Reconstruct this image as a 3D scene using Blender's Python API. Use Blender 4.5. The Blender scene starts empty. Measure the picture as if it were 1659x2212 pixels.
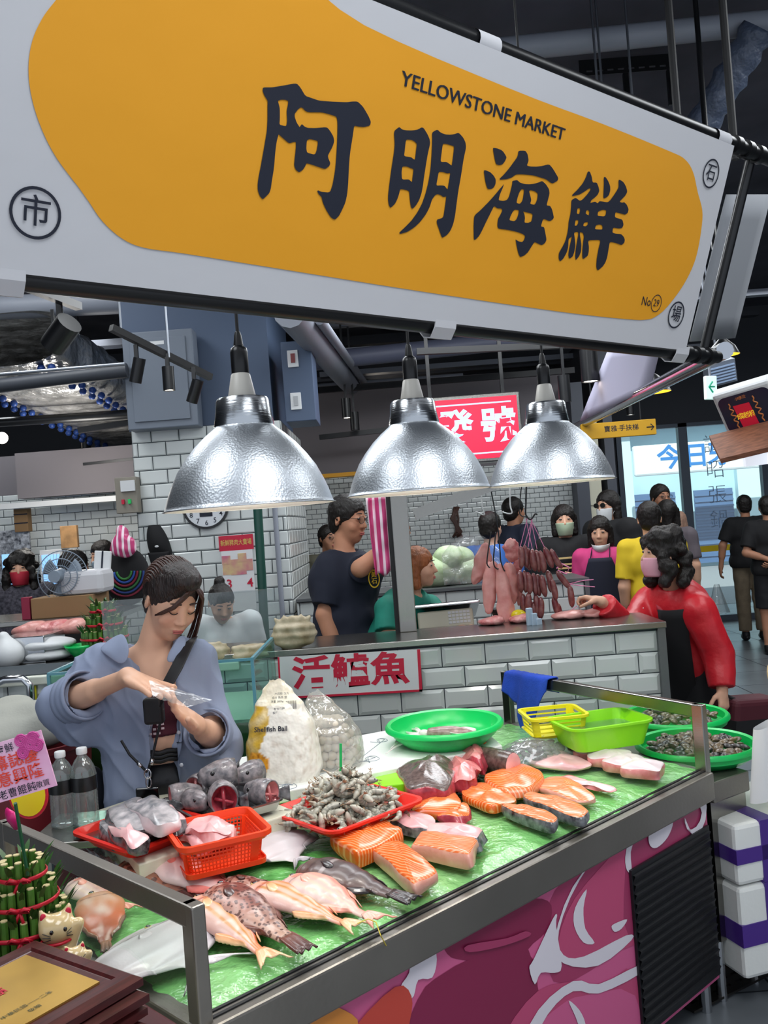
import bpy, bmesh, math, random
import numpy as np
from mathutils import Vector, Matrix, Euler, noise
from mathutils.geometry import tessellate_polygon
random.seed(7)
SC = bpy.context.scene
COL = SC.collection
PI = math.pi
# camera
FPX, ROLL, H0, CAMZ = 1900.0, math.atan(.075),1128.0,1.68
PITCH = math.atan((H0 - 1106) / FPX)
RS, RC = math.sin(ROLL), math.cos(ROLL)
PS, PC = math.sin(PITCH), math.cos(PITCH)
cam_data = bpy.data.cameras.new('camera')
cam_data.sensor_fit = 'VERTICAL'
cam_data.sensor_height = 24.0
cam_data.lens = 24.0 * FPX / 2212
cam_data.clip_start = .02
cam_data.clip_end = 200
cam = bpy.data.objects.new('camera', cam_data)
COL.objects.link(cam)
cam.matrix_world = Matrix(((RC, RS, 0,0),(RS * PS, -RC * PS, -PC, 0),(-RS * PC, RC * PC, -PS, CAMZ),(0,0,0,1)))
SC.camera = cam
def lin(h):
 """sRGB hex string or 0-255 triple -> linear rgb"""
 if isinstance(h, str):
  h = [int(h[i:i + 2],16) for i in (0,2,4)]
 return tuple(((c / 255) / 12.92 if c / 255 <= .04045 else ((c / 255 + .055) / 1.055) ** 2.4) for c in h)
# world, lights, exposure
SC.view_settings.view_transform = 'Standard'
SC.view_settings.look = 'None'
SC.view_settings.exposure = 0.35
SC.view_settings.gamma = 1.0
SC.view_settings.use_curve_mapping = False
SC.cycles.use_denoising = True
SC.cycles.max_bounces = 7
SC.cycles.diffuse_bounces = 3
SC.cycles.glossy_bounces = 3
SC.cycles.transmission_bounces = 4
SC.cycles.transparent_max_bounces = 12
SC.cycles.caustics_reflective = False
SC.cycles.caustics_refractive = False
SC.cycles.sample_clamp_indirect = 4.0
wd = bpy.data.worlds.new('sky_light')
SC.world = wd
wd.use_nodes = True
wd.node_tree.nodes['Background'].inputs[0].default_value = (.80, .88, 1.0, 1)
wd.node_tree.nodes['Background'].inputs[1].default_value = .72
def lamp(name, kind, loc, energy, color=(1,1,1), size=.2, size_y=None, target=None, spot=None, blend=.5):
 d = bpy.data.lights.new(name, kind)
 d.energy = energy
 d.color = color
 if kind == 'AREA':
  d.shape = 'RECTANGLE' if size_y else 'SQUARE'
  d.size = size
  if size_y:
   d.size_y = size_y
 elif kind == 'SUN':
  d.angle = size
 else:
  d.shadow_soft_size = size
 if spot:
  d.spot_size = spot
  d.spot_blend = blend
 o = bpy.data.objects.new(name, d)
 COL.objects.link(o)
 o.location = loc
 if target is not None:
  o.rotation_euler = (Vector(target) - Vector(loc)).to_track_quat('-Z', 'Y').to_euler()
 return o
lamp('sun', 'SUN', (0, 0, 20), 5.0, (1, .96, .9), .01, target=(3, 16, 0))
HALL = [((.9,.3,3.9),55,(1.5,2.0)),((-1.6,1.2,3.9),28,(1.2,1.2)),((2.9,3.2,3.9),50,(1.2,2.5)),
  ((-2.6,4.8,4.15),42,(1.2,1.6)),((.9,6.0,3.5),60,(2.0,1.2)),((3.6,7.4,3.7),50,(1.5,2.5)),
  ((-.6,3.5,3.5),26,(1.4,.5)),((-3.2,8.0,3.6),40,(1.5,1.0))]
for i, (l, e, s) in enumerate(HALL):
 lamp('ceiling_light', 'AREA', l, e, (.93,.97,1), s[0], s[1], target=(l[0], l[1] + .001,0))
lamp('duct_fill_light', 'POINT', (-2.6, 7.4, 2.3), 22, (1, .96, .9), .2)  # added fill light that brightens the foil duct and fascia; no fixture modelled
# pixel rays
def ray(px, py):
 a = (px - 829.5) / FPX
 b = (1106 - py) / FPX
 r = a * RC + b * RS
 u = -a * RS + b * RC
 return Vector((r, PC - u * PS, PS + u * PC))
CAMP = Vector((0,0, CAMZ))
def W(px, py, Y):
 d = ray(px, py)
 return CAMP + d * (Y / d.y)
def Z(px, py, z):
 d = ray(px, py)
 return CAMP + d * ((z - CAMZ) / d.z)
def PLN(px, py, O, N):
 d = ray(px, py)
 return CAMP + d * ((O - CAMP).dot(N) / d.dot(N))
# materials
MATS = {}
def mat(name, col=(200,200,200), rough=.5, metal=0.0, spec=.5, emit=None, es=0.0, noise_=None, bump=None, attr=False,
  sss=0.0, coat=0.0, trans=0.0, alpha=1.0, stretch=(1,1,1), col2=None, aniso=0.0, wave=None):
 if name in MATS:
  return MATS[name]
 m = bpy.data.materials.new(name)
 m.use_nodes = True
 nt = m.node_tree
 b = nt.nodes['Principled BSDF']
 c = lin(col)
 b.inputs['Base Color'].default_value = (*c, 1)
 b.inputs['Roughness'].default_value = rough
 b.inputs['Metallic'].default_value = metal
 b.inputs['Specular IOR Level'].default_value = spec
 b.inputs['Coat Weight'].default_value = coat
 b.inputs['Coat Roughness'].default_value = .08
 if trans:
  b.inputs['Transmission Weight'].default_value = trans
  b.inputs['IOR'].default_value = 1.33
 b.inputs['Alpha'].default_value = alpha
 if sss:
  b.inputs['Subsurface Weight'].default_value = sss
  b.inputs['Subsurface Radius'].default_value = (.6, .25, .15)
  b.inputs['Subsurface Scale'].default_value = .012
 if emit is not None:
  b.inputs['Emission Color'].default_value = (*lin(emit), 1)
  b.inputs['Emission Strength'].default_value = es
 L = nt.links.new
 tc = nt.nodes.new('ShaderNodeTexCoord')
 mp = nt.nodes.new('ShaderNodeMapping')
 mp.inputs['Scale'].default_value = stretch
 L(tc.outputs['Object'], mp.inputs['Vector'])
 src = None
 if attr:
  at = nt.nodes.new('ShaderNodeAttribute')
  at.attribute_name = 'Col'
  src = at.outputs['Color']
  L(src, b.inputs['Base Color'])
 if noise_:
  sc, amt = noise_[0], noise_[1]
  n = nt.nodes.new('ShaderNodeTexNoise')
  n.inputs['Scale'].default_value = sc
  n.inputs['Detail'].default_value = noise_[2] if len(noise_) > 2 else 3
  L(mp.outputs[0], n.inputs['Vector'])
  rp = nt.nodes.new('ShaderNodeValToRGB')
  rp.color_ramp.elements[0].position = .32
  rp.color_ramp.elements[1].position = .68
  if src is None:
   c2 = lin(col2) if col2 else tuple(x * (1 - amt) for x in c)
   rp.color_ramp.elements[0].color = (*c2,1)
   rp.color_ramp.elements[1].color = (*[min(1, x * (1 + (0 if col2 else amt * .5))) for x in c],1)
   L(n.outputs['Fac'], rp.inputs[0])
   L(rp.outputs[0], b.inputs['Base Color'])
  else:
   rp.color_ramp.elements[0].color = (1 - amt, 1 - amt, 1 - amt, 1)
   rp.color_ramp.elements[1].color = (1,1,1,1)
   L(n.outputs['Fac'], rp.inputs[0])
   mx = nt.nodes.new('ShaderNodeMix')
   mx.data_type = 'RGBA'
   mx.blend_type = 'MULTIPLY'
   mx.inputs[0].default_value = 1
   L(src, mx.inputs[6])
   L(rp.outputs[0], mx.inputs[7])
   L(mx.outputs[2], b.inputs['Base Color'])
 if bump:
  if wave:
   n2 = nt.nodes.new('ShaderNodeTexVoronoi')
   n2.inputs['Scale'].default_value = bump[0]
   o2 = n2.outputs['Distance']
  else:
   n2 = nt.nodes.new('ShaderNodeTexNoise')
   n2.inputs['Scale'].default_value = bump[0]
   n2.inputs['Detail'].default_value = 3
   o2 = n2.outputs['Fac']
  L(mp.outputs[0], n2.inputs['Vector'])
  bp = nt.nodes.new('ShaderNodeBump')
  bp.inputs['Strength'].default_value = bump[1]
  bp.inputs['Distance'].default_value = bump[2] if len(bump) > 2 else .01
  L(o2, bp.inputs['Height'])
  L(bp.outputs[0], b.inputs['Normal'])
 MATS[name] = m
 return m
def clear_mat(name, tint=(255,255,255), gloss=.12, rough=.03, haze=0.0, hazecol=(255,255,255), bump=None):
 """thin pane or film: mostly see-through, a little mirror, optional milky haze"""
 if name in MATS:
  return MATS[name]
 m = bpy.data.materials.new(name)
 m.use_nodes = True
 nt = m.node_tree
 nt.nodes.clear()
 L = nt.links.new
 out = nt.nodes.new('ShaderNodeOutputMaterial')
 tr = nt.nodes.new('ShaderNodeBsdfTransparent')
 tr.inputs[0].default_value = (*lin(tint),1)
 gl = nt.nodes.new('ShaderNodeBsdfGlossy')
 gl.inputs['Roughness'].default_value = rough
 fr = nt.nodes.new('ShaderNodeLayerWeight')
 fr.inputs[0].default_value = .35
 mu = nt.nodes.new('ShaderNodeMath')
 mu.operation = 'MULTIPLY_ADD'
 L(fr.outputs['Fresnel'], mu.inputs[0])
 mu.inputs[1].default_value = gloss * 1.5
 mu.inputs[2].default_value = gloss * .35
 if bump:
  n2 = nt.nodes.new('ShaderNodeTexNoise')
  n2.inputs['Scale'].default_value = bump[0]
  n2.inputs['Detail'].default_value = 2
  bp = nt.nodes.new('ShaderNodeBump')
  bp.inputs['Strength'].default_value = bump[1]
  bp.inputs['Distance'].default_value = .01
  tc = nt.nodes.new('ShaderNodeTexCoord')
  L(tc.outputs['Object'], n2.inputs['Vector'])
  L(n2.outputs['Fac'], bp.inputs['Height'])
  L(bp.outputs[0], gl.inputs['Normal'])
 base = tr.outputs[0]
 if haze:
  df = nt.nodes.new('ShaderNodeBsdfDiffuse')
  df.inputs[0].default_value = (*lin(hazecol),1)
  m0 = nt.nodes.new('ShaderNodeMixShader')
  m0.inputs[0].default_value = haze
  L(base, m0.inputs[1])
  L(df.outputs[0], m0.inputs[2])
  base = m0.outputs[0]
 mx = nt.nodes.new('ShaderNodeMixShader')
 L(mu.outputs[0], mx.inputs[0])
 L(base, mx.inputs[1])
 L(gl.outputs[0], mx.inputs[2])
 L(mx.outputs[0], out.inputs[0])
 MATS[name] = m
 return m
# objects
def tag(o, label=None, cat=None, group=None, kind=None):
 if label:
  o['label'] = label
 if cat:
  o['category'] = cat
 if group:
  o['group'] = group
 if kind:
  o['kind'] = kind
 return o
def thing(name, label, cat, loc=(0,0,0), rz=0.0, group=None):
 o = bpy.data.objects.new(name, None)
 COL.objects.link(o)
 o.empty_display_size = .05
 o.matrix_basis = Matrix.Translation(Vector(loc)) @ Matrix.Rotation(rz, 4, 'Z')
 return tag(o, label, cat, group)
def copy_tree(o, parent=None, M=None):
 c = o.copy()
 COL.objects.link(c)
 if parent is not None:
  c.parent = parent
 if M is not None:
  c.matrix_basis = M
 for ch in list(o.children):
  copy_tree(ch, c)
 return c
def world_of(o):
 M = o.matrix_basis.copy()
 while o.parent:
  o = o.parent
  M = o.matrix_basis @ M
 return M
def rotz(a):
 return Matrix.Rotation(a, 4, 'Z')
def frame_m(O, X, Y, Zv):
 O, X, Y, Zv = Vector(O), Vector(X), Vector(Y), Vector(Zv)
 return Matrix(((X.x, Y.x, Zv.x, O.x),(X.y, Y.y, Zv.y, O.y),(X.z, Y.z, Zv.z, O.z),(0,0,0,1)))
class Fr:
 """a flat frame: origin, right, up, normal"""
 def __init__(s, O, R, U):
  s.O = Vector(O)
  s.R = Vector(R).normalized()
  U = Vector(U)
  s.U = (U - s.R * U.dot(s.R)).normalized()
  s.N = s.R.cross(s.U)
 def p(s, u, v, w=0.0):
  return s.O + s.R * u + s.U * v + s.N * w
 def pix(s, px, py):
  q = PLN(px, py, s.O, s.N) - s.O
  return (q.dot(s.R), q.dot(s.U))
 def m(s):
  return frame_m(s.O, s.R, s.U, s.N)
class MB:
 def __init__(s):
  s.v, s.f, s.mi, s.c = [],[],[],[]
  s.k = 0
  s.col = None
  s.M = None
 def add(s, vs, fs, cols=None):
  b = len(s.v)
  if s.M is not None:
   vs = [s.M @ Vector(p) for p in vs]
  s.v.extend([tuple(p) for p in vs])
  s.f.extend([tuple(i + b for i in f) for f in fs])
  s.mi.extend([s.k] * len(fs))
  if cols is not None:
   s.c.extend(cols)
  else:
   s.c.extend([s.col or (1,1,1)] * len(vs))
  return s
 def box(s, lo, hi):
  x0, y0, z0 = lo
  x1, y1, z1 = hi
  return s.add([(x0, y0, z0),(x1, y0, z0),(x1, y1, z0),(x0, y1, z0),(x0, y0, z1),(x1, y0, z1),(x1, y1, z1),(x0, y1, z1)],
                     [(0,3,2,1),(4,5,6,7),(0,1,5,4),(1,2,6,5),(2,3,7,6),(3,0,4,7)])
 def boxf(s, F, u0, u1, v0, v1, w0, w1):
  P = [F.p(u, v, w) for w in (w0, w1) for v in (v0, v1) for u in (u0, u1)]
  return s.add(P, [(0,2,3,1),(4,5,7,6),(0,1,5,4),(1,3,7,5),(3,2,6,7),(2,0,4,6)])
 def beam(s, p, q, w, h, up=(0,0,1)):
  p, q = Vector(p), Vector(q)
  d = (q - p).normalized()
  U = Vector(up)
  if abs(d.dot(U)) > .98:
   U = Vector((0,1,0))
  R = d.cross(U).normalized()
  U = R.cross(d)
  P = []
  for e in (p, q):
   for a, b in ((-1,-1),(1,-1),(1,1),(-1,1)):
    P.append(e + R * (a * w / 2) + U * (b * h / 2))
  return s.add(P, [(0,1,2,3),(7,6,5,4),(0,4,5,1),(1,5,6,2),(2,6,7,3),(3,7,4,0)])
 def tube(s, pts, r, n=8, cap=True, flat=1.0, up=None):
  pts = [Vector(p) for p in pts]
  m = len(pts)
  rs = r if hasattr(r, '__len__') else [r] * m
  P, F = [],[]
  pR = None
  for i in range(m):
   d = (pts[min(i + 1, m - 1)] - pts[max(i - 1,0)]).normalized()
   if pR is None:
    a = Vector(up) if up else (Vector((0,0,1)) if abs(d.z) < .9 else Vector((1,0,0)))
    R = (a - d * a.dot(d)).normalized()
   else:
    R = (pR - d * pR.dot(d)).normalized()
   pR = R
   B = d.cross(R)
   for j in range(n):
    t = 2 * PI * j / n
    P.append(pts[i] + R * (math.cos(t) * rs[i]) + B * (math.sin(t) * rs[i] * flat))
  for i in range(m - 1):
   for j in range(n):
    k = (j + 1) % n
    F.append((i * n + j, i * n + k, (i + 1) * n + k, (i + 1) * n + j))
  if cap:
   F.append(tuple(range(n))[::-1])
   F.append(tuple(range((m - 1) * n, m * n)))
  return s.add(P, F)
 def lathe(s, prof, n=32, O=(0,0,0), M=None, cap=False):
  P, F = [],[]
  O = Vector(O)
  for (r, z) in prof:
   for j in range(n):
    t = 2 * PI * j / n
    q = Vector((r * math.cos(t), r * math.sin(t), z))
    P.append(O + (M @ q if M is not None else q))
  m = len(prof)
  for i in range(m - 1):
   for j in range(n):
    k = (j + 1) % n
    F.append((i * n + j, i * n + k, (i + 1) * n + k, (i + 1) * n + j))
  if cap:
   F.append(tuple(range(n))[::-1])
   F.append(tuple(range((m - 1) * n, m * n)))
  return s.add(P, F)
 def ell(s, c, r, nu=14, nv=9, R=None):
  c = Vector(c)
  P, F = [],[]
  for i in range(nv + 1):
   a = -PI / 2 + PI * i / nv
   for j in range(nu):
    t = 2 * PI * j / nu
    q = Vector((r[0] * math.cos(a) * math.cos(t), r[1] * math.cos(a) * math.sin(t), r[2] * math.sin(a)))
    P.append(c + (R @ q if R is not None else q))
  for i in range(nv):
   for j in range(nu):
    k = (j + 1) % nu
    F.append((i * nu + j, i * nu + k, (i + 1) * nu + k, (i + 1) * nu + j))
  return s.add(P, F)
 def grid(s, fn, nu, nv, colfn=None):
  P = [fn(i / nu, j / nv) for j in range(nv + 1) for i in range(nu + 1)]
  C = [colfn(i / nu, j / nv) for j in range(nv + 1) for i in range(nu + 1)] if colfn else None
  F = [(j * (nu + 1) + i, j * (nu + 1) + i + 1,(j + 1) * (nu + 1) + i + 1,(j + 1) * (nu + 1) + i) for j in range(nv) for i in range(nu)]
  return s.add(P, F, C)
 def sheet(s, F, loops, w=0.0, th=0.0):
  """flat shape (outer loop + holes, frame coordinates) with optional thickness along the normal"""
  loops = [list(l) for l in loops]
  tri = tessellate_polygon([[Vector((a, b, 0)) for a, b in l] for l in loops])
  flat = [q for l in loops for q in l]
  P = [F.p(a, b, w + th) for a, b in flat]
  fs = []
  for t in tri:
   (ax, ay),(bx, by),(cx, cy) = [flat[i] for i in t]
   fs.append(tuple(t) if (bx - ax) * (cy - ay) - (by - ay) * (cx - ax) > 0 else tuple(t)[::-1])
  n = len(flat)
  if th:
   P += [F.p(a, b, w) for a, b in flat]
   fs += [tuple(i + n for i in f[::-1]) for f in fs]
   o = 0
   for l in loops:
    area = sum(l[i][0] * l[(i + 1) % len(l)][1] - l[(i + 1) % len(l)][0] * l[i][1] for i in range(len(l)))
    outer = l is loops[0]
    for i in range(len(l)):
     j = (i + 1) % len(l)
     q = (o + i, o + i + n, o + j + n, o + j)
     fs.append(q if (area > 0) == outer else q[::-1])
    o += len(l)
  return s.add(P, fs)
 def text(s, F, u, v, size, string, weight=0.0, w=.001, align='CENTER', sx=1.0, spacing=1.0, res=2):
  vs, fs = text_shape(string, weight, align, spacing, res)
  return s.add([F.p(u + a * size * sx, v + b * size, w) for a, b in vs], fs)
 def build(s, name, mats, parent=None, smooth=None, bevel=0.0, seg=2, label=None, cat=None, group=None, kind=None, solid=0.0, sub=0):
  me = bpy.data.meshes.new(name)
  me.from_pydata(s.v, [], s.f)
  if parent is not None:
   me.transform(world_of(parent).inverted())
  for m in (mats if isinstance(mats, (list, tuple)) else [mats]):
   me.materials.append(m)
  if s.k or any(s.mi):
   me.polygons.foreach_set('material_index', s.mi)
  at = None
  if any(c != (1,1,1) for c in s.c):
   at = me.color_attributes.new('Col', 'FLOAT_COLOR', 'POINT')
   at.data.foreach_set('color', [x for c in s.c for x in (c[0], c[1], c[2],1.0)])
  if smooth:
   me.polygons.foreach_set('use_smooth', [True] * len(me.polygons))
   if smooth is not True:
    me.set_sharp_from_angle(angle=math.radians(smooth))
  me.update()
  o = bpy.data.objects.new(name, me)
  COL.objects.link(o)
  if parent is not None:
   o.parent = parent
  if solid:
   md = o.modifiers.new('t', 'SOLIDIFY')
   md.thickness = solid
   md.offset = 0
  if sub:
   md = o.modifiers.new('s', 'SUBSURF')
   md.levels = md.render_levels = sub
  if bevel:
   md = o.modifiers.new('b', 'BEVEL')
   md.width = bevel
   md.segments = seg
   md.limit_method = 'ANGLE'
   md.angle_limit = .6
   md.harden_normals = False
  return tag(o, label, cat, group, kind)
TXT = {}
def text_shape(string, weight, align, spacing, res):
 key = (string, weight, align, spacing)
 if key in TXT:
  return TXT[key]
 cu = bpy.data.curves.new('lettering', 'FONT')
 cu.body = string
 cu.size = 1.0
 cu.align_x = align
 cu.align_y = 'CENTER'
 cu.offset = weight
 cu.resolution_u = res
 cu.space_character = spacing
 cu.fill_mode = 'FRONT'
 ob = bpy.data.objects.new('lettering', cu)
 COL.objects.link(ob)
 dg = bpy.context.evaluated_depsgraph_get()
 me = bpy.data.meshes.new_from_object(ob.evaluated_get(dg))
 vs = [(v.co.x, v.co.y) for v in me.vertices]
 fs = []
 for p in me.polygons:
  t = list(p.vertices)
  a = sum(vs[t[i]][0] * vs[t[(i + 1) % len(t)]][1] - vs[t[(i + 1) % len(t)]][0] * vs[t[i]][1] for i in range(len(t)))
  fs.append(t if a > 0 else t[::-1])
 bpy.data.objects.remove(ob)
 bpy.data.curves.remove(cu)
 bpy.data.meshes.remove(me)
 TXT[key] = (vs, fs)
 return vs, fs
# soft solids (signed distance field -> one skin)
def axis_steps(lo, hi, h, fine=None, hf=None):
 if not fine:
  return np.arange(lo, hi + h, h)
 out = [lo]
 while out[-1] < hi:
  x = out[-1]
  out.append(x + (hf if fine[0] - h < x < fine[1] else h))
 return np.array(out)
class SDF:
 def __init__(s, k=.02):
  s.k = k
  s.pr = []
 def cone(s, a, b, r0, r1=None, k=None, op='+', flat=False, col=None):
  s.pr.append(('c', np.array(a, float), np.array(b, float), r0, r0 if r1 is None else r1, s.k if k is None else k, op, flat, col))
  return s
 def chain(s, pts, rs, k=None, op='+', col=None):
  for i in range(len(pts) - 1):
   s.cone(pts[i], pts[i + 1], rs[i], rs[i + 1], k, op, col=col)
  return s
 def ell(s, c, r, R=None, k=None, op='+', col=None):
  s.pr.append(('e', np.array(c, float), np.array(r, float), np.eye(3) if R is None else np.array(R.to_3x3()), None, s.k if k is None else k, op, False, col))
  return s
 def half(s, p, n, k=.004):
  """cut away everything on the side the normal points to"""
  s.pr.append(('h', np.array(p, float), np.array(n, float) / np.linalg.norm(n), 0, 0, k, '-', False, None))
  return s
 def mesh(s, h, xs=None, ys=None, zs=None, colors=None):
  lo, hi = np.full(3,9e9), np.full(3,-9e9)
  bb = []
  for p in s.pr:
   if p[0] == 'c':
    R = max(p[3], p[4])
    l, u = np.minimum(p[1], p[2]) - R, np.maximum(p[1], p[2]) + R
   elif p[0] == 'e':
    e = np.abs(p[3]) @ p[2]
    l, u = p[1] - e, p[1] + e
   else:
    l, u = None, None
   bb.append((l, u))
   if l is not None and p[6] == '+':
    lo, hi = np.minimum(lo, l), np.maximum(hi, u)
  m = 2.5 * h
  X = np.arange(lo[0] - m, hi[0] + m + h, h) if xs is None else xs
  Y = np.arange(lo[1] - m, hi[1] + m + h, h) if ys is None else ys
  Zz = np.arange(lo[2] - m, hi[2] + m + h, h) if zs is None else zs
  F = np.full((len(X), len(Y), len(Zz)),.5, np.float32)
  CI = np.zeros(F.shape, np.int8) if colors else None
  for p, (l, u) in zip(s.pr, bb):
   k = p[5]
   mg = k + 3 * h + .004
   if l is None:
    sl = (slice(None),) * 3
   else:
    sl = tuple(slice(max(0, np.searchsorted(A, l[i] - mg) - 1), min(len(A), np.searchsorted(A, u[i] + mg) + 1)) for i, A in enumerate((X, Y, Zz)))
   P = np.stack(np.meshgrid(X[sl[0]], Y[sl[1]], Zz[sl[2]], indexing='ij'),-1).astype(np.float32)
   if P.size == 0:
    continue
   if p[0] == 'c':
    a, b = p[1].astype(np.float32), p[2].astype(np.float32)
    ba = b - a
    L2 = float(ba @ ba) + 1e-12
    t = ((P - a) @ ba) / L2
    tc = np.clip(t, 0,1)
    d = np.linalg.norm(P - a - tc[..., None] * ba, axis=-1) - (p[3] + tc * (p[4] - p[3]))
    if p[7]:
     d = np.maximum(d, (t - 1) * math.sqrt(L2))
   elif p[0] == 'e':
    q = (P - p[1].astype(np.float32)) @ p[3].astype(np.float32)
    r = p[2].astype(np.float32)
    k0 = np.linalg.norm(q / r, axis=-1)
    k1 = np.linalg.norm(q / (r * r), axis=-1) + 1e-9
    d = k0 * (k0 - 1) / k1
   else:
    d = -((P - p[1].astype(np.float32)) @ p[2].astype(np.float32))
   A = F[sl]
   if p[6] == '+':
    if CI is not None and p[8] is not None:
     CI[sl][d < A] = p[8]
    hh = np.clip(.5 + .5 * (A - d) / max(k, 1e-5),0,1)
    F[sl] = A + (d - A) * hh - k * hh * (1 - hh)
   else:
    hh = np.clip(.5 - .5 * (A + d) / max(k, 1e-5),0,1)
    F[sl] = A + (-d - A) * hh + k * hh * (1 - hh)
  v, f, cell = nets(F, X, Y, Zz)
  cols = None
  if colors:
   cols = np.array(colors)[CI[cell[:, 0], cell[:, 1], cell[:, 2]]]
  return v, f, cols
def nets(F, X, Y, Zz):
 s = F < 0
 nx, ny, nz = F.shape
 cnt = np.zeros((nx - 1, ny - 1, nz - 1), np.float32)
 sx, sy, sz = np.zeros_like(cnt), np.zeros_like(cnt), np.zeros_like(cnt)
 AX = [np.asarray(X, np.float32), np.asarray(Y, np.float32), np.asarray(Zz, np.float32)]
 n = (nx, ny, nz)
 S = (sx, sy, sz)
 for ax in range(3):
  o1, o2 = [a for a in range(3) if a != ax]
  for i in (0,1):
   for j in (0,1):
    sa, sb = [None] * 3,[None] * 3
    sa[ax], sb[ax] = slice(0, n[ax] - 1), slice(1, n[ax])
    sa[o1] = sb[o1] = slice(i, n[o1] - 1 + i)
    sa[o2] = sb[o2] = slice(j, n[o2] - 1 + j)
    a, b = F[tuple(sa)], F[tuple(sb)]
    idx = np.nonzero((a < 0) != (b < 0))
    if not len(idx[0]):
     continue
    av, bv = a[idx], b[idx]
    t = av / (av - bv)
    cnt[idx] += 1
    c0 = AX[ax][idx[ax]]
    S[ax][idx] += c0 + t * (AX[ax][idx[ax] + 1] - c0)
    S[o1][idx] += AX[o1][idx[o1] + i]
    S[o2][idx] += AX[o2][idx[o2] + j]
 act = np.nonzero(cnt)
 vid = np.full(cnt.shape, -1, np.int64)
 vid[act] = np.arange(len(act[0]))
 c = cnt[act]
 V = np.stack([sx[act] / c, sy[act] / c, sz[act] / c],-1)
 Fs = []
 for ax in range(3):
  o1, o2 = (ax + 1) % 3,(ax + 2) % 3
  sa, sb = [slice(1,-1)] * 3,[slice(1,-1)] * 3
  sa[ax], sb[ax] = slice(0, n[ax] - 1), slice(1, n[ax])
  a, b = s[tuple(sa)], s[tuple(sb)]
  idx = np.nonzero(a != b)
  if not len(idx[0]):
   continue
  base = [idx[0] + 1, idx[1] + 1, idx[2] + 1]
  base[ax] = idx[ax]
  def cell(d1, d2):
   q = [base[0], base[1], base[2]]
   q[o1] = q[o1] + d1
   q[o2] = q[o2] + d2
   return vid[q[0], q[1], q[2]]
  q = np.stack([cell(-1,-1), cell(0,-1), cell(0,0), cell(-1,0)],-1)
  fl = ~a[idx]
  q[fl] = q[fl][:, ::-1]
  Fs.append(q)
 return V, np.concatenate(Fs) if Fs else np.zeros((0,4), int), np.stack(act, -1)
def vnoise(v, sc):
 return noise.noise(Vector(v) * sc)
def skin(name, sdf, h, material, parent, M=None, colors=None, colfn=None, disp=None, relax=0, **kw):
 """mesh a soft solid into ONE object; disp(v)->offset along normal; colfn(v)->rgb"""
 v, f, cols = sdf.mesh(h, kw.pop('xs', None), kw.pop('ys', None), kw.pop('zs', None), colors)
 me = bpy.data.meshes.new(name)
 me.vertices.add(len(v))
 me.vertices.foreach_set('co', v.astype(np.float32).ravel())
 me.loops.add(len(f) * 4)
 me.loops.foreach_set('vertex_index', f.ravel().astype(np.int32))
 me.polygons.add(len(f))
 me.polygons.foreach_set('loop_start', np.arange(0, len(f) * 4, 4, dtype=np.int32))
 me.update(calc_edges=True)
 me.validate()
 if relax:
  bm = bmesh.new()
  bm.from_mesh(me)
  for _ in range(relax):
   bmesh.ops.smooth_vert(bm, verts=bm.verts, factor=.5, use_axis_x=True, use_axis_y=True, use_axis_z=True)
  bm.to_mesh(me)
  bm.free()
 if colfn:
  cols = np.array([colfn(x) for x in v])
 if cols is not None:
  at = me.color_attributes.new('Col', 'FLOAT_COLOR', 'POINT')
  at.data.foreach_set('color', np.concatenate([cols, np.ones((len(cols),1))],1).astype(np.float32).ravel())
 if disp:
  nn = [x.normal.copy() for x in me.vertices]
  for x, q in zip(me.vertices, nn):
   x.co = x.co + q * disp(x.co)
 if M is not None:
  me.transform(M)
 if parent is not None:
  me.transform(world_of(parent).inverted())
 me.polygons.foreach_set('use_smooth', [True] * len(me.polygons))
 me.materials.append(material)
 o = bpy.data.objects.new(name, me)
 COL.objects.link(o)
 if parent is not None:
  o.parent = parent
 return tag(o, kw.get('label'), kw.get('cat'), kw.get('group'), kw.get('kind'))
# ================================================================ the hall
m_tile = mat('white_tile', 'd3d8d6', .12, spec=.6, noise_=(1.2, .08))
m_grout = mat('dark_grout', '3a4248', .8)
m_floor = mat('grey_floor_tile', '70757a', .32, noise_=(3, .2))
m_gap = mat('floor_joint', '3e4247', .7)
m_ceil = mat('dark_ceiling_paint', '4c4e58', .9, noise_=(2, .3))
m_dark = mat('dark_wall_paint', '33363d', .7)
m_taupe = mat('taupe_board', '787377', .8)
m_blue = mat('blue_grey_paint', '46566f', .55)
m_black = mat('black_metal', '0f1013', .35, spec=.5)
m_blackm = mat('matte_black', '141416', .6)
m_steel = mat('brushed_steel', '9b9994', .26, metal=1, bump=(60, .06), stretch=(1, 1, 12))
m_steeld = mat('dark_steel', '6b6763', .3, metal=1, noise_=(3, .25))
m_steelb = mat('bright_steel', 'c9ccd0', .18, metal=1)
m_white = mat('white_paint', 'd8dadb', .5)
m_grey = mat('grey_metal_paint', '6d7683', .45)
m_pipe = mat('grey_pipe_paint', '8a8f9a', .5)
m_cream = mat('cream_metal', 'cfcdb8', .45)
m_glass = clear_mat('pane_glass', (238, 246, 244), .16)
m_foil = mat('foil_duct_wrap', 'b9b8b6', .3, metal=.35, bump=(9, 1.0, .05), noise_=(7, .5, 5))
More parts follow.
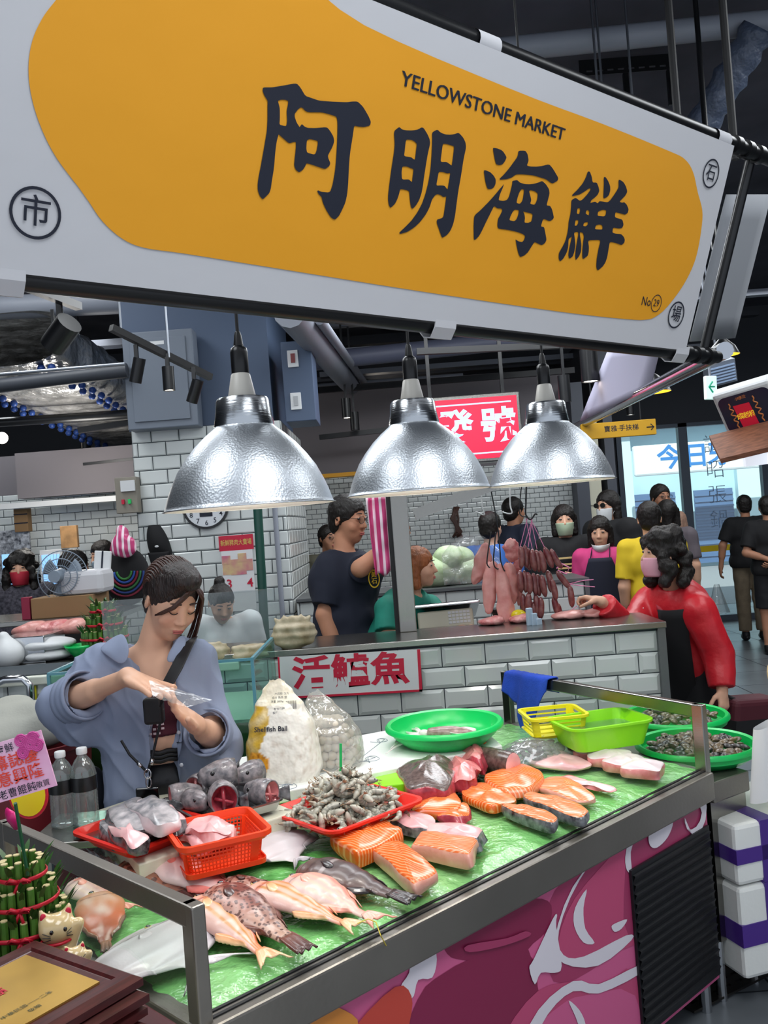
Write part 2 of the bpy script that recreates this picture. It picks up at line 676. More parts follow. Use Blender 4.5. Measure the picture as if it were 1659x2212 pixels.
def tile_wall(name, F, w, h, tw, th, gap, parent=None, off=0.0, kind='structure', depth=.006, bev=.008, flip=False):
 b = MB()
 b.k = 1
 b.add([F.p(0,0,-.001), F.p(w, 0,-.001), F.p(w, h, -.001), F.p(0, h, -.001)],[(0,1,2,3)])
 b.k = 0
 r = 0
 v = 0
 while v < h - .005:
  v1 = min(h, v + th)
  u = -((off + (r % 2) * .5) % 1) * tw
  while u < w - .005:
   a, c = max(0, u) + gap / 2, min(w, u + tw) - gap / 2
   d, e = v + gap / 2, v1 - gap / 2
   if c - a > .008 and e - d > .006:
    q = min(bev, (c - a) / 3,(e - d) / 3)
    P = [F.p(a, d, 0), F.p(c, d, 0), F.p(c, e, 0), F.p(a, e, 0), F.p(a + q, d + q, depth), F.p(c - q, d + q, depth), F.p(c - q, e - q, depth), F.p(a + q, e - q, depth)]
    b.add(P, [(4,5,6,7),(0,1,5,4),(1,2,6,5),(2,3,7,6),(3,0,4,7)])
   u += tw
  v += th
  r += 1
 return b.build(name, [m_tile, m_grout], parent, kind=kind)
# floor
b = MB()
b.k = 1
b.add([(-9,-3,-.004),(12,-3,-.004),(12,13.9,-.004),(-9,13.9,-.004)],[(0,1,2,3)])
b.k = 0
for i in range(-15,20):
 for j in range(-5,23):
  x, y = i * .6, j * .6
  b.add([(x + .004, y + .004,0),(x + .596, y + .004,0),(x + .596, y + .596,0),(x + .004, y + .596,0)],[(0,1,2,3)])
b.build('floor', [m_floor, m_gap], kind='structure')
b = MB()
b.box((-9,-2.2,4.25),(12,13.9,4.4))
b.build('ceiling', m_ceil, kind='structure')
b = MB()
b.box((-9.2,-3,-.01),(-9,13.9,4.3))
b.build('wall_left', m_dark, kind='structure')
b = MB()
b.box((12,-3,-.01),(12.2,13.9,4.3))
b.build('wall_right', m_dark, kind='structure')
# street wall with the big windows
WX0, WX1, WX2, WX3, WTOP = 3.22,4.12,5.22,7.6,2.72
YW = 12.0
b = MB()
b.box((-9, YW, 0),(WX0, YW + .2,4.25))
b.box((WX0, YW, WTOP),(9, YW + .2,4.25))
b.box((WX3, YW, 0),(12, YW + .2, WTOP))
b.build('wall_back', m_dark, kind='structure')
m_frame = mat('window_frame_grey', '4a525c', .4, metal=.4)
for n_, (x0, x1) in enumerate(((WX0, WX1),(WX1, WX2),(WX2, WX3))):
 b = MB()
 b.box((x0, YW - .05,0),(x0 + .07, YW + .05, WTOP))
 b.box((x1 - .05, YW - .05,0),(x1, YW + .05, WTOP))
 b.box((x0, YW - .05, WTOP - .05),(x1, YW + .05, WTOP))
 b.box((x0, YW - .05,0),(x1, YW + .05,.08))
 w = b.build('window_%d' % (n_ + 1), m_frame, kind='structure')
 g = MB()
 g.box((x0 + .07, YW - .006,.08),(x1 - .05, YW + .006, WTOP - .05))
 g.build('window_pane', m_glass, w)
 if n_ > 0:
  s_ = MB()
  s_.box((x0 + .07, YW - .012,.95),(x1 - .05, YW - .008,1.03))
  s_.build('warning_strip', mat('yellow_strip', 'e8c800', .5), w)
# outside across the street
m_fac = mat('pale_facade', 'b9dbe8', .7, noise_=(1, .1))
m_facd = mat('blue_shutter', '4f6f9a', .6)
m_asph = mat('street', '8d9096', .8)
b = MB()
b.box((-4,12.3,-.12),(22,23,-.1))
b.build('street', m_asph, kind='structure')
ob = thing('street_building', 'pale blue shop building across the street beyond the glass', 'building', (9, 23, -.1))
b = MB()
b.box((-2,23,-.1),(22,24,7))
b.build('wall', m_fac, ob)
for x0, x1, z0, z1 in ((6.3,7.6,0,1.9),(8.1,9.1,0,1.9),(10.6,12.2,0,2.0),(13.0,14.4,0,2.0)):
 b = MB()
 b.box((x0,22.93, z0),(x1,23, z1))
 for k in range(12):
  z = z0 + (z1 - z0) * k / 12
  b.box((x0,22.9, z),(x1,22.935, z + .05))
 b.build('roller_shutter', m_facd, ob)
for x0, x1 in ((9.2,10.4),(6.2,6.5),(12.4,12.8)):
 b = MB()
 b.box((x0,22.8,0),(x1,23,4.2))
 b.build('column', mat('pale_column', 'cfeaf2', .6), ob)
b = MB()
b.box((5.5,22.6,3.55),(16,23,3.75))
b.build('canopy', mat('grey_canopy', '8fa3b4', .5), ob)
# shop sign across the street
F = Fr(W(1372,1030,21.5),(1,0,0),(0,0,1))
st = thing('shop_sign', 'long white shop sign with big blue characters across the street', 'sign', F.p(2, 0))
u1, v1 = F.pix(1372,975)
b = MB()
b.boxf(F, 0,4.4,0,.75,-.15,0)
b.build('board', mat('sign_white', 'eef6fb', .5), st, bevel=.05)
b = MB()
for ch, px in (('今', 1447),('日', 1505),('牙', 1555)):
 uu, _ = F.pix(px, 1000)
 b.text(F, uu, .38,.62, ch, .02,.006)
b.build('lettering', mat('sign_blue', '1c7fd0', .5), st)
# tile pillar
PY = 6.2
PXL, PXR = W(295,1100, PY).x, W(619,1100, PY).x
PTOP = W(300,930, PY).z
pl = MB()
pl.box((PXL + .006, PY + .006,0),(PXR - .006, PY + 1.45, PTOP - .01))
pil = pl.build('pillar', m_grout, kind='structure')
tile_wall('pillar_tiles', Fr((PXL, PY, 0),(1,0,0),(0,0,1)), PXR - PXL, PTOP, .197,.0985,.006, pil, .3)
tile_wall('pillar_tiles', Fr((PXR, PY, 0),(0,1,0),(0,0,1)),1.45, PTOP, .197,.0985,.006, pil, .0)
pu = MB()
pu.box((PXL - .02, PY + .03, PTOP),(PXR - .05, PY + 1.4,4.25))
pu.build('pillar_upper_shaft', m_blue, pil)
# tiled counter wall between the two stalls
CY = 4.1
CXR = W(1432,1400, CY).x
CTOP = W(1000,1374, CY).z
cw = MB()
cw.box((-2.6, CY + .012,0),(CXR, CY + .36, CTOP - .03))
cwo = cw.build('wall_counter', m_grout, kind='structure')
tile_wall('counter_tiles', Fr((-2.6, CY + .01,0),(1,0,0),(0,0,1)),2.6 + CXR - .02, CTOP - .035,.203,.0985,.005, cwo, .12, bev=.016, depth=.007)
b = MB()
b.box((-1.15, CY - .02, CTOP - .03),(CXR + .02, CY + .4, CTOP))
b.build('counter_slab', m_steel, cwo, bevel=.004)
b = MB()
b.box((CXR - .022, CY - .016,0),(CXR + .014, CY + .38, CTOP - .03))
b.build('corner_trim', mat('grey_corner_trim', '6f7274', .35, metal=.6), cwo)
b = MB()
b.box((-2.6, CY - .03, CTOP - .075),(-.72, CY + .3, CTOP - .035))
b.build('ledge', mat('white_ledge', 'd9dccf', .4), cwo, bevel=.006)
# low tiled wall behind the butcher's stall
LY = 6.0
lw = MB()
lx0, lx1 = W(640,1300, LY).x, W(1262,1250, LY).x
lt = W(900,1275, LY).z
lw.box((lx0, LY + .012,0),(lx1, LY + .5, lt - .02))
lwo = lw.build('wall_butcher_back', m_grout, kind='structure')
tile_wall('butcher_tiles', Fr((lx0, LY + .01,0),(1,0,0),(0,0,1)), lx1 - lx0, lt - .02,.2,.098,.005, lwo, .4)
b = MB()
b.box((lx0, LY - .02, lt - .02),(lx1 + .03, LY + .52, lt))
b.box((lx1, LY - .01,0),(lx1 + .03, LY + .51, lt - .02))
b.build('coping', mat('grey_corner_trim', '6f7274', .35, metal=.6), lwo)
# far white tile wall
BY = 9.5
bx0, bx1 = W(600,1200, BY).x, W(1247,1200, BY).x
bt = W(1000,930, BY).z
b = MB()
b.box((bx0, BY + .008,0),(bx1, BY + .2,3.2))
bwo = b.build('wall_far', m_taupe, kind='structure')
tile_wall('far_tiles', Fr((bx0, BY, 0),(1,0,0),(0,0,1)), bx1 - bx0, W(1000,1010, BY).z, .105,.052,.005, bwo, .2, depth=.002)
b = MB()
b.box((bx1, BY - .25,0),(bx1 + .13, BY + .2,3.0))
b.build('trim_1', mat('slate_trim', '4a4e58', .5), kind='structure')
bx2 = W(1322,1200, BY).x
b = MB()
b.box((bx2, BY - .05,0),(bx2 + .1, BY + 2.5,3.6))
b.build('trim_2', mat('slate_trim', '4a4e58', .5), kind='structure')
# left far stall: tile wall, fascia
LWY = 8.6
lx0, lx1 = W(-120,1150, LWY).x, W(330,1150, LWY).x
b = MB()
b.box((lx0, LWY + .008,0),(lx1, LWY + .2,2.6))
b.build('wall_far_left', m_taupe, kind='structure')
tile_wall('wall_far_left_tiles', Fr((lx0, LWY, 0),(1,0,0),(0,0,1)), lx1 - lx0, W(150,1060, LWY).z, .155,.077,.005, None, .2, depth=.003)
# ================================================================ the big banner over the stall
HB = 2.16
BL0, BR0 = Z(35,590, HB), Z(1480,757, HB)
SU = (BR0 - BL0).normalized()
SN = Vector((SU.y, -SU.x, 0))
_A = Matrix((( SN.x, 0,-ray(1585,315).x),(SN.y, 0,-ray(1585,315).y),(0,1,-ray(1585,315).z)))
_s = _A.inverted() @ (CAMP - BR0)
SV = SN * _s[0] + Vector((0,0, _s[1]))
SH = SV.length
SF = Fr(BR0, SU, SV)          # origin bottom right corner; u runs to the right, v up the fabric
if SF.N.dot(Vector((0,0, CAMZ)) - BR0) < 0:
 print('sign normal flipped')
m_fab = mat('white_banner_fabric', 'c9c9cd', .75, bump=(5, .12, .03))
m_yel = mat('yellow_banner_print', 'eaa017', .7, bump=(5, .12, .03))
m_ink = mat('navy_banner_ink', '141a2c', .7)
sign = thing('stall_banner', 'long white and orange fabric banner with four bold black characters above the fish stall', 'banner', SF.p(-1.2, 0))
U0 = SF.pix(-330,480)[0]
uT, vT = SF.pix(785,0)
b = MB()
for n in range(1):
 th = .004
 def fab(i, j):
  u = U0 + (0 - U0) * i
  v = -.004 + (SH + .004) * j
  return SF.p(u, v, .004 * math.sin(u * 2.3) * math.sin(j * PI))
 b.grid(lambda i, j: SF.p(U0 * (1 - i), SH * j, 0),2,2)
b.build('fabric', m_fab, sign, solid=.004)
def spx(pts):
 return [SF.pix(*p) for p in pts]
def curve(pts, n=5, closed=True):
 """Catmull-Rom through the points"""
 out = []
 m = len(pts)
 for i in range(m):
  p0, p1, p2, p3 = [Vector(pts[(i + k - 1) % m]) for k in range(4)]
  for t in range(n):
   t /= n
   out.append(tuple(.5 * ((2 * p1) + (p2 - p0) * t + (2 * p0 - 5 * p1 + 4 * p2 - p3) * t * t + (3 * p1 - p0 - 3 * p2 + p3) * t ** 3)))
 return out
# yellow field: rounded outline traced on the cloth
yl = [(600,-70),(785,55),(1100,192),(1300,268),(1440,325),(1477,344),(1495,372),(1505,415),(1515,455),(1513,495),(1503,550),(1488,590),(1466,628),(1437,665),(1415,683),
      (1395,690),(1350,689),(1200,672),(900,628),(600,580),(400,548),(310,535),(262,515),(220,478),(190,435),(165,400),(157,390),(120,340),(90,282),(68,215),(60,150),(68,90),(90,40),(120,0),(170,-60),(300,-130)]
b = MB()
b.sheet(SF, [spx(curve(yl, 4))],.0035)
b.build('orange_field', m_yel, sign)
# the four characters, stroke outlines
def ch(off, sc, loops):
 return [spx(curve_corner([(off[0] + x / sc, off[1] + y / sc) for x, y in l])) for l in loops]
def curve_corner(p):
 """gently round a traced outline (one corner cut), keeps the sharp stroke ends"""
 out = []
 m = len(p)
 for i in range(m):
  a, c, d = p[i - 1], p[i], p[(i + 1) % m]
  v1 = (Vector(a) - Vector(c))
  v2 = (Vector(d) - Vector(c))
  ang = v1.angle(v2) if v1.length and v2.length else PI
  if ang > 1.2:
   out.append(tuple(Vector(c) + v1 * .22))
   out.append(tuple(Vector(c) + (v1 + v2) * .07))
   out.append(tuple(Vector(c) + v2 * .22))
  else:
   out.append(tuple(c))
 return out
A_OUT = [(148,172),(270,172),(400,150),(578,118),(630,175),(690,280),(770,308),(870,342),(1000,352),(1220,362),(1290,352),(1360,352),(1430,420),(1500,540),(1530,610),(1520,660),
         (1440,678),(1370,672),(1316,660),(1300,780),(1262,1020),(1250,1180),(1240,1400),(1228,1530),(1205,1640),(1165,1730),(1125,1810),(1070,1864),(1020,1835),(960,1740),(915,1640),(900,1570),(870,1545),(842,1500),(855,1485),(890,1505),
         (1005,1515),(1040,1420),(1072,1240),(1085,1100),(1100,850),(1104,620),(1092,545),(1000,515),(905,490),(712,490),(640,420),(590,460),(556,510),(556,550),(580,620),(618,680),
         (632,660),(648,640),(680,672),(720,690),(820,692),(968,680),(1010,730),(1050,800),(1062,860),(1040,930),(980,1040),(985,1075),(1012,1140),(1000,1175),(945,1216),(880,1195),(708,1136),(690,1180),(660,1225),(612,1258),(570,1225),(548,1170),
         (556,1080),(570,950),(572,868),(545,868),(490,886),(465,872),(350,770),(325,860),(305,1020),(295,1160),(285,1240),(265,1360),(250,1470),(230,1525),(148,1605),(110,1560),(85,1490),(82,1420),(92,1330),(120,1190),(150,1020),(180,850),(200,730),(208,600),(208,400),(212,345),(165,270),(145,215)]
A_H1 = [(340,345),(375,328),(440,330),(474,348),(468,400),(452,475),(460,590),(452,650),(440,668),(360,650),(366,570),(365,440),(350,380)]
A_H2 = [(712,850),(740,832),(770,834),(850,856),(852,890),(838,970),(820,1020),(800,1030),(715,1006),(704,960),(708,880)]
M_1 = [(220,265),(310,190),(360,235),(420,248),(520,252),(620,240),(690,200),(728,210),(790,310),(830,400),(840,470),(800,640),(770,820),(740,1010),(715,1200),(690,1330),(650,1440),(600,1525),(540,1588),(518,1570),(500,1490),(490,1400),(482,1278),(330,1245),(310,1330),(280,1420),(240,1500),(165,1572),(138,1530),(122,1440),
       (124,1340),(150,1120),(185,860),(220,640),(236,480)]
M_1a = [(425,405),(520,410),(575,440),(612,480),(600,580),(580,752),(555,740),(515,708),(392,690),(405,600)]
M_1b = [(365,865),(440,864),(500,890),(558,910),(545,1000),(530,1130),(510,1118),(475,1085),(358,1088),(352,960)]
M_2 = [(870,285),(960,235),(1020,290),(1100,320),(1180,325),(1250,315),(1325,290),(1400,370),(1440,450),(1452,540),(1405,760),(1370,1000),(1320,1280),(1290,1500),(1265,1700),(1235,1840),(1190,1950),(1130,2030),(1050,2080),(1030,2050),(935,1775),(1062,1740),(1085,1600),(1115,1375),(1065,1388),(1020,1352),(960,1335),(920,1360),(870,1430),(830,1560),
       (760,1690),(660,1820),(560,1910),(450,1980),(330,2015),(308,1995),(400,1910),(520,1790),(620,1650),(700,1500),(760,1330),(810,1130),(845,920),(865,650),(875,420)]
M_2a = [(1055,480),(1100,478),(1180,500),(1250,522),(1235,650),(1208,850),(1185,835),(1120,788),(1015,790),(1032,650)]
M_2b = [(985,955),(1060,958),(1130,985),(1185,975),(1165,1090),(1138,1255),(1120,1240),(1085,1195),(1030,1188),(942,1192),(965,1070)]
H_1 = [(462,145),(520,150),(600,180),(640,215),(690,300),(660,365),(620,415),(570,430),(515,410),(490,300)]
H_2 = [(315,512),(350,513),(420,540),(480,600),(512,660),(510,730),(480,790),(440,815),(385,815),(365,780),(340,680)]
H_3 = [(880,192),(995,192),(1030,250),(1048,355),(1015,435),(1080,450),(1180,452),(1270,440),(1380,412),(1440,480),(1532,635),(1520,680),(1440,725),(1410,715),(1330,655),(1220,622),(1120,592),(940,576),(840,578),(770,630),(690,655),(580,665),(572,650),(650,575),(760,440),(870,285)]
H_4 = [(648,735),(620,810),(580,900),(556,1000),(640,1010),(700,990),(735,920),(782,730),(780,685),(860,668),(905,712),(980,735),(1060,740),(1140,730),(1210,708),(1268,684),(1330,740),(1380,820),(1388,890),(1360,1000),(1338,1082),(1398,1090),(1430,1150),(1460,1280),(1440,1310),(1390,1340),(1285,1295),(1245,1425),(1300,1435),(1320,1530),(1340,1645),(1310,1700),(1260,1728),(1225,1715),(1145,1675),
       (1100,1740),(1040,1840),(980,1895),(910,1924),(880,1860),(855,1750),(835,1635),(880,1665),(940,1680),(970,1650),(995,1582),(950,1545),(850,1510),(700,1478),(560,1462),(538,1420),(545,1310),(600,1210),(622,1155),(600,1132),(540,1132),(485,1088),(430,1200),(360,1340),(290,1490),(240,1580),(180,1640),(155,1640),(152,1400),(160,1250),(280,1145),(400,1020),(500,910),(580,810)]
H_4a = [(930,818),(975,825),(962,930),(945,1010),(905,1058),(848,1042),(865,960),(895,870)]
H_4b = [(1055,850),(1075,832),(1145,850),(1198,888),(1188,980),(1165,1040),(1140,1074),(1070,1055),(1092,995),(1070,910)]
H_4c = [(825,1150),(890,1160),(880,1230),(850,1310),(810,1340),(730,1322),(755,1250),(790,1180)]
H_4d = [(958,1180),(1115,1218),(1105,1290),(1090,1345),(1040,1366),(978,1362),(988,1290),(980,1230)]
X_1 = [(725,90),(750,105),(785,200),(802,315),(885,315),(920,400),(938,480),(905,555),(850,610),(770,672),(760,722),(850,692),(905,730),(935,685),(990,690),(1100,710),(1150,670),(1210,590),(1270,500),(1322,410),(1318,262),(1350,262),(1420,310),(1470,400),(1494,500),(1450,580),(1335,695),(1385,718),(1430,705),(1480,750),(1522,850),(1500,920),(1450,955),(1380,935),(1255,900),(1245,1010),(1395,1050),(1420,1150),
       (1395,1215),(1330,1230),(1210,1208),(1195,1310),(1260,1332),(1370,1340),(1420,1390),(1445,1450),(1435,1510),(1380,1560),(1260,1515),(1145,1492),(1120,1640),(1095,1800),(1055,1910),(1000,1990),(908,2064),(885,2030),(876,1960),(890,1800),(920,1640),(958,1480),(930,1455),(712,1462),(730,1600),(725,1700),(705,1775),(612,1840),(598,1790),(600,1650),(615,1500),(632,1380),(610,1315),(555,1300),(548,1340),(580,1540),(575,1680),(530,1790),(470,1855),(455,1780),
       (470,1620),(500,1450),(522,1330),(505,1290),(432,1310),(450,1440),(462,1560),(440,1690),(405,1790),(340,1830),(318,1760),(335,1640),(365,1500),(392,1385),(322,1440),(318,1600),(290,1700),(220,1830),(155,1882),(128,1830),(130,1720),(200,1600),(260,1480),(300,1330),(320,1200),(325,1100),(360,950),(375,800),(380,665),(465,615),(545,680),(600,655),(680,570),(772,445),(740,425),(640,495),(540,555),(400,585),(390,565),(500,460),(600,340),(670,210),(700,110)]
X_1a = [(505,825),(555,828),(550,890),(535,945),(488,935),(495,870)]
X_1b = [(680,870),(715,862),(738,890),(728,970),(662,932)]
X_1c = [(465,1060),(520,1065),(515,1120),(490,1170),(446,1175),(455,1110)]
X_1d = [(640,1110),(712,1098),(705,1150),(670,1185),(615,1180),(622,1140)]
X_1e = [(912,890),(1010,855),(1078,868),(1062,960),(1030,990),(898,978)]
X_1f = [(870,1165),(930,1148),(985,1158),(1005,1200),(995,1252),(845,1245)]
X_2 = [(1025,205),(1060,205),(1110,280),(1150,380),(1155,470),(1130,560),(1080,615),(1015,632),(1020,500),(1028,350)]
for off, sc, gl in (((540,160),1659 / 280,[[A_OUT, A_H1, A_H2]]),((820,250),1659 / 210,[[M_1, M_1a, M_1b],[M_2, M_2a, M_2b]]),
     ((1000,300),1659 / 220,[[H_1],[H_2],[H_3],[H_4, H_4a, H_4b, H_4c, H_4d]]),
     ((1190,360),1659 / 180,[[X_1, X_1a, X_1b, X_1c, X_1d, X_1e, X_1f],[X_2]])):
 b = MB()
 for loops in gl:
  b.sheet(SF, ch(off, sc, loops),.005)
 b.build('character', m_ink, sign)
def fit_text(b, F, string, p0, p1, hpx, weight, w=.005, pc=None):
 """lettering whose ends meet two picture points on the frame F"""
 a, c = Vector(F.pix(*p0)), Vector(F.pix(*p1))
 vs, fs = text_shape(string, weight, 'CENTER', 1.0, 3)
 x0, x1 = min(v[0] for v in vs), max(v[0] for v in vs)
 y0, y1 = min(v[1] for v in vs), max(v[1] for v in vs)
 sx = (c - a).length / (x1 - x0)
 sy = hpx / (y1 - y0)
 d = (c - a).normalized()
 n = Vector((-d.y, d.x))
 mid = (a + c) / 2
 P = []
 for x, y in vs:
  q = mid + d * ((x - (x0 + x1) / 2) * sx) + n * ((y - (y0 + y1) / 2) * sy)
  P.append(F.p(q.x, q.y, w))
 b.add(P, fs)
b = MB()
y0 = Vector(SF.pix(862,152))
y1 = Vector(SF.pix(870,183))
for k in (-.7,0,.7):
 fit_text(b, SF, 'YELLOWSTONE MARKET', (864 + k, 168),(1216 + k, 291),(y0 - y1).length * .98,0,.005 + k * .0002)
b.build('market_lettering', m_ink, sign)
def roundel(b, F, px, py, rr, string, size, w=.005, ring=.12, weight=.015):
 u, v = F.pix(px, py)
 n = 40
 o = [(u + rr * math.cos(2 * PI * i / n), v + rr * math.sin(2 * PI * i / n)) for i in range(n)]
 i_ = [(u + rr * (1 - ring) * math.cos(2 * PI * i / n), v + rr * (1 - ring) * math.sin(2 * PI * i / n)) for i in range(n)]
 b.sheet(F, [o, i_], w)
 b.text(F, u, v, size, string, weight, w)
def rad(F, a, c):
 return (Vector(F.pix(*a)) - Vector(F.pix(*c))).length / 2
r = rad(SF, (77,403),(72,517))
for p, s_ in (((75,460), '市'),((1533,375), '石'),((1458,680), '場')):
 b = MB()
 rr = r * (1.0 if s_ == '市' else .95)
 roundel(b, SF, *p, rr, s_, rr * 1.25, weight=.006)
 b.build('roundel', m_ink, sign)
b = MB()
u, v = SF.pix(1396,652)
b.text(SF, u - .006, v, .036, 'No', .004, .005)
roundel(b, SF, 1415, 655, .026, '29', .03, ring=.1, weight=.004)
b.build('stall_number', m_ink, sign)
# frame: two rails, white ties, uprights at the free end
fr = thing('banner_truss', 'black tube truss that carries the orange stall banner', 'frame', SF.p(.1, 0))
EXT = .25
b = MB()
b.tube([SF.p(U0,-.012,-.03), SF.p(EXT, -.012,-.03)],.021,14)
b.build('lower_rail', m_black, fr, smooth=40)
b = MB()
b.tube([SF.p(U0, SH + .012,-.03), SF.p(EXT + .06, SH + .012,-.03)],.022,14)
b.build('upper_rail', m_black, fr, smooth=40)
for u in (.05,.19):
 b = MB()
 b.tube([SF.p(u, -.012,-.05), SF.p(u, SH + .012,-.05)],.0165,10)
 b.build('upright', m_black, fr, smooth=40)
for v in (-.012, SH + .012):
 for u in (.05,.12,.19):
  b = MB()
  b.tube([SF.p(u - .014, v, -.03), SF.p(u + .014, v, -.03)],.029,14)
  b.build('clamp_collar', m_black, fr, smooth=40)
for px, py in ((10,585),(962,700),(1475,755)):
 b = MB()
 u, _ = SF.pix(px, py)
 for t in range(1):
  pr = [(-.002,.012),(.0,-.012),(-.01,-.04),(-.035,-.043),(-.058,-.03),(-.062,-.005),(-.05,.012)]
  P, Fs = [],[]
  for s2 in (-.035,.035):
   P += [SF.p(u + s2, q[1], q[0] + .002) for q in pr]
  k = len(pr)
  Fs = [(i, i + 1, k + i + 1, k + i) for i in range(k - 1)]
  b.add(P, Fs)
 b.build('tie_loop', m_fab, sign, solid=.003)
for px, py in ((1062,100),(1568,308)):
 b = MB()
 u, _ = SF.pix(px, py)
 b.tube([SF.p(u - .035, SH + .01,-.028), SF.p(u + .035, SH + .01,-.028)],.026,14, cap=False)
 b.build('tie_loop', m_fab, sign, smooth=True)
# ================================================================ the fish counter
ZR, ZB, ZBED = 1.0,.78,.80
KA, KB = Z(416,1950, ZR), Z(1508,1521, ZR)
KC = Z(12,1773, ZR)
KD = Z(1093,1450, ZR)
KU = (KB - KA).normalized()
KN = Vector((KU.y, -KU.x, 0))     # outwards, to the customers
counter = thing('fish_counter', 'long stainless steel display counter heaped with fish on green film', 'counter', ((KA.x + KB.x) / 2, (KA.y + KB.y) / 2, 0))
def at(P, z):
 return Vector((P.x, P.y, z))
def corner(P, A, B, z, d=0.0):
 return at(P, z)
# cabinet body
b = MB()
inn = -KN * .02
quad = [KA + inn, KB + inn, KD, KC]
b.add([at(p, .12) for p in quad] + [at(p, ZB - .06) for p in quad],[(3,2,1,0),(4,5,6,7),(0,1,5,4),(1,2,6,5),(2,3,7,6),(3,0,4,7)])
b.build('cabinet', m_steel, counter)
# top frame rails
m_rail = mat('counter_steel', '8f8a83', .36, metal=.75, bump=(80, .05), noise_=(2, .2))
b = MB()
b.beam(at(KA, ZB - .045) + KN * .012, at(KB, ZB - .045) + KN * .012,.05,.09)
b.build('front_rail', m_rail, counter, bevel=.006)
b = MB()
b.beam(at(KA, ZB - .012) - KN * .012, at(KB, ZB - .012) - KN * .012,.008,.03)
b.beam(at(KA, ZB - .012) + KN * .008, at(KB, ZB - .012) + KN * .008,.008,.03)
b.build('glass_channel', m_blackm, counter)
for nm, P, Q in (('left', KA, KC),('right', KB, KD)):
 b = MB()
 b.beam(at(P, ZB - .05), at(Q, ZB - .05),.04,.1)
 b.build('side_rail', m_rail, counter, bevel=.005)
 b = MB()
 b.beam(at(P, ZR - .022), at(Q, ZR - .022),.03,.044)
 b.build('guard_rail', m_steel if nm == 'right' else m_rail, counter, bevel=.004)
 b = MB()
 d = (Q - P).normalized()
 b.beam(at(P, ZR - .044) + d * .03, at(P, ZB) + d * .03,.001,.001)
 g = MB()
 n2 = Vector((d.y, -d.x, 0)) * .003
 A0, A1 = P + d * .03, Q - d * .03
 g.add([at(A0, ZB) - n2, at(A1, ZB) - n2, at(A1, ZR - .044) - n2, at(A0, ZR - .044) - n2, at(A0, ZB) + n2, at(A1, ZB) + n2, at(A1, ZR - .044) + n2, at(A0, ZR - .044) + n2],
          [(3,2,1,0),(4,5,6,7),(0,1,5,4),(1,2,6,5),(2,3,7,6),(3,0,4,7)])
 g.build('side_glass', clear_mat('counter_glass', (246, 251, 248), .05, haze=.01, hazecol=(225, 240, 232)), counter)
 for E_, wd in ((P, .045),(Q, .045)):
  b = MB()
  b.beam(at(E_, ZB - .09), at(E_, ZR - .0),.042,.03, up=KU)
  b.build('post', m_rail if nm == 'left' else m_steel, counter, bevel=.004)
b = MB()
b.beam(at(KC, ZB - .05), at(KD, ZB - .05),.04,.1)
b.build('back_rail', m_rail, counter)
# ice bed under green film
m_film = mat('green_film_over_ice', '97d088', .2, spec=.6, bump=(26, .7, .02), noise_=(4, .55, 5), col2='62b458', coat=.15)
b = MB()
def bed(i, j):
 p = (KA * (1 - i) + KB * i) * (1 - j) + (KC * (1 - i) + KD * i) * j
 e = min(i, 1 - i, j * .8,1 - j)
 h = .012 * min(1, e / .06) + noise.noise(Vector((p.x * 6, p.y * 6,2))) * .007 * min(1, e / .05) + noise.noise(Vector((p.x * 18, p.y * 18,5))) * .003
 return at(p, ZBED - .022 + h)
b.grid(bed, 150,90)
b.build('green_film', m_film, counter, smooth=True)
# painted front panel, flat meat illustration
PF = Fr(at(KB, ZB - .09) + KN * .012, KU, (0,0,1))
if PF.N.dot(CAMP - PF.O) < 0:
 print('panel normal flipped', PF.N, KN)
def fpx(pts, n=4):
 return [PF.pix(*p) for p in (curve(pts, n) if n else pts)]
def fclip(pts, u0, u1, v0, v1):
 def cut(P, f, g):
  out = []
  for i in range(len(P)):
   a, c = P[i], P[(i + 1) % len(P)]
   if f(a):
    out.append(a)
   if f(a) != f(c):
    out.append(g(a, c))
  return out
 for ax, lim, sg in ((0, u0,1),(0, u1,-1),(1, v0,1),(1, v1,-1)):
  pts = cut(pts, lambda p: sg * (p[ax] - lim) >= 0,
                  lambda a, c: tuple(a[k] + (c[k] - a[k]) * (lim - a[ax]) / (c[ax] - a[ax]) for k in (0,1)))
  if len(pts) < 3:
   return None
 return pts
LF = (KA - KB).length
PV0, PV1 = -.58,0.0
pm = {k: mat('panel_' + k, c, .38) for k, c in (('pink', 'd0608e'),('rose', 'c04c74'),('wine', '86244a'),('white', 'dfd8e0'),('red', 'c4473a'),('orange', 'd98a3c'),('plum', '9a3a72'),('deep', 'a43a62'))}
b = MB()
b.sheet(PF, [[(-LF + .02, PV0),(-.025, PV0),(-.025, PV1),(-LF + .02, PV1)]],.001)
b.build('front_panel', pm['pink'], counter)
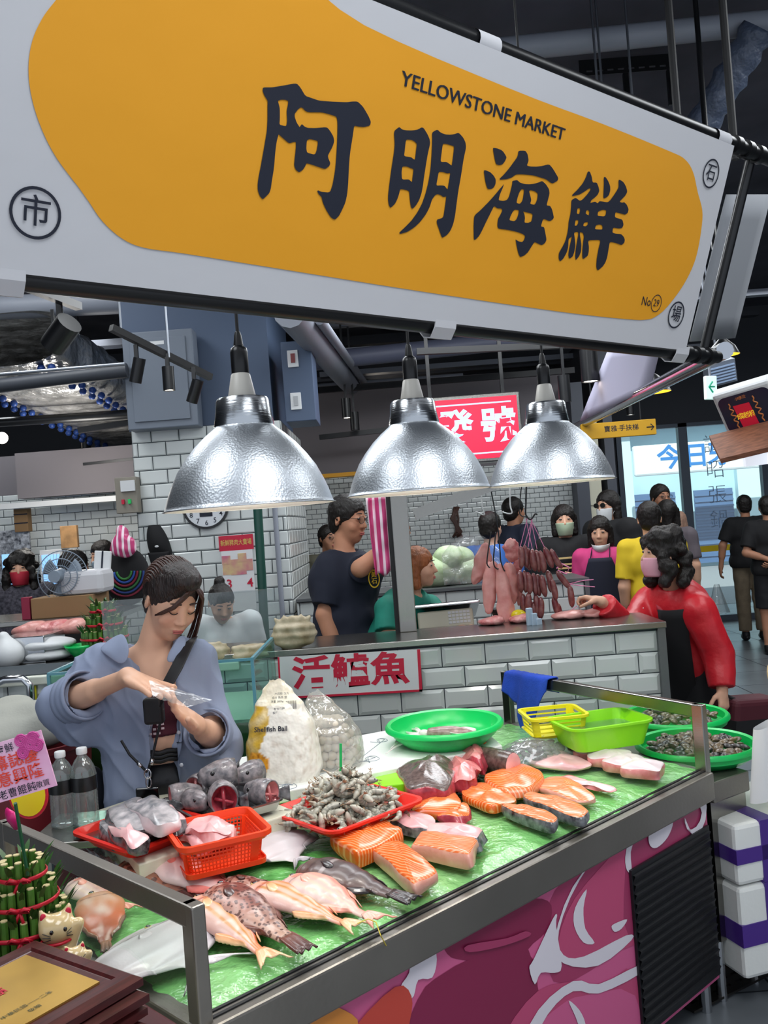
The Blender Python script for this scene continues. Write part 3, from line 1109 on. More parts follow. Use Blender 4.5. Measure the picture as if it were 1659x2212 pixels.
art = [('deep', [(1540,1660),(1350,1760),(1280,1830),(1180,1960),(1195,2120),(1300,2080),(1375,2010),(1380,1890),(1545,1790)],4),
       ('wine', [(955,2005),(1060,1960),(1150,1940),(1190,1955),(1180,2010),(1140,2050),(1150,2090),(1010,2075),(965,2060)],3),
       ('wine', [(1030,2068),(1140,2062),(1160,2130),(1160,2330),(870,2330),(900,2160),(960,2100)],3),
       ('rose', [(1205,2030),(1240,1940),(1330,1835),(1352,1800),(1345,1990),(1370,2040),(1280,2060),(1225,2070)],3),
       ('rose', [(1055,2340),(1090,2230),(1160,2140),(1240,2120),(1300,2130),(1370,2100),(1372,2340)],3),
       ('pink', [(1110,2340),(1150,2230),(1210,2170),(1260,2150),(1370,2150),(1372,2340)],3),
       ('white', [(1545,1640),(1340,1790),(1250,1900),(1205,2010),(1215,2062),(1260,2065),(1350,2020),(1362,2030),(1290,2085),(1215,2080),(1196,2030),(1235,1915),(1325,1800),(1360,1760)],3),
       ('white', [(1265,1920),(1240,1960),(1238,2000),(1258,2035),(1282,2036),(1262,2005),(1258,1960)],3),
       ('white', [(1360,1800),(1348,1850),(1352,1880),(1362,1880),(1360,1840),(1372,1800)],3),
       ('white', [(1318,2000),(1330,1992),(1352,1985),(1340,2005),(1325,2012)],3),
       ('white', [(1100,2300),(1160,2180),(1235,2118),(1290,2125),(1375,2085),(1375,2105),(1290,2145),(1235,2140),(1180,2190),(1120,2300)],3),
       ('white', [(1225,2160),(1248,2180),(1262,2212),(1265,2260),(1252,2230),(1240,2195)],3),
       ('white', [(1150,2070),(1190,1985),(1200,1975),(1198,2000),(1210,2085),(1195,2100),(1165,2100),(1152,2125),(1140,2090)],3),
       ('white', [(862,2130),(880,2100),(885,2060),(905,2030),(930,2040),(940,2070),(930,2110),(900,2115),(890,2150),(875,2155)],3),
       ('red', [(700,2330),(760,2220),(850,2130),(885,2150),(880,2212),(850,2330)],3),
       ('orange', [(540,2300),(600,2215),(680,2170),(740,2180),(770,2220),(700,2330)],3),
       ('white', [(1438,1760),(1450,1775),(1438,1808),(1415,1830),(1400,1825),(1398,1800),(1415,1770)],4),
       ('white', [(1475,1765),(1480,1790),(1500,1785),(1512,1755),(1500,1715),(1520,1720),(1520,1770),(1500,1810),(1490,1800)],2),
       ('deep', [(1005,2040),(1090,2025),(1130,2010),(1140,2020),(1080,2042),(1010,2055)],3)]
for i, (c, pts, n) in enumerate(art):
 q = fclip(fpx(pts, n),-LF + .02,-.03, PV0, PV1 - .002)
 if q:
  b = MB()
  b.sheet(PF, [q],.0016 + .0003 * i)
  b.build('panel_print', pm[c], counter)
# ventilation grille
g0, g1 = PF.pix(1352,1900), PF.pix(1520,1800)
gl, gr = PF.pix(1356,1880)[0], PF.pix(1525,1785)[0]
gt = PF.pix(1440,1830)[1]
gr = min(gr, -.035)
b = MB()
b.boxf(PF, gl, gr, PV0 + .02, gt, .004,.012)
n = 17
for k in range(n):
 v = PV0 + .03 + (gt - PV0 - .04) * k / n
 P = [PF.p(gl + .006, v, .012), PF.p(gr - .006, v, .012), PF.p(gr - .006, v + .02,.02), PF.p(gl + .006, v + .02,.02), PF.p(gl + .006, v + .022,.012), PF.p(gr - .006, v + .022,.012)]
 b.add(P, [(0,1,2,3),(3,2,5,4)])
b.build('vent_grille', mat('black_grille', '15161a', .45), counter)
for P in (KA, KB, KC, KD):
 b = MB()
 q = P * .94 + (KA + KB + KC + KD) * .015
 b.tube([at(q, 0), at(q, .13)],.02,10)
 b.build('foot', m_steelb, counter)
# side stand to the right of the counter
stand = thing('steel_side_table', 'narrow steel stand butting against the right end of the counter', 'stand', at(KB + KU * .1, 0))
sa, sb_ = KB + KU * .035 + KN * -.01, KB + KU * .16 + KN * -.0
TS = .735
v_ = (KD - KB).normalized()
q = [KB + KU * .03, at(Z(1606,1662, TS),0), at(Z(1606,1662, TS),0) + v_ * 1.0 + KU * .1, KD + KU * .03]
q = [at(p, 0) for p in q]
b = MB()
b.add([at(p, .2) for p in q] + [at(p, TS - .07) for p in q],[(3,2,1,0),(4,5,6,7),(0,1,5,4),(1,2,6,5),(2,3,7,6),(3,0,4,7)])
b.build('side_panel', m_steel, stand)
q2 = [p + (p - (q[0] + q[1] + q[2] + q[3]) / 4).normalized() * .02 for p in q]
b = MB()
b.add([at(p, TS - .07) for p in q2] + [at(p, TS) for p in q2],[(3,2,1,0),(4,5,6,7),(0,1,5,4),(1,2,6,5),(2,3,7,6),(3,0,4,7)])
b.build('table_top', m_rail, stand, bevel=.006)
for p in q:
 b = MB()
 pp = p * .96 + (q[0] + q[1] + q[2] + q[3]) * .01
 b.tube([at(pp, 0), at(pp, .2)],.018,10)
 b.build('leg', m_steelb, stand)
# ================================================================ whole fish
def spot_mat(name, scale, dark, amt, rough=.34, streak=None, size=.35):
 if name in MATS:
  return MATS[name]
 m = mat(name, 'ffffff', rough, attr=True, coat=.12, spec=.5, bump=(55, .25, .004))
 nt = m.node_tree
 L = nt.links.new
 b = nt.nodes['Principled BSDF']
 tc = nt.nodes.new('ShaderNodeTexCoord')
 vo = nt.nodes.new('ShaderNodeTexVoronoi')
 vo.inputs['Scale'].default_value = scale
 if streak:
  mp = nt.nodes.new('ShaderNodeMapping')
  mp.inputs['Scale'].default_value = streak
  L(tc.outputs['Object'], mp.inputs[0])
  L(mp.outputs[0], vo.inputs['Vector'])
 else:
  L(tc.outputs['Object'], vo.inputs['Vector'])
 rp = nt.nodes.new('ShaderNodeValToRGB')
 rp.color_ramp.elements[0].position = size
 rp.color_ramp.elements[0].color = (amt, amt, amt, 1)
 rp.color_ramp.elements[1].position = size + .12
 rp.color_ramp.elements[1].color = (0,0,0,1)
 L(vo.outputs['Distance'], rp.inputs[0])
 mx = nt.nodes.new('ShaderNodeMix')
 mx.data_type = 'RGBA'
 L(rp.outputs[0], mx.inputs[0])
 at = [n for n in nt.nodes if n.type == 'ATTRIBUTE'][0]
 L(at.outputs['Color'], mx.inputs[6])
 mx.inputs[7].default_value = (*lin(dark),1)
 L(mx.outputs[2], b.inputs['Base Color'])
 return m
m_fish = mat('wet_fish_skin', 'ffffff', .34, attr=True, coat=.12, spec=.5, bump=(120, .12, .003))
m_fin = mat('fin_membrane', 'ffffff', .3, attr=True, coat=.3, bump=(90, .3, .004), stretch=(.3, 1, 1))
m_eye = mat('fish_eye', '0a0a0c', .05, coat=1)
m_eyer = mat('fish_eye_ring', 'd8c27a', .15, coat=1)
def lerp(a, b, t):
 return tuple(x + (y - x) * t for x, y in zip(a, b))
def ramp(stops, t):
 for (t0, c0),(t1, c1) in zip(stops, stops[1:]):
  if t <= t1:
   return lerp(c0, c1, max(0, min(1,(t - t0) / (t1 - t0 + 1e-9))))
 return stops[-1][1]
def interp(tab, t):
 for (t0, c0),(t1, c1) in zip(tab, tab[1:]):
  if t <= t1:
   q = max(0, min(1,(t - t0) / (t1 - t0 + 1e-9)))
   q = q * q * (3 - 2 * q)
   return c0 + (c1 - c0) * q
 return tab[-1][1]
PROFILES = {
 'bream': [(0,.1),(.06,.42),(.16,.74),(.3,.97),(.42,1.0),(.58,.82),(.75,.48),(.9,.22),(1,.2)],
 'grouper': [(0,.2),(.05,.5),(.14,.8),(.28,1.0),(.45,.98),(.62,.8),(.8,.5),(.92,.36),(1,.34)],
 'round': [(0,.2),(.06,.6),(.18,.95),(.35,1.1),(.55,1.0),(.75,.7),(.9,.3),(1,.2)],
 'diamond': [(0,.12),(.08,.45),(.25,.85),(.45,1.1),(.6,1.0),(.78,.55),(.92,.18),(1,.12)],
}
def fish(name, label, head, tail, wid, prof, colf, fincol, z=.806, thick=.55, dors=1, skinm=None, fork=.55, tailw=.9, bend=0.0, pect=True,
         eye=.06, group=None, eyering=True, dfin=(.28,.85,.3), afin=(.6,.85,.22), roll=0.0, tl=.2, pcol=None, vent=True, bodyfrac=None):
 H, T = Z(head[0], head[1], z + .015), Z(tail[0], tail[1], z + .008)
 L = (T - H).length
 d = (T - H)
 rz = math.atan2(d.y, d.x)
 LB = L * (1 - tl)
 root = thing(name, label, 'fish', (H.x, H.y, z), rz, group)
 hh = L * wid / 2
 tt = hh * thick
 pf = PROFILES[prof]
 def c0(t):
  return Vector((LB * t, bend * L * math.sin(PI * t) * dors, 0))
 NS, NR = 76,80
 b = MB()
 P, C, Fs = [],[],[]
 for i in range(NS + 1):
  t = i / NS
  h = hh * interp(pf, t) * (1 if t > .015 else .5)
  w = tt * (interp(pf, t) ** .8) * (1 - .45 * t)
  c = c0(t)
  for j in range(NR):
   a = 2 * PI * j / NR
   s_ = math.cos(a)
   y = h * s_ * (1.0 if s_ * dors > 0 else 1.08)
   zz = w * math.sin(a) * (1 if math.sin(a) > 0 else .75)
   P.append((c.x, c.y + y, w * .75 + zz))
   cc_ = colf(t, s_ * dors)
   if abs(t - .2 - .035 * (1 - s_ * s_)) < .009 and abs(s_) < .85 or (t < .075 and abs(s_ * dors + .15) < .1):
    cc_ = lerp(cc_, (.05,.02,.02),.55)
   C.append(cc_)
 for i in range(NS):
  for j in range(NR):
   k = (j + 1) % NR
   Fs.append((i * NR + j, (i + 1) * NR + j, (i + 1) * NR + k, i * NR + k))
 Fs.append(tuple(range(NR)))
 Fs.append(tuple(range(NS * NR, (NS + 1) * NR))[::-1])
 b.M = world_of(root) @ (Matrix.Rotation(roll, 4, 'X'))
 b.add(P, Fs, C)
 b.build('body', skinm or m_fish, root, smooth=True)
 # tail fin
 M = world_of(root)
 b = MB()
 b.M = M
 x0 = LB * .985
 y0 = c0(1).y
 hb = hh * interp(pf, 1) * .9
 TL = L * tl
 hw = hh * tailw * .75
 n = 12
 def tf(i, j):
  s_ = -1 + 2 * i
  e = abs(s_)
  x = x0 + TL * j * (1 - fork * (1 - e ** 1.3))
  y = y0 + s_ * (hb + (hw - hb) * j ** .9)
  return (x, y, tt * .22 * (1 - j) + .004 + .004 * math.sin(s_ * 9 + j * 3) * j)
 b.grid(tf, n, 6, lambda i, j: lerp(fincol[0], fincol[1], j))
 b.build('tail_fin', m_fin, root, smooth=True, solid=.0025)
 # dorsal and anal fins
 for nm, (a0, a1, fh), sg in (('dorsal_fin', dfin, dors),('anal_fin', afin, -dors)):
  if fh <= 0:
   continue
  b = MB()
  b.M = M
  def df(i, j):
   t = a0 + (a1 - a0) * i
   c = c0(t)
   h = hh * interp(pf, t) * (.93 if sg == dors else 1.0)
   e = math.sin(PI * min(1, i * 1.15 + .1)) ** .6
   sp = 1 + .12 * (1 if int(i * 16) % 2 else -1) * j
   return (c.x + j * L * .035, c.y + sg * (h + hh * fh * j * e * sp), tt * .6 * (1 - .7 * j) * (1 - .4 * t) + .004)
  b.grid(df, 16,3, lambda i, j: lerp(fincol[0], fincol[1], j))
  b.build(nm, m_fin, root, smooth=True, solid=.002)
 if pect:
  b = MB()
  b.M = M
  tp = .27
  cx = c0(tp)
  wz = tt * (interp(pf, tp) ** .8) * 1.4
  def pfn(i, j):
   a = (-.5 + i) * .9 - .25 * dors
   r = L * .13 * j * (1 - .4 * (2 * i - 1) ** 2)
   return (cx.x + r * math.cos(a), cx.y - hh * .12 * dors + r * math.sin(a) * .9 + (i - .5) * hh * .12, wz * (1 - .15 * j) + .004 + .01 * j * (1 - j) * 4 * .4)
  pc = pcol or fincol
  b.grid(pfn, 8,5, lambda i, j: lerp(pc[0], pc[1], j))
  b.build('pectoral_fin', m_fin, root, smooth=True, solid=.002)
 te = .105
 ce = c0(te)
 he = hh * interp(pf, te)
 we = tt * (interp(pf, te) ** .8)
 r = L * eye * .32
 ys = he * .3 * dors
 ez = we * .75 + we * math.sqrt(max(.05,1 - (ys / he) ** 2)) * .93
 if eyering:
  b = MB()
  b.M = M
  b.ell((ce.x, ce.y + ys, ez),(r * 1.35, r * 1.35, r * .55))
  b.build('eye_ring', m_eyer, root, smooth=True)
 b = MB()
 b.M = M
 b.ell((ce.x, ce.y + ys, ez + r * .22),(r, r, r * .55))
 b.build('eye', m_eye, root, smooth=True)
 return root
def c_(h):
 return lin(h)
def bream_col(t, s):
 base = ramp([(-1, c_('d8aaa0')),(-.45, c_('dcbcb0')),(.1, c_('dcaa8c')),(.6, c_('da7e68')),(1, c_('cc5442'))], s)
 st = .5 + .5 * math.sin((s + .1) * 15)
 if t > .2 and -.75 < s < .95:
  base = lerp(base, c_('c07c0a'), .95 * st ** 2)
 if t < .2:
  base = lerp(base, c_('ecA08c'.lower()), .55)
 if abs(t - .23) < .02 and abs(s) < .75:
  base = lerp(base, c_('d9705c'), .5)
 if t > .88:
  base = lerp(base, c_('ee8a5a'),(t - .88) * 6)
 return base
def pale_bream_col(t, s):
 base = ramp([(-1, c_('d8bcb6')),(-.2, c_('d8b0a6')),(.4, c_('d8948a')),(1, c_('cc6a5c'))], s)
 if .17 < t < .24 and -.3 < s < .5:
  base = lerp(base, c_('e0603c'), .55)
 if t > .25:
  base = lerp(base, c_('f2d2a2'), .3 * (.5 + .5 * math.sin(s * 18)))
 return base
def brown_col(t, s):
 base = ramp([(-1, c_('6b5752')),(-.4, c_('4e3c3a')),(.3, c_('43312f')),(1, c_('2e2322'))], s)
 if .33 < t < .37 and s < .5:
  base = lerp(base, c_('a89a98'), .7)
 if t < .2:
  base = lerp(base, c_('6a5048'), .5)
 n = noise.noise(Vector((t * 9, s * 3,1)))
 return lerp(base, c_('7c6864'), max(0, n) * .5)
def spotted_col(t, s):
 base = ramp([(-1, c_('c49c90')),(-.5, c_('a8705f')),(.1, c_('7c3c30')),(.7, c_('652c24')),(1, c_('54241c'))], s)
 n = noise.noise(Vector((t * 10, s * 3,4)))
 base = lerp(base, c_('d8bcb2'), max(0, n) * 1.1)
 if t > .55:
  base = lerp(base, c_('cfae98'),(t - .55) * 1.4)
 return base
def snapper_col(t, s):
 return ramp([(-1, c_('e2c8c6')),(-.3, c_('dfb4b0')),(.2, c_('da7f7a')),(1, c_('e0635e'))], s)
def mottle_col(t, s):
 n = noise.noise(Vector((t * 12, s * 4,9)))
 return lerp(ramp([(-1, c_('a8765e')),(0, c_('6a3c30')),(1, c_('3a2320'))], s), c_('a05a44'), max(0, n))
def white_col(t, s):
 n = noise.noise(Vector((t * 5, s * 2,3)))
 return lerp(ramp([(-1, c_('d2cccd')),(.2, c_('c9c2c4')),(.8, c_('c4babe')),(1, c_('9a8f92'))], s), c_('d7c9cc'), max(0, n) * .8)
def orange_col(t, s):
 n = noise.noise(Vector((t * 5, s * 2,7)))
 return lerp(ramp([(0, c_('c08a68')),(.3, c_('d89a72')),(.6, c_('cc6a44')),(1, c_('8a4a34'))], t), c_('efdcd0'), max(0, n + .25 - .3 * abs(s)))
FP = (c_('f2a98c'), c_('f09a78'))
FY = (c_('f0a070'), c_('f2c89a'))
m_spot = spot_mat('spotted_skin', 95, '4a221c', .85, size=.33)
m_spot2 = spot_mat('mottled_skin', 60, '2a1614', .7, size=.4)
fish('dark_grouper', 'dark brown grouper with a pale scar behind its head, beside the salmon blocks', (645,1880),(900,1942),.31, 'grouper', brown_col,
     (c_('3a2c2c'), c_('262022')), dors=1, thick=.62, fork=.1, tailw=.75, bend=.03, eye=.05, eyering=False, z=.812)
fish('pale_bream', 'plump pale pink bream with an orange cheek mark, below the dark grouper', (606,1908),(836,1990),.33, 'bream', pale_bream_col, (c_('f2b6a4'), c_('f4a08a')), dors=1, thick=.6, bend=.03, z=.81, tl=.18)
fish('golden_bream', 'pink bream with golden stripes and a long yellow tail thread', (522,1922),(790,2004),.27, 'bream', bream_col, FY, dors=1, thick=.6, bend=.03, z=.81, tl=.16)
fish('golden_bream', 'golden striped bream just right of the glass side post, red forked tail', (404,1950),(602,2078),.29, 'bream', bream_col, FY, dors=1, thick=.6, bend=.03, z=.81, tl=.17)
fish('spotted_grouper', 'reddish brown spotted grouper lying between the two golden breams', (452,1935),(668,2050),.3, 'grouper', spotted_col, (c_('7c4a3e'), c_('4a2a26')), dors=1, thick=.68, fork=.05, tailw=.6,
     skinm=m_spot, bend=.01, z=.814, pcol=(c_('6a3c34'), c_('3c2622')), eyering=False)
fish('spotted_grouper', 'small spotted grouper poking out from under the orange basket', (478,1902),(640,1915),.3, 'grouper', spotted_col, (c_('7c4a3e'), c_('4a2a26')), dors=1, thick=.6, fork=.05, tailw=.6,
     skinm=m_spot, z=.808, eyering=False)
fish('pink_snapper', 'pink snapper with a white belly half under the orange basket', (322,1868),(560,1942),.3, 'bream', snapper_col, (c_('ee8f86'), c_('e46a60')), dors=1, thick=.6, z=.808, tl=.16)
fish('mottled_rockfish', 'dark mottled rockfish lying behind the left guard rail', (268,1872),(425,1940),.34, 'grouper', mottle_col, (c_('4a2c26'), c_('33201c')), dors=1, thick=.6, skinm=m_spot2, z=.808, fork=.1, eyering=False)
fish('filefish', 'rounded orange and cream filefish behind the left side glass', (206,1924),(232,2054),.30, 'round', orange_col, (c_('a8785c'), c_('5c4a42')), dors=-1, thick=.35, z=.806, fork=.1, tl=.14, tailw=.35, dfin=(.5,.9,.1), afin=(.5,.9,.1), pect=False)
fish('white_pomfret', 'big white pomfret seen through the left side glass, body partly behind the post', (288,2012),(490,2098),1.0, 'diamond', white_col, (c_('dcd4d6'), c_('c9bfc2')), dors=1, thick=.15, z=.806, fork=.8, tailw=.9, tl=.26,
     dfin=(.4,.8,.2), afin=(.4,.8,.25), pect=True)
fish('white_pomfret', 'white pomfret right behind the orange basket, dark fin tips', (540,1806),(672,1866),.75, 'diamond', white_col, (c_('cfc8ca'), c_('77757a')), dors=1, thick=.22, z=.806, fork=.8, tailw=.6, tl=.2, dfin=(.4,.8,.3), afin=(.4,.8,.3))
fish('pink_snapper', 'pale pink snapper at the far left end of the bed behind the glass', (150,1905),(290,1965),.34, 'bream', pale_bream_col, (c_('f2b6a4'), c_('f4a08a')), dors=1, thick=.5, z=.806)
# the long thread from the golden bream's tail
b = MB()
pts = [Z(772,1995,.825), Z(795,1985,.83), Z(812,1992,.825), Z(822,2020,.81), PLN(832,2050, PF.O, PF.N) - KN * -.012, PLN(838,2085, PF.O, PF.N) + KN * .008]
b.tube([pts[0], pts[1], pts[2], pts[3]],.0012,6)
b.tube([pts[3], at(KB + (KA - KB) * .5,0) * 0 + pts[4], pts[5]],.0012,6)
tag(b.build('tail_thread', mat('yellow_thread', 'd8c23a', .4)), 'fine yellow thread trailing from a bream tail over the counter edge', 'thread')
# ================================================================ cut fish
def stripe_mat(name, base, pale, scale=34, rough=.24, dist=3.0, ax='X', sharp=(.55, .95)):
 m = mat(name, base, rough, coat=.15, bump=(30,.2,.004))
 nt = m.node_tree
 L = nt.links.new
 tc = nt.nodes.new('ShaderNodeTexCoord')
 wv = nt.nodes.new('ShaderNodeTexWave')
 wv.bands_direction = ax
 wv.inputs['Scale'].default_value = scale
 wv.inputs['Distortion'].default_value = dist
 wv.inputs['Detail'].default_value = 1
 wv.inputs['Detail Scale'].default_value = .25
 rp = nt.nodes.new('ShaderNodeValToRGB')
 rp.color_ramp.elements[0].position = sharp[0]
 rp.color_ramp.elements[0].color = (*lin(base),1)
 rp.color_ramp.elements[1].position = sharp[1]
 rp.color_ramp.elements[1].color = (*lin(pale),1)
 L(tc.outputs['Object'], wv.inputs[0])
 L(wv.outputs['Fac'], rp.inputs[0])
 L(rp.outputs[0], nt.nodes['Principled BSDF'].inputs['Base Color'])
 return m
m_salmon = stripe_mat('salmon_flesh', 'e8641e', 'f2a06a', 30, dist=5)
m_salmon2 = stripe_mat('pale_salmon_flesh', 'ec7a42', 'f4b490', 30, dist=5)
m_pinkf = mat('pink_flesh', 'e7a09c', .26, coat=.15, noise_=(22, .4, 4), col2='c9696c', bump=(30, .3, .005))
m_palef = mat('pale_pink_flesh', 'efc6c4', .28, coat=.15, noise_=(14, .25, 4), col2='dba0a4', bump=(26, .3, .005))
m_belly = mat('salmon_belly', 'f0b6a2', .28, coat=.15, noise_=(24, .4, 4), col2='e39a88', bump=(30, .4, .006))
m_skinb = mat('black_fish_skin', '26262a', .22, coat=.15, noise_=(40, .6, 4), col2='8a8c90')
m_skins = mat('silver_fish_skin', 'b6b7bb', .22, metal=.3, coat=.15, noise_=(12, .3, 3), col2='8b8c92')
m_skinbr = mat('brown_fish_skin', '6f5c56', .26, coat=.4, noise_=(60, .5, 4), col2='4a3a36', bump=(90, .4, .004))
m_blood = mat('red_flesh', 'c4505c', .25, coat=.15, noise_=(26, .5, 4), col2='8a2434', bump=(24, .5, .008))
m_whitef = mat('white_flesh', 'ece0e0', .28, coat=.15, noise_=(12, .15, 4), col2='d9c4c8', bump=(24, .25, .005))
def slab(name, label, quad, z, th, mats, cat='fish fillet', group=None, round_=.25, dome=.25, lip=.2, wob=.004, parent=None, bend=0.0, seg=5, kind=None):
 """a cut piece lying on the plane z; quad = four picture corners of its outline, long side first"""
 G = [Z(p[0], p[1], z + th * .5) for p in quad]
 G = [Vector((p.x, p.y, z)) for p in G]
 c = sum(G, Vector()) / len(G)
 ax = (G[1] - G[0]) + ((G[2] - G[3]) if len(G) == 4 else Vector())
 rz = math.atan2(ax.y, ax.x)
 root = parent
 loc = [rotz(-rz) @ (p - c) for p in G]
 # rounded outline
 out = []
 m = len(loc)
 for i in range(m):
  a, q, d = loc[i - 1], loc[i], loc[(i + 1) % m]
  p0 = q + (a - q) * round_
  p1 = q + (d - q) * round_
  for k in range(seg + 1):
   t = k / seg
   out.append(p0 * (1 - t) ** 2 + q * 2 * t * (1 - t) + p1 * t * t)
  nx = d + (q - d) * round_
  for k in range(1,4):
   out.append(p1 + (nx - p1) * k / 4)
 n = len(out)
 P, Fs, MI = [],[],[]
 s0 = abs(hash(label)) % 1000 * 0 + len(label) * 7.3 + quad[0][0]
 for k, (sc, hz) in enumerate(((.95,0),(1.0,.25),(1.0,.62),(.965,.9),(.9,1.0),(.62,1 + dome * .5),(.32,1 + dome * .85))):
  for p in out:
   w = noise.noise(Vector((p.x * 14 + s0, p.y * 14, hz * 1.5))) * wob * 2
   zz = th * hz + (w if k > 1 else 0) + bend * (p.x ** 2)
   P.append((p.x * sc + w, p.y * sc + w, max(0, zz)))
 P.append((0,0, th * (1 + dome)))
 R = 7
 b = MB()
 b.M = Matrix.Translation(c) @ rotz(rz)
 faces, mi = [],[]
 for k in range(R - 1):
  for i in range(n):
   j = (i + 1) % n
   faces.append((k * n + i, k * n + j, (k + 1) * n + j, (k + 1) * n + i))
   mi.append(1 if k < 3 else 0)
 for i in range(n):
  faces.append(((R - 1) * n + i, (R - 1) * n + (i + 1) % n, R * n))
  mi.append(0)
 faces.append(tuple(range(n))[::-1])
 mi.append(1)
 if parent is None:
  o = bpy.data.objects.new(name, None)
  bpy.data.objects.remove(o)
 b.add(P, faces)
 b.mi = mi
 b.k = 1
 # local frame kept on the object so grain follows the piece
 me_parent = parent
 ob = b.build(name, mats, None, smooth=50)
 M = Matrix.Translation(c) @ rotz(rz)
 ob.data.transform(M.inverted())
 ob.matrix_basis = M if parent is None else world_of(parent).inverted() @ M
 if parent is not None:
  ob.parent = parent
  return ob
 return tag(ob, label, cat, group, kind)
# salmon blocks in front
slab('salmon_block', 'thick salmon block wrapped in film, left of the other two blocks', [(708,1815),(825,1772),(876,1812),(770,1862)],.806,.045,[m_salmon, m_salmon], round_=.12, dome=.1)
slab('salmon_block', 'salmon block with a pale pink near side, beside the dark grouper', [(800,1842),(852,1822),(950,1893),(895,1926)],.806,.038,[m_salmon, m_belly], round_=.1, dome=.1)
slab('salmon_block', 'salmon block with its pink belly side facing the customer', [(888,1836),(905,1802),(1034,1822),(1020,1868)],.806,.038,[m_salmon2, m_belly], round_=.1, dome=.1)
slab('fish_chunk', 'pale fish chunk with black skin behind the left salmon block', [(826,1780),(860,1758),(945,1776),(925,1806)],.806,.03,[m_palef, m_skinb], round_=.2, wob=.008)
slab('fish_chunk', 'pale fish chunk with black skin behind the pink bellied salmon block', [(916,1806),(935,1784),(1048,1800),(1040,1836)],.806,.03,[m_palef, m_skinb], round_=.2, wob=.008)
slab('salmon_fillet', 'ribbed salmon fillet with a bloody red edge, beside the shrimp tray', [(884,1770),(905,1715),(985,1718),(1008,1752)],.806,.03,[m_salmon, m_salmon], round_=.25, dome=.35, wob=.006)
slab('salmon_fillet', 'salmon flap with dark frayed end lying under the ribbed fillet', [(940,1770),(960,1738),(1022,1748),(1000,1782)],.806,.018,[m_salmon, m_blood], round_=.25, dome=.2, wob=.008)
slab('salmon_fillet', 'curved salmon fillet between the ribbed fillet and the salmon steaks', [(992,1722),(1010,1694),(1085,1704),(1122,1735),(1060,1752)],.806,.026,[m_salmon, m_salmon], round_=.25, dome=.3)
slab('salmon_fillet', 'large bright salmon fillet in the middle of the bed', [(1040,1684),(1120,1655),(1180,1682),(1150,1715),(1085,1720)],.81,.034,[m_salmon, m_salmon2], round_=.22, dome=.35)
slab('salmon_fillet', 'pale salmon belly fillet behind the two steaks', [(1148,1700),(1180,1682),(1240,1688),(1292,1728),(1245,1738)],.806,.022,[m_salmon2, m_belly], round_=.2, dome=.3)
def steak(label, q, sk):
 o = slab('salmon_steak', label, q, .806,.032,[m_salmon2, m_skinb], cat='salmon steak', round_=.38, dome=.08)
 return o
steak('salmon steak with dark skin, further from the customer of the two', [(1120,1728),(1150,1715),(1282,1755),(1258,1782)],0)
steak('smaller salmon steak with dark skin, nearer the counter edge', [(1076,1750),(1100,1738),(1212,1770),(1196,1796)],0)
slab('pink_fillet', 'thin pink fillet tapering towards the right corner of the bed', [(1205,1682),(1232,1676),(1338,1706),(1318,1712)],.806,.012,[m_palef, m_pinkf], round_=.3)
slab('pink_fillet', 'broad pale pink fillet beside the white fish rolls', [(1142,1652),(1150,1614),(1225,1630),(1285,1655),(1235,1662)],.806,.02,[m_palef, m_palef], round_=.2)
for i, (q, lb) in enumerate((([(1222,1612),(1232,1590),(1310,1602),(1295,1625)], 'farthest'),([(1236,1632),(1250,1606),(1342,1618),(1330,1640)], 'second'),([(1264,1645),(1280,1616),(1370,1632),(1360,1655)], 'third'),
                             ([(1296,1655),(1312,1626),(1400,1645),(1385,1668)], 'fourth'),([(1335,1668),(1348,1642),(1440,1655),(1425,1676)], 'nearest'))):
 slab('white_fish_roll', 'rolled white skinned fish piece, %s of the row of five at the right end' % lb, q, .808,.034,[m_whitef, m_pinkf], cat='fish piece', group='white fish rolls on the bed', round_=.2, dome=.3)
# half salmon with silver skin
H, T = Z(1040,1612,.86), Z(812,1618,.85)
hs = thing('half_salmon', 'tail half of a salmon with silver skin and an orange cut face', 'fish', (H.x, H.y, .81), math.atan2(T.y - H.y, T.x - H.x))
L_ = (T - H).length
b = MB()
b.M = world_of(hs)
rs = [.075,.076,.07,.058,.042,.026,.02]
P, Fs = [],[]
NR = 24
for i, r in enumerate(rs):
 x = L_ * .86 * i / (len(rs) - 1)
 for j in range(NR):
  a = 2 * PI * j / NR
  P.append((x + .04 * math.sin(a) * (1 - i / 6), r * math.cos(a), r * .62 * (1 + math.sin(a))))
for i in range(len(rs) - 1):
 for j in range(NR):
  k = (j + 1) % NR
  Fs.append((i * NR + j, (i + 1) * NR + j, (i + 1) * NR + k, i * NR + k))
Fs.append(tuple(range((len(rs) - 1) * NR, len(rs) * NR))[::-1])
b.add(P, Fs)
b.build('body', m_skins, hs, smooth=True)
b = MB()
b.M = world_of(hs)
P = []
for q in (1.0,.72,.4,.12):
 for j in range(NR):
  a = 2 * PI * j / NR
  P.append((.04 * math.sin(a) - .012 * (1 - q),.076 * q * math.cos(a),.076 * .62 * (1 + q * math.sin(a))))
Fs = [(k * NR + (j + 1) % NR, k * NR + j, (k + 1) * NR + j, (k + 1) * NR + (j + 1) % NR) for k in range(3) for j in range(NR)] + [tuple(range(3 * NR, 4 * NR))[::-1]]
b.add(P, Fs)
for a, r0 in ((.3,.028),(-.3,.028)):
 b.ell((-.012, a * .1,.05),(.018, r0,.03))
b.build('cut_face', stripe_mat('salmon_cut', 'e8682a', 'f3a478', 30, dist=9), hs, smooth=True)
b = MB()
b.M = world_of(hs)
b.grid(lambda i, j: (L_ * (.84 + .16 * j * (1 - .35 * (1 - abs(2 * i - 1)))),(2 * i - 1) * (.018 + .05 * j),.02 + .01 * j),10,4)
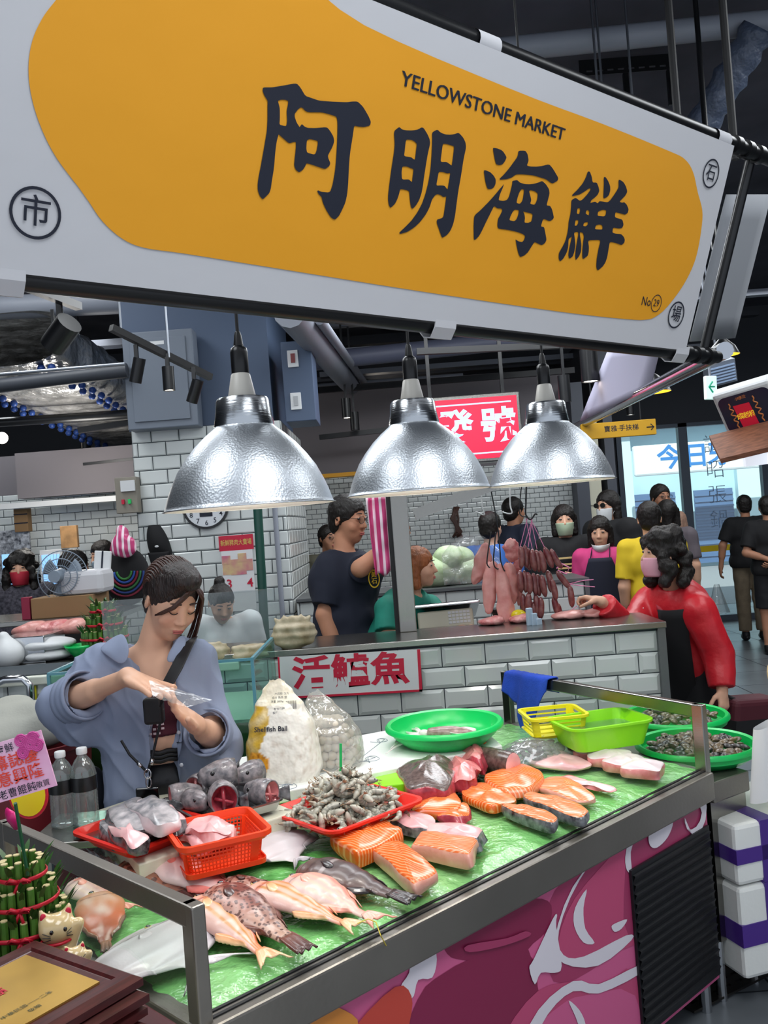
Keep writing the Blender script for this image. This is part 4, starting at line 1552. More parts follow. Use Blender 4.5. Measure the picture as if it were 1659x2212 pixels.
b.build('tail_fin', mat('dark_tail', '3a3c42', .35), hs, smooth=True, solid=.003)
# half head with brown skin, pile of trimmings, cut trunk
slab('fish_head_half', 'half of a brown skinned fish head beside the shrimp tray, pink cut side', [(848,1668),(935,1650),(992,1668),(975,1722),(880,1722)],.81,.07,[m_skinbr, m_blood], cat='fish piece', round_=.3, dome=.4, wob=.008)
for i, q in enumerate(([(908,1662),(940,1630),(1010,1628),(1000,1672)],[(950,1690),(985,1655),(1040,1660),(1020,1702)],[(985,1640),(1010,1622),(1050,1632),(1045,1662)])):
 slab('fish_trimming', ('pink bony fish trimming in front of the half salmon', 'pink fish trimming nearest the bright salmon fillet', 'pink fish trimming touching the short middle cut')[i], q, .81 + .012 * i, .045,[m_pinkf, m_blood], cat='fish piece', group='pink trimmings on the bed', wob=.01, dome=.4)
tr = thing('cut_fish', 'short grey skinned middle cut of fish with a round pink cut face', 'fish piece', Z(1078, 1648, .845), math.atan2(.75, -.6))
b = MB()
b.M = world_of(tr)
b.tube([(-.065,0,0),(-.03,0,0),(.04,0,0),(.08,0,0)],[.045,.046,.047,.044],22, flat=.8)
b.build('body', m_skinbr, tr, smooth=40)
b = MB()
b.M = world_of(tr) @ Matrix.Rotation(-PI / 2, 4, 'Y')
b.lathe([(.044,.0655),(.03,.068),(.012,.067),(.001,.068)],22, M=Matrix.Diagonal((1,.8,1)).to_3x3())
b.build('cut_face', m_palef, tr, smooth=True)
# ================================================================ trays, baskets, shrimp, bags
m_red = mat('red_plastic', 'e0281c', .32, spec=.5)
m_orange = mat('orange_red_plastic', 'f0451c', .32)
m_lime = mat('lime_plastic', '8ede1a', .3)
m_green = mat('green_plastic', '18c862', .3)
m_yellow = mat('yellow_plastic', 'e3d820', .35)
m_tray = mat('tray_steel', 'b4b6b8', .25, metal=1)
def outline(hx, hy, r, n=6):
 out = []
 for cx, cy, a0 in ((hx - r, hy - r, 0),(-hx + r, hy - r, 90),(-hx + r, -hy + r, 180),(hx - r, -hy + r, 270)):
  for i in range(n + 1):
   a = math.radians(a0 + 90 * i / n)
   out.append((cx + r * math.cos(a), cy + r * math.sin(a)))
 return out
def tub(b, hx, hy, h, r, taper=.85, rim=.012, wall=.003, skip_sides=None):
 """rectangular tub with a rolled rim, open on top, centred on the origin of b.M"""
 rings = []
 for sc, z, g in ((taper, 0,0),(1, h, 0),(1, h, rim),(1, h - rim * .5, rim),(1, h - rim * .5, wall + .001)):
  pass
 prof = [(taper, .004,-.0),(1, h, 0),(1, h, rim),(1, h - rim * .6, rim),(1, h - rim * .6, wall),(taper, 0, wall)]
 P = []
 for sc, z, g in prof:
  P += [(x, y, z) for x, y in outline(hx * sc + g, hy * sc + g, r * sc + g)]
 n = len(outline(hx, hy, r))
 F = []
 for k in range(len(prof) - 1):
  for i in range(n):
   j = (i + 1) % n
   F.append((k * n + i, (k + 1) * n + i, (k + 1) * n + j, k * n + j))
 F.append(tuple(range(n)))
 F.append(tuple(range((len(prof) - 1) * n, len(prof) * n))[::-1])
 b.add(P, F)
def quad_place(q, z):
 """four picture corners on height z -> centre, angle, half sizes"""
 G = [Z(p[0], p[1], z) for p in q]
 c = sum(G, Vector()) / 4
 ax = (G[1] - G[0]) + (G[2] - G[3])
 ay = (G[3] - G[0]) + (G[2] - G[1])
 return c, math.atan2(ax.y, ax.x), ax.length / 4, ay.length / 4
# white boards that carry the trays
m_foam = mat('white_foam', 'e8e9e4', .6, bump=(60, .1))
m_board = mat('cream_board', 'd9d6c2', .6, noise_=(6, .12))
def board(name, label, q, z0, z1, m, cat='board'):
 G = [Z(p[0], p[1], z1) for p in q]
 b = MB()
 b.add([at(p, z0) for p in G] + [at(p, z1) for p in G],[(3,2,1,0),(4,5,6,7),(0,1,5,4),(1,2,6,5),(2,3,7,6),(3,0,4,7)])
 return tag(b.build(name, m, bevel=.004), label, cat)
ZT = .875
b0 = board('tray_board', 'cream coloured board under the red fillet tray and the steel fish tray', [(300,1868),(640,1752),(440,1672),(180,1760)],.82, ZT, m_board)
b0 = board('work_board', 'white plastic work board behind the shrimp, with faint brush writing', [(520,1730),(1085,1610),(1010,1545),(440,1650)], ZT - .03, ZT + .005, m_foam)
F = Fr(Z(700,1690, ZT + .0055), KU, Vector((-KU.y, KU.x, 0)))
b = MB()
pts = []
for px, py, s_ in ((560,1690,.07),(620,1700,.06),(800,1640,.06),(822,1600,.05)):
 u, v = F.pix(px, py)
 pts += [(u + s_ * math.cos(t * 1.9) * (.4 + .05 * t), v + s_ * math.sin(t * 2.7) * .5) for t in np.linspace(0,5,40)]
b.tube([F.p(x, y, .0) for x, y in pts],.0013,4)
b.build('brush_writing', mat('faded_ink', '8d97a0', .6), b0)
board('lime_board', 'lime green board edge showing between the shrimp tray and the fish head half', [(800,1700),(890,1690),(905,1640),(820,1660)],.83,.865, m_lime)
board('lime_board', 'lime green board under the steel tray of fish heads', [(520,1800),(640,1755),(600,1740),(480,1770)],.80,.83, m_lime)
# red tray with grey fillets
c, a, hx, hy = quad_place([(255,1848),(452,1778),(345,1730),(178,1790)], ZT + .03)
t = thing('red_tray', 'red plastic tray of grey skinned fillets in front of the young woman', 'tray', (c.x, c.y, ZT), a)
b = MB()
b.M = world_of(t)
tub(b, hx * .96, hy * .96,.032,.03,.86)
b.build('tray', m_red, t, smooth=40)
m_greyfil = mat('grey_skinned_fillet', 'c8c0c2', .28, coat=.15, noise_=(30, .5, 4), col2='77787c', bump=(40, .3, .004))
for i, (q, zz, mm, lb) in enumerate((([(205,1790),(330,1745),(372,1790),(240,1832)],.03,[m_greyfil, m_skinb], 'lowest grey fillet in the red tray'),
                                     ([(222,1762),(318,1730),(352,1790),(258,1812)],.055,[m_greyfil, m_skinb], 'grey fillet lying across the pile in the red tray'),
                                     ([(260,1740),(330,1728),(400,1776),(340,1800)],.075,[m_greyfil, m_whitef], 'topmost pinkish grey fillet of the red tray'),
                                     ([(330,1770),(370,1752),(408,1778),(372,1800)],.05,[m_palef, m_skinb], 'fillet end with a black skin patch in the red tray'),
                                     ([(225,1800),(262,1790),(330,1825),(290,1838)],.045,[m_palef, m_skinb], 'pink edged fillet nearest the front of the red tray'))):
 slab('grey_fillet', lb, q, ZT + zz - .02, .035, mm, group='grey fillets in the red tray', wob=.008, dome=.35)
# steel tray with fish heads
c, a, hx, hy = quad_place([(425,1778),(602,1735),(520,1685),(360,1732)], ZT + .035)
t = thing('steel_tray', 'shallow stainless tray piled with grey fish heads', 'tray', (c.x, c.y, ZT + .012), a)
b = MB()
b.M = world_of(t)
tub(b, hx, hy, .03,.012,.92, rim=.008)
b.build('tray', m_tray, t, smooth=40)
m_headm = mat('grey_head_skin', 'a39a9c', .25, coat=.15, noise_=(45, .55, 4), col2='55555a', bump=(70, .4, .004))
def fish_head(label, p, z, ang, s):
 q = Z(p[0], p[1], z)
 t = thing('fish_head_cut', label, 'fish head', (q.x, q.y, z), ang, 'fish heads in the steel tray')
 M = world_of(t)
 b = MB()
 b.M = M
 NR = 20
 prof = [(-.07,.045,.05),(-.04,.05,.055),(0,.044,.05),(.03,.034,.04),(.055,.022,.03),(.07,.008,.012)]
 P, Fs = [],[]
 for x, ry, rz_ in prof:
  for j in range(NR):
   a = 2 * PI * j / NR
   P.append((x * s, ry * s * math.cos(a),(rz_ * math.sin(a) + .045) * s))
 for i in range(len(prof) - 1):
  for j in range(NR):
   k = (j + 1) % NR
   Fs.append((i * NR + j, (i + 1) * NR + j, (i + 1) * NR + k, i * NR + k))
 b.add(P, Fs)
 b.build('skull', m_headm, t, smooth=True, solid=.004)
 b = MB()
 b.M = M
 for k, (sc, x) in enumerate(((.9,-.066),(.7,-.05),(.35,-.03),(.05,-.025))):
  pass
 P = []
 rr = ((.96,-.07),(.8,-.055),(.5,-.035),(.1,-.02))
 for sc, x in rr:
  for j in range(NR):
   a = 2 * PI * j / NR
   P.append((x * s, .045 * sc * s * math.cos(a),(.05 * sc * math.sin(a) + .045) * s))
 Fs = [(k * NR + j, k * NR + (j + 1) % NR, (k + 1) * NR + (j + 1) % NR, (k + 1) * NR + j) for k in range(3) for j in range(NR)] + [tuple(range(3 * NR, 4 * NR))]
 b.add(P, Fs)
 b.tube([(-.062 * s, 0,.01 * s),(-.05 * s, .0,.085 * s)],.007 * s, 8)
 b.tube([(-.064 * s, -.03 * s, .03 * s),(-.05 * s, .03 * s, .05 * s)],.006 * s, 8)
 b.build('cut_face', m_blood if s > .79 else m_pinkf, t, smooth=True)
 b = MB()
 b.M = M
 for sg in (-1,1):
  b.ell((.02 * s, sg * .036 * s, .062 * s),(.009 * s, .006 * s, .009 * s),10,6)
 b.build('eye', m_eye, t, smooth=True)
 b = MB()
 b.M = M
 for sg in (-1,):
  b.grid(lambda i, j: ((-.05 - .05 * j) * s, sg * (.045 + .03 * j + .0) * s, (.03 + (i - .5) * .05 * (.4 + j)) * s),5,3)
 b.build('fin', m_skinb, t, smooth=True, solid=.002)
 return t
for p, z, ang, s_, lb in (((480, 1745), ZT + .03, 1.9, 1.15, 'fish head in the steel tray with its open red cut facing the customer'),
                          ((405, 1740), ZT + .025, .4, .95, 'fish head at the left end of the steel tray'),
                          ((470, 1700), ZT + .06, 3.5, 1.1, 'fish head on top of the pile in the steel tray'),
                          ((560, 1735), ZT + .025, 2.6, 1.0, 'fish head at the right end of the steel tray, pink gills showing'),
                          ((440, 1715), ZT + .035, 1.2, .95, 'fish head at the back left of the steel tray'),
                          ((535, 1695), ZT + .045, 3.9, .95, 'fish head at the back right of the steel tray with a pink flap'),
                          ((430, 1752), ZT + .025, 5.6, .85, 'small fish head at the front left of the steel tray')):
 fish_head(lb, p, z, ang, s_ * .72)
# orange basket with pink fillets
zb = .845
c, a, hx, hy = quad_place([(405,1852),(590,1808),(520,1766),(357,1800)], zb + .06)
t = thing('orange_basket', 'small orange red plastic sieve basket holding pink fillets', 'basket', (c.x, c.y, zb), a)
b = MB()
b.M = world_of(t)
HX, HY, HH = hx * .95, hy * .95,.085
tub(b, HX, HY, .012,.02,1.0, rim=.0)
b.M = world_of(t)
n = len(outline(1,1,.2))
P = []
for sc, z, g in ((1, HH - .022,0),(1.04, HH, 0),(1.04, HH, .011),(1.04, HH - .012,.011),(1.04, HH - .012,.004),(1, HH - .022,.003)):
 P += [(x, y, z) for x, y in outline(HX * .93 * sc + .012 + g, HY * .93 * sc + .012 + g, .024 + g)]
Fs = [(k * n + i, (k + 1) * n + i, (k + 1) * n + (i + 1) % n, k * n + (i + 1) % n) for k in range(5) for i in range(n)]
b.add(P, Fs)
b.build('rim', m_orange, t, smooth=40)
b = MB()
b.M = world_of(t)
def wallpt(u, z):
 o = outline(HX * (.86 + .1 * z / HH), HY * (.86 + .1 * z / HH),.022)
 f = (u % 1) * len(o)
 i = int(f) % len(o)
 p, q = o[i], o[(i + 1) % len(o)]
 return (p[0] + (q[0] - p[0]) * (f - int(f)), p[1] + (q[1] - p[1]) * (f - int(f)), z)
# equal spacing around the perimeter
o = outline(HX, HY, .022)
cum = [0]
for i in range(len(o)):
 cum.append(cum[-1] + (Vector(o[i]) - Vector(o[(i + 1) % len(o)])).length)
per = cum[-1]
def wp(sv, z):
 sc = .88 + .12 * z / HH
 sv %= per
 i = max(k for k in range(len(o)) if cum[k] <= sv)
 f = (sv - cum[i]) / (cum[i + 1] - cum[i] + 1e-9)
 p, q = o[i], o[(i + 1) % len(o)]
 return Vector(((p[0] + (q[0] - p[0]) * f) * sc, (p[1] + (q[1] - p[1]) * f) * sc, z))
N = int(per / .0098)
for k in range(N):
 b.beam(wp(per * k / N, .008), wp(per * k / N, HH - .018),.0028,.0025, up=(0,0,1))
for z in np.arange(.012, HH - .012,.0096):
 for k in range(0,56):
  b.beam(wp(per * k / 56, z), wp(per * (k + 1) / 56, z),.0025,.0032)
for sv, e in ((0,1),(per * .25,1),(per * .5,1),(per * .75,1)):
 b.beam(wp(sv, .006), wp(sv, HH - .012),.02,.003)
b.build('lattice_wall', m_orange, t)
for i, (q, zz) in enumerate((([(385,1812),(455,1785),(520,1806),(440,1842)],.02),([(380,1800),(450,1775),(518,1795),(435,1830)],.04),([(392,1795),(445,1772),(510,1790),(450,1818)],.055))):
 slab('pink_fillet', ('lowest pink fillet inside the orange basket', 'middle pink fillet inside the orange basket', 'topmost pink fillet inside the orange basket')[i], q, zb + zz, .022,[m_palef, m_palef], group='pink fillets in the orange basket', wob=.012, dome=.4)
# red tray heaped with shrimp
zs = .845
c, a, hx, hy = quad_place([(705,1802),(905,1735),(785,1680),(585,1752)], zs + .025)
SHC, SHA, SHX, SHY = c, a, hx, hy
t = thing('shrimp_tray', 'red plastic tray heaped with raw grey shrimp', 'tray', (c.x, c.y, zs), a)
b = MB()
b.M = world_of(t)
tub(b, hx * .96, hy * .96,.028,.03,.88)
b.build('tray', m_red, t, smooth=40)
m_shr = mat('raw_shrimp_shell', 'ffffff', .25, attr=True, coat=.2, spec=.5, alpha=1)
def shrimp_mesh(seed, curl):
 rnd = random.Random(seed)
 b = MB()
 n, NR = 15,9
 L = .085
 P, C = [],[]
 ang = 0
 x = y = 0
 prs = [.25,.6,.85,.95,1,.92,.98,.88,.94,.8,.84,.66,.68,.48,.35,.12]
 cen = []
 for i in range(n + 1):
  cen.append((x, y, ang))
  ang += curl / n * (1.5 if i > 5 else .35)
  x += L / n * math.cos(ang)
  y += L / n * math.sin(ang)
 for i, (x, y, an) in enumerate(cen):
  r = .0105 * prs[i]
  for j in range(NR):
   a = 2 * PI * j / NR
   rr = r * math.cos(a)
   P.append((x - math.sin(an) * rr, y + math.cos(an) * rr, r * .85 * math.sin(a)))
   base = lerp(lin('8b897d'), lin('c0bcac'), .5 - .5 * math.cos(a))
   if i in (5,7,9,11):
    base = lerp(base, lin('4c4b45'), .5)
   if i > 12:
    base = lerp(base, lin('8a6a50'), .6)
   C.append(base)
 F = []
 for i in range(n):
  for j in range(NR):
   k = (j + 1) % NR
   F.append((i * NR + j, i * NR + k, (i + 1) * NR + k, (i + 1) * NR + j))
 b.add(P, F, C)
 x, y, an = cen[-1]
 for da in (-.5,0,.5):
  P = [(x, y, 0),(x + .008 * math.cos(an + da - .25), y + .008 * math.sin(an + da - .25),.001),(x + .016 * math.cos(an + da), y + .016 * math.sin(an + da),0),(x + .008 * math.cos(an + da + .25), y + .008 * math.sin(an + da + .25),-.001)]
  b.add(P, [(0,1,2,3)],[lin('9a7a5c')] * 4)
 for k in range(5):
  x, y, an = cen[3 + k]
  q = Vector((x + math.sin(an) * .007, y - math.cos(an) * .007, rnd.uniform(-.003,.003)))
  b.col = lin('b59a80')
  b.tube([q, q + Vector((math.sin(an) * .008 - .003,-math.cos(an) * .008, rnd.uniform(-.003,.003)))],[.0012,.0006],4)
  b.col = None
 b.col = lin('17171a')
 b.ell((.006,.004,.005),(.002,.002,.002),6,4)
 b.col = lin('8f7a62')
 b.tube([(.002,.002,.001),(-.014,.007,.003)],[.0014,.0004],4)
 b.col = None
 return b
protos = [shrimp_mesh(i, cu).build('raw_shrimp', m_shr, smooth=True) for i, cu in enumerate((2.2, 3.0, 1.5))]
rnd = random.Random(11)
first = {}
NSH = 0
for layer in range(7):
 f = 1 - layer * .125
 cnt = int(64 * f * f) + 3
 for k in range(cnt):
  rr = math.sqrt(rnd.random()) * f if layer < 6 else rnd.random() * .2
  th = rnd.random() * 2 * PI
  x = SHX * .93 * rr * math.cos(th) * (1.12 if layer == 0 else 1)
  y = SHY * .93 * rr * math.sin(th) * (1.12 if layer == 0 else 1)
  hmax = .105 * (1 - min(1, math.hypot(x / SHX, y / SHY)) ** 1.4)
  z = zs + .016 + min(layer * .0165, hmax + .01) + rnd.uniform(-.002,.004)
  M = Matrix.Translation((c.x, c.y, z)) @ rotz(a) @ Matrix.Translation((x, y, 0)) @ Euler((rnd.gauss(0,.5) + (PI if rnd.random() < .5 else 0), rnd.gauss(0,.4), rnd.random() * 2 * PI)).to_matrix().to_4x4() @ Matrix.Scale(rnd.uniform(.85,1.1),4) @ Matrix.Translation((-.03,-.01,0))
  p = protos[k % 3]
  if k % 3 not in first:
   first[k % 3] = p
   ob = p
  else:
   ob = p.copy()
   COL.objects.link(ob)
  ob.matrix_basis = M
  tag(ob, 'raw grey shrimp in the heap on the red tray', 'shrimp', 'shrimp heaped on the red tray')
  NSH += 1
sp = Z(735,1680,.95)
b = MB()
top, bot = Z(735,1606,.97), None
base = W(733,1658, sp.y)
tip = W(736,1606, sp.y)
b.beam(base - Vector((0,0,.06)), tip, .008,.0025, up=(0,1,0))
tag(b.build('price_stick', mat('green_stick', '14b05a', .4), bevel=.001), 'thin green plastic stick standing upright in the shrimp heap', 'stick')
# bags of fish balls
m_ball = mat('fish_ball', 'e7ddcf', .4, noise_=(20, .12))
m_bagw = mat('printed_bag_film', 'ffffff', .3, attr=True, coat=.3, bump=(16, .8, .02))
m_bagc = clear_mat('clear_bag_film', (244, 244, 240), .3, rough=.12, haze=.22, hazecol=(236, 234, 226), bump=(22, 1.0))
def bag_shape(cx, cy, z0, ang, w, d, h, prof, seed, nu=64, nv=44, lean=(0,0), amp=.05):
 def f(i, j):
  t = 2 * PI * i
  r = interp(prof, j)
  k = interp([(0,1),(.6,.75),(1,.2)], j)
  x = w / 2 * r * math.copysign(abs(math.cos(t)) ** .75, math.cos(t))
  y = d / 2 * k * min(1, interp(prof, j) + .1) * math.copysign(abs(math.sin(t)) ** .8, math.sin(t))
  n = noise.noise(Vector((math.cos(t) * 2.2 + seed, math.sin(t) * 2.2, j * 5))) * amp + noise.noise(Vector((math.cos(t) * 6 + seed, math.sin(t) * 6, j * 12))) * amp * .35
  x *= 1 + n
  y *= 1 + n * 2
  c, s_ = math.cos(ang), math.sin(ang)
  X, Y = x + lean[0] * j * j, y + lean[1] * j
  return (cx + X * c - Y * s_, cy + X * s_ + Y * c, z0 + h * (j ** .9) + noise.noise(Vector((i * 7, j * 4, seed))) * .012 * j)
 return f
YB = Z(612,1686, ZT).y - .04
pbase = W(612,1690, YB)
wz = W(690,1690, YB).x - W(528,1690, YB).x
hz = W(620,1478, YB).z - ZT
bg = thing('printed_food_bag', 'tall white and yellow printed bag of frozen fish balls on the work board', 'bag', (pbase.x, YB + .04, ZT + .005), -.15)
bx, by = pbase.x, YB + .06
fn = bag_shape(bx, by, ZT + .005,-.12, wz * 1.02,.16, hz, [(0,.9),(.08,1.0),(.3,.98),(.5,.88),(.72,.68),(.88,.42),(1,.2)],3.1, lean=(-.005,0))
def bagcol(i, j):
 t = i
 w_ = lin('efece2')
 # front faces the camera around i = .75
 f = t - .75
 n = noise.noise(Vector((i * 9, j * 9,2)))
 if j > .74:
  return lerp(lin('ece5cf'), lin('d9cfae'), max(0, n))
 if abs(f) < .26:
  u = f / .25
  if (u + .36) ** 2 / .07 + (j - .17) ** 2 / .012 < 1:
   return lerp(lin('dd9a2c'), lin('a8640e'), max(0, noise.noise(Vector((i * 110, j * 24, 1))) * 1.6))
  if u < -.2 - .08 * math.sin(j * 8) and j > .06:
   return lerp(lin('c9a232'), lin('ece4c4'), max(0, n) * .8 if j < .5 else max(0, n + .3))
  if j < .42 and u > -.1:
   return lerp(w_, lin('cfc4b6'), max(0, noise.noise(Vector((i * 60, j * 16, 6))) * 1.4))
  if j < .05:
   return lin('d8c06a')
 return lerp(w_, lin('d9d3c0'), max(0, n))
b = MB()
b.grid(fn, 96,60, bagcol)
b.build('bag_film', m_bagw, bg, smooth=True)
FB = Fr(Vector((bx, by - .085, ZT)) , Vector((math.cos(-.12), math.sin(-.12),0)),(0,.28,1))
b = MB()
b.col = None
for k in range(7):
 b.text(FB, .005 - .008 * (k % 3),.285 - .012 * k, .009,('內容物 魚丸', '成分 魚漿 鹽', '淨重 3000g', '保存 -18C', '有效日期', '製造商', '原產地')[k],.0,.02 + (0.0 if k < 4 else .004))
b.text(FB, -.03, .175, .022, 'Shellfish Ball', .015, .028)
for k in range(14):
 b.boxf(FB, .018 + k * .0026,.0193 + k * .0026 - (.0006 if k % 3 else 0),.235,.262,.018,.0185)
b.build('bag_print', m_ink, bg)
# clear bag of white fish balls
YC = Z(722,1655, ZT).y
cb = W(722,1660, YC)
cw_ = W(785,1640, YC).x - W(662,1640, YC).x
chh = W(690,1495, YC).z - ZT
cg = thing('clear_food_bag', 'clear plastic bag full of white fish balls behind the printed bag', 'bag', (cb.x, YC, ZT + .005), 0)
b = MB()
fc = bag_shape(cb.x, YC, ZT + .006,.05, cw_ * 1.12,.17, chh, [(0,.9),(.1,1.0),(.35,.98),(.55,.8),(.8,.45),(1,.15)],8.7, lean=(-.05,0), amp=.06)
b.grid(fc, 64,40)
b.build('bag_film', m_bagc, cg, smooth=True)
bp = MB()
bp.ell((0,0,0),(.0155,.0155,.0148),16,10)
proto = bp.build('fish_ball', m_ball, smooth=True)
k = 0
for lv in range(6):
 z = ZT + .022 + lv * .026
 wv = cw_ * .47 * (1 - .03 * lv - .012 * lv * lv)
 for iy in range(4):
  for ix in range(7):
   x = (-1 + 2 * (ix + (.5 if (iy + lv) % 2 else 0)) / 6.5) * wv
   y = (-.055 + .036 * iy) * (1 - .05 * lv)
   if abs(x) > wv or (x / wv) ** 2 + (y / .075) ** 2 > 1.05:
    continue
   ob = proto if k == 0 else proto.copy()
   if k:
    COL.objects.link(ob)
   ob.matrix_basis = Matrix.Translation((cb.x + x + rnd.uniform(-.003,.003) - .004 * lv, YC + y, z + rnd.uniform(-.003,.003)))
   tag(ob, 'round white fish ball inside the clear plastic bag', 'fish ball', 'fish balls in the clear bag')
   k += 1
# clear empty bag lying by the left guard rail
m_film2 = clear_mat('loose_clear_film', (240, 242, 242), .22, rough=.12, haze=.14, bump=(16, .8))
b = MB()
q = [Z(p[0], p[1],.835) for p in ((120,1830),(270,1890),(300,1860),(200,1805))]
def film(i, j):
 p = (q[0] * (1 - i) + q[1] * i) * (1 - j) + (q[3] * (1 - i) + q[2] * i) * j
 return at(p, .835 + .022 * noise.noise(Vector((i * 5, j * 5,1))) + .008 * noise.noise(Vector((i * 15, j * 15,1))))
b.grid(film, 40,24)
tag(b.build('plastic_bag', clear_mat('crumpled_film', (240, 242, 242), .5, rough=.1, haze=.3, bump=(18, 1.0)), smooth=True), 'crumpled empty clear plastic bag beside the left guard rail', 'bag')
# basins at the back and right
def basin(name, label, px, py, z, r, h, m, rimw=.016, slots=False, tilt=0, taper=.72):
 p = Z(px, py, z + h)
 t = thing(name, label, 'basin', (p.x, p.y, z))
 b = MB()
 b.M = world_of(t)
 b.lathe([(0,.004),(r * taper, .004),(r * (taper + .2), h * .45),(r * .98, h),(r + rimw * .5, h + .004),(r + rimw, h - .004),(r + rimw, h - .014),(r + .003, h - .016),(r * (taper + .215), h * .45),(r * taper + .004,0),(0,0)],48)
 b.build('bowl', m, t, smooth=50)
 return t, p
def px_r(px0, px1, py, z):
 return (Z(px1, py, z) - Z(px0, py, z)).length / 2
zg = ZT + .006
rg = px_r(838,1080,1562, zg + .07)
tg, pg = basin('green_basin', 'wide green plastic basin with a squid, against the tiled wall', 959, 1560, zg, rg * .95, .07, m_green)
sq = thing('squid', 'pale squid with a brown mantle lying in the green basin', 'squid', (pg.x, pg.y, zg + .008), -.25)
b = MB()
b.M = world_of(sq)
n = 12
pts = [(-.06 + .17 * i / n, 0,.022) for i in range(n + 1)]
b.tube(pts, [.019,.022,.024,.025,.026,.026,.026,.025,.023,.02,.016,.01,.003],14)
b.build('mantle', mat('squid_mantle', 'b49a94', .3, noise_=(40, .5), col2='7c5f5a', coat=.2), sq, smooth=True)
b = MB()
b.M = world_of(sq)
for sg in (-1,1):
 b.grid(lambda i, j: (.02 + .09 * i, sg * (.02 + .03 * j * math.sin(PI * i)),.022 + .01 * j),10,3)
b.build('mantle_fin', mat('squid_pale', 'ddd3cf', .3, coat=.2), sq, smooth=True, solid=.003)
b = MB()
b.M = world_of(sq)
b.ell((-.075,0,.02),(.022,.018,.017))
for k in range(8):
 a = (k - 3.5) * .12
 b.tube([(-.09, a * .06,.018),(-.12, a * .22 + .004 * (k % 2),.02 - .004 * (k % 3)),(-.15 - .008 * (k % 3), a * .35,.012),(-.165, a * .5,.008)],[.006,.005,.0035,.0015],6)
b.build('tentacles', mat('squid_pale', 'ddd3cf', .3, coat=.2), sq, smooth=True)
# lime tub and yellow sieve behind the right guard rail
c, a, hx, hy = quad_place([(1235,1590),(1375,1570),(1378,1540),(1218,1548)],.93)
t = thing('lime_tub', 'lime green rectangular plastic tub with water behind the guard rail', 'tub', (c.x, c.y + .05, .85), .25)
b = MB()
b.M = world_of(t)
tub(b, .15,.11,.085,.04,.84)
b.build('tub', m_lime, t, smooth=40)
b = MB()
b.M = world_of(t)
b.add([(x, y, .05) for x, y in outline(.136,.098,.036)],[tuple(range(28))])
b.build('water', clear_mat('tub_water', (225, 250, 215), .5, rough=.03, haze=.08), t)
c2 = Z(1200,1552,.93)
t = thing('yellow_basket', 'yellow perforated plastic basket beside the lime tub', 'basket', (c2.x, c2.y + .05, .87), .1)
b = MB()
b.M = world_of(t)
tub(b, .1,.09,.01,.02,.9, rim=0)
for k in range(56):
 u = k / 56
 o2 = outline(.1,.09,.02,13)
 p = o2[k]
 p2 = o2[(k + 1) % 56]
 b.beam((p[0] * .9, p[1] * .9,.004),(p[0], p[1],.07),.004,.003)
 for z in (.02,.035,.05):
  s_ = .9 + .1 * z / .07
  b.beam((p[0] * s_, p[1] * s_, z),(p2[0] * s_, p2[1] * s_, z),.003,.005)
b.build('sieve', m_yellow, t)
b = MB()
b.M = world_of(t)
n = 28
P = []
for g, z in ((0,.062),(.0,.075),(.012,.075),(.012,.066),(.003,.062)):
 P += [(x, y, z) for x, y in outline(.1 + g, .09 + g, .02 + g)]
b.add(P, [(k * n + i, (k + 1) * n + i, (k + 1) * n + (i + 1) % n, k * n + (i + 1) % n) for k in range(4) for i in range(n)])
b.build('rim', m_yellow, t, smooth=40)
# dark oysters in a bag
m_oy = mat('oyster_flesh', '9b9b96', .25, coat=.2, noise_=(40, .8, 4), col2='2e2f33', bump=(50, .4, .006))
b0 = MB()
b0.ell((0,0,0),(.02,.014,.01),12,8)
pr = b0.build('oyster', m_oy, smooth=True)
k = 0
oc = Z(1150,1612,.85)
for iy in range(6):
 for ix in range(9):
  x = (-.5 + ix / 8) * .24 + rnd.uniform(-.006,.006)
  y = (-.5 + iy / 5) * .15 + rnd.uniform(-.006,.006)
  if (x / .125) ** 2 + (y / .085) ** 2 > 1:
   continue
  ob = pr if k == 0 else pr.copy()
  if k:
   COL.objects.link(ob)
  ob.matrix_basis = Matrix.Translation((oc.x + x * .9 - y * .3, oc.y + y + x * .5,.82 + .034 * (1 - (x / .13) ** 2 - (y / .09) ** 2) + rnd.uniform(0,.006))) @ Euler((rnd.uniform(-.4,.4), rnd.uniform(-.4,.4), rnd.random() * 6)).to_matrix().to_4x4()
  tag(ob, 'shucked grey oyster in the clear bag at the back of the bed', 'oyster', 'oysters in the clear bag')
  k += 1
b = MB()
b.grid(lambda i, j: (oc.x + (-.5 + i) * .27 * (1 - .3 * (j - .5) ** 2) - (j - .5) * .05, oc.y + (j - .5) * .2 + (i - .5) * .13,
                     .822 + .055 * max(0,1 - (2 * i - 1) ** 2) ** .6 * max(0,1 - (2 * j - 1) ** 2) ** .6 + .006 * noise.noise(Vector((i * 12, j * 12,0)))),40,28)
tag(b.build('oyster_bag', m_film2, smooth=True), 'clear plastic bag wrapped around the grey oysters', 'bag')
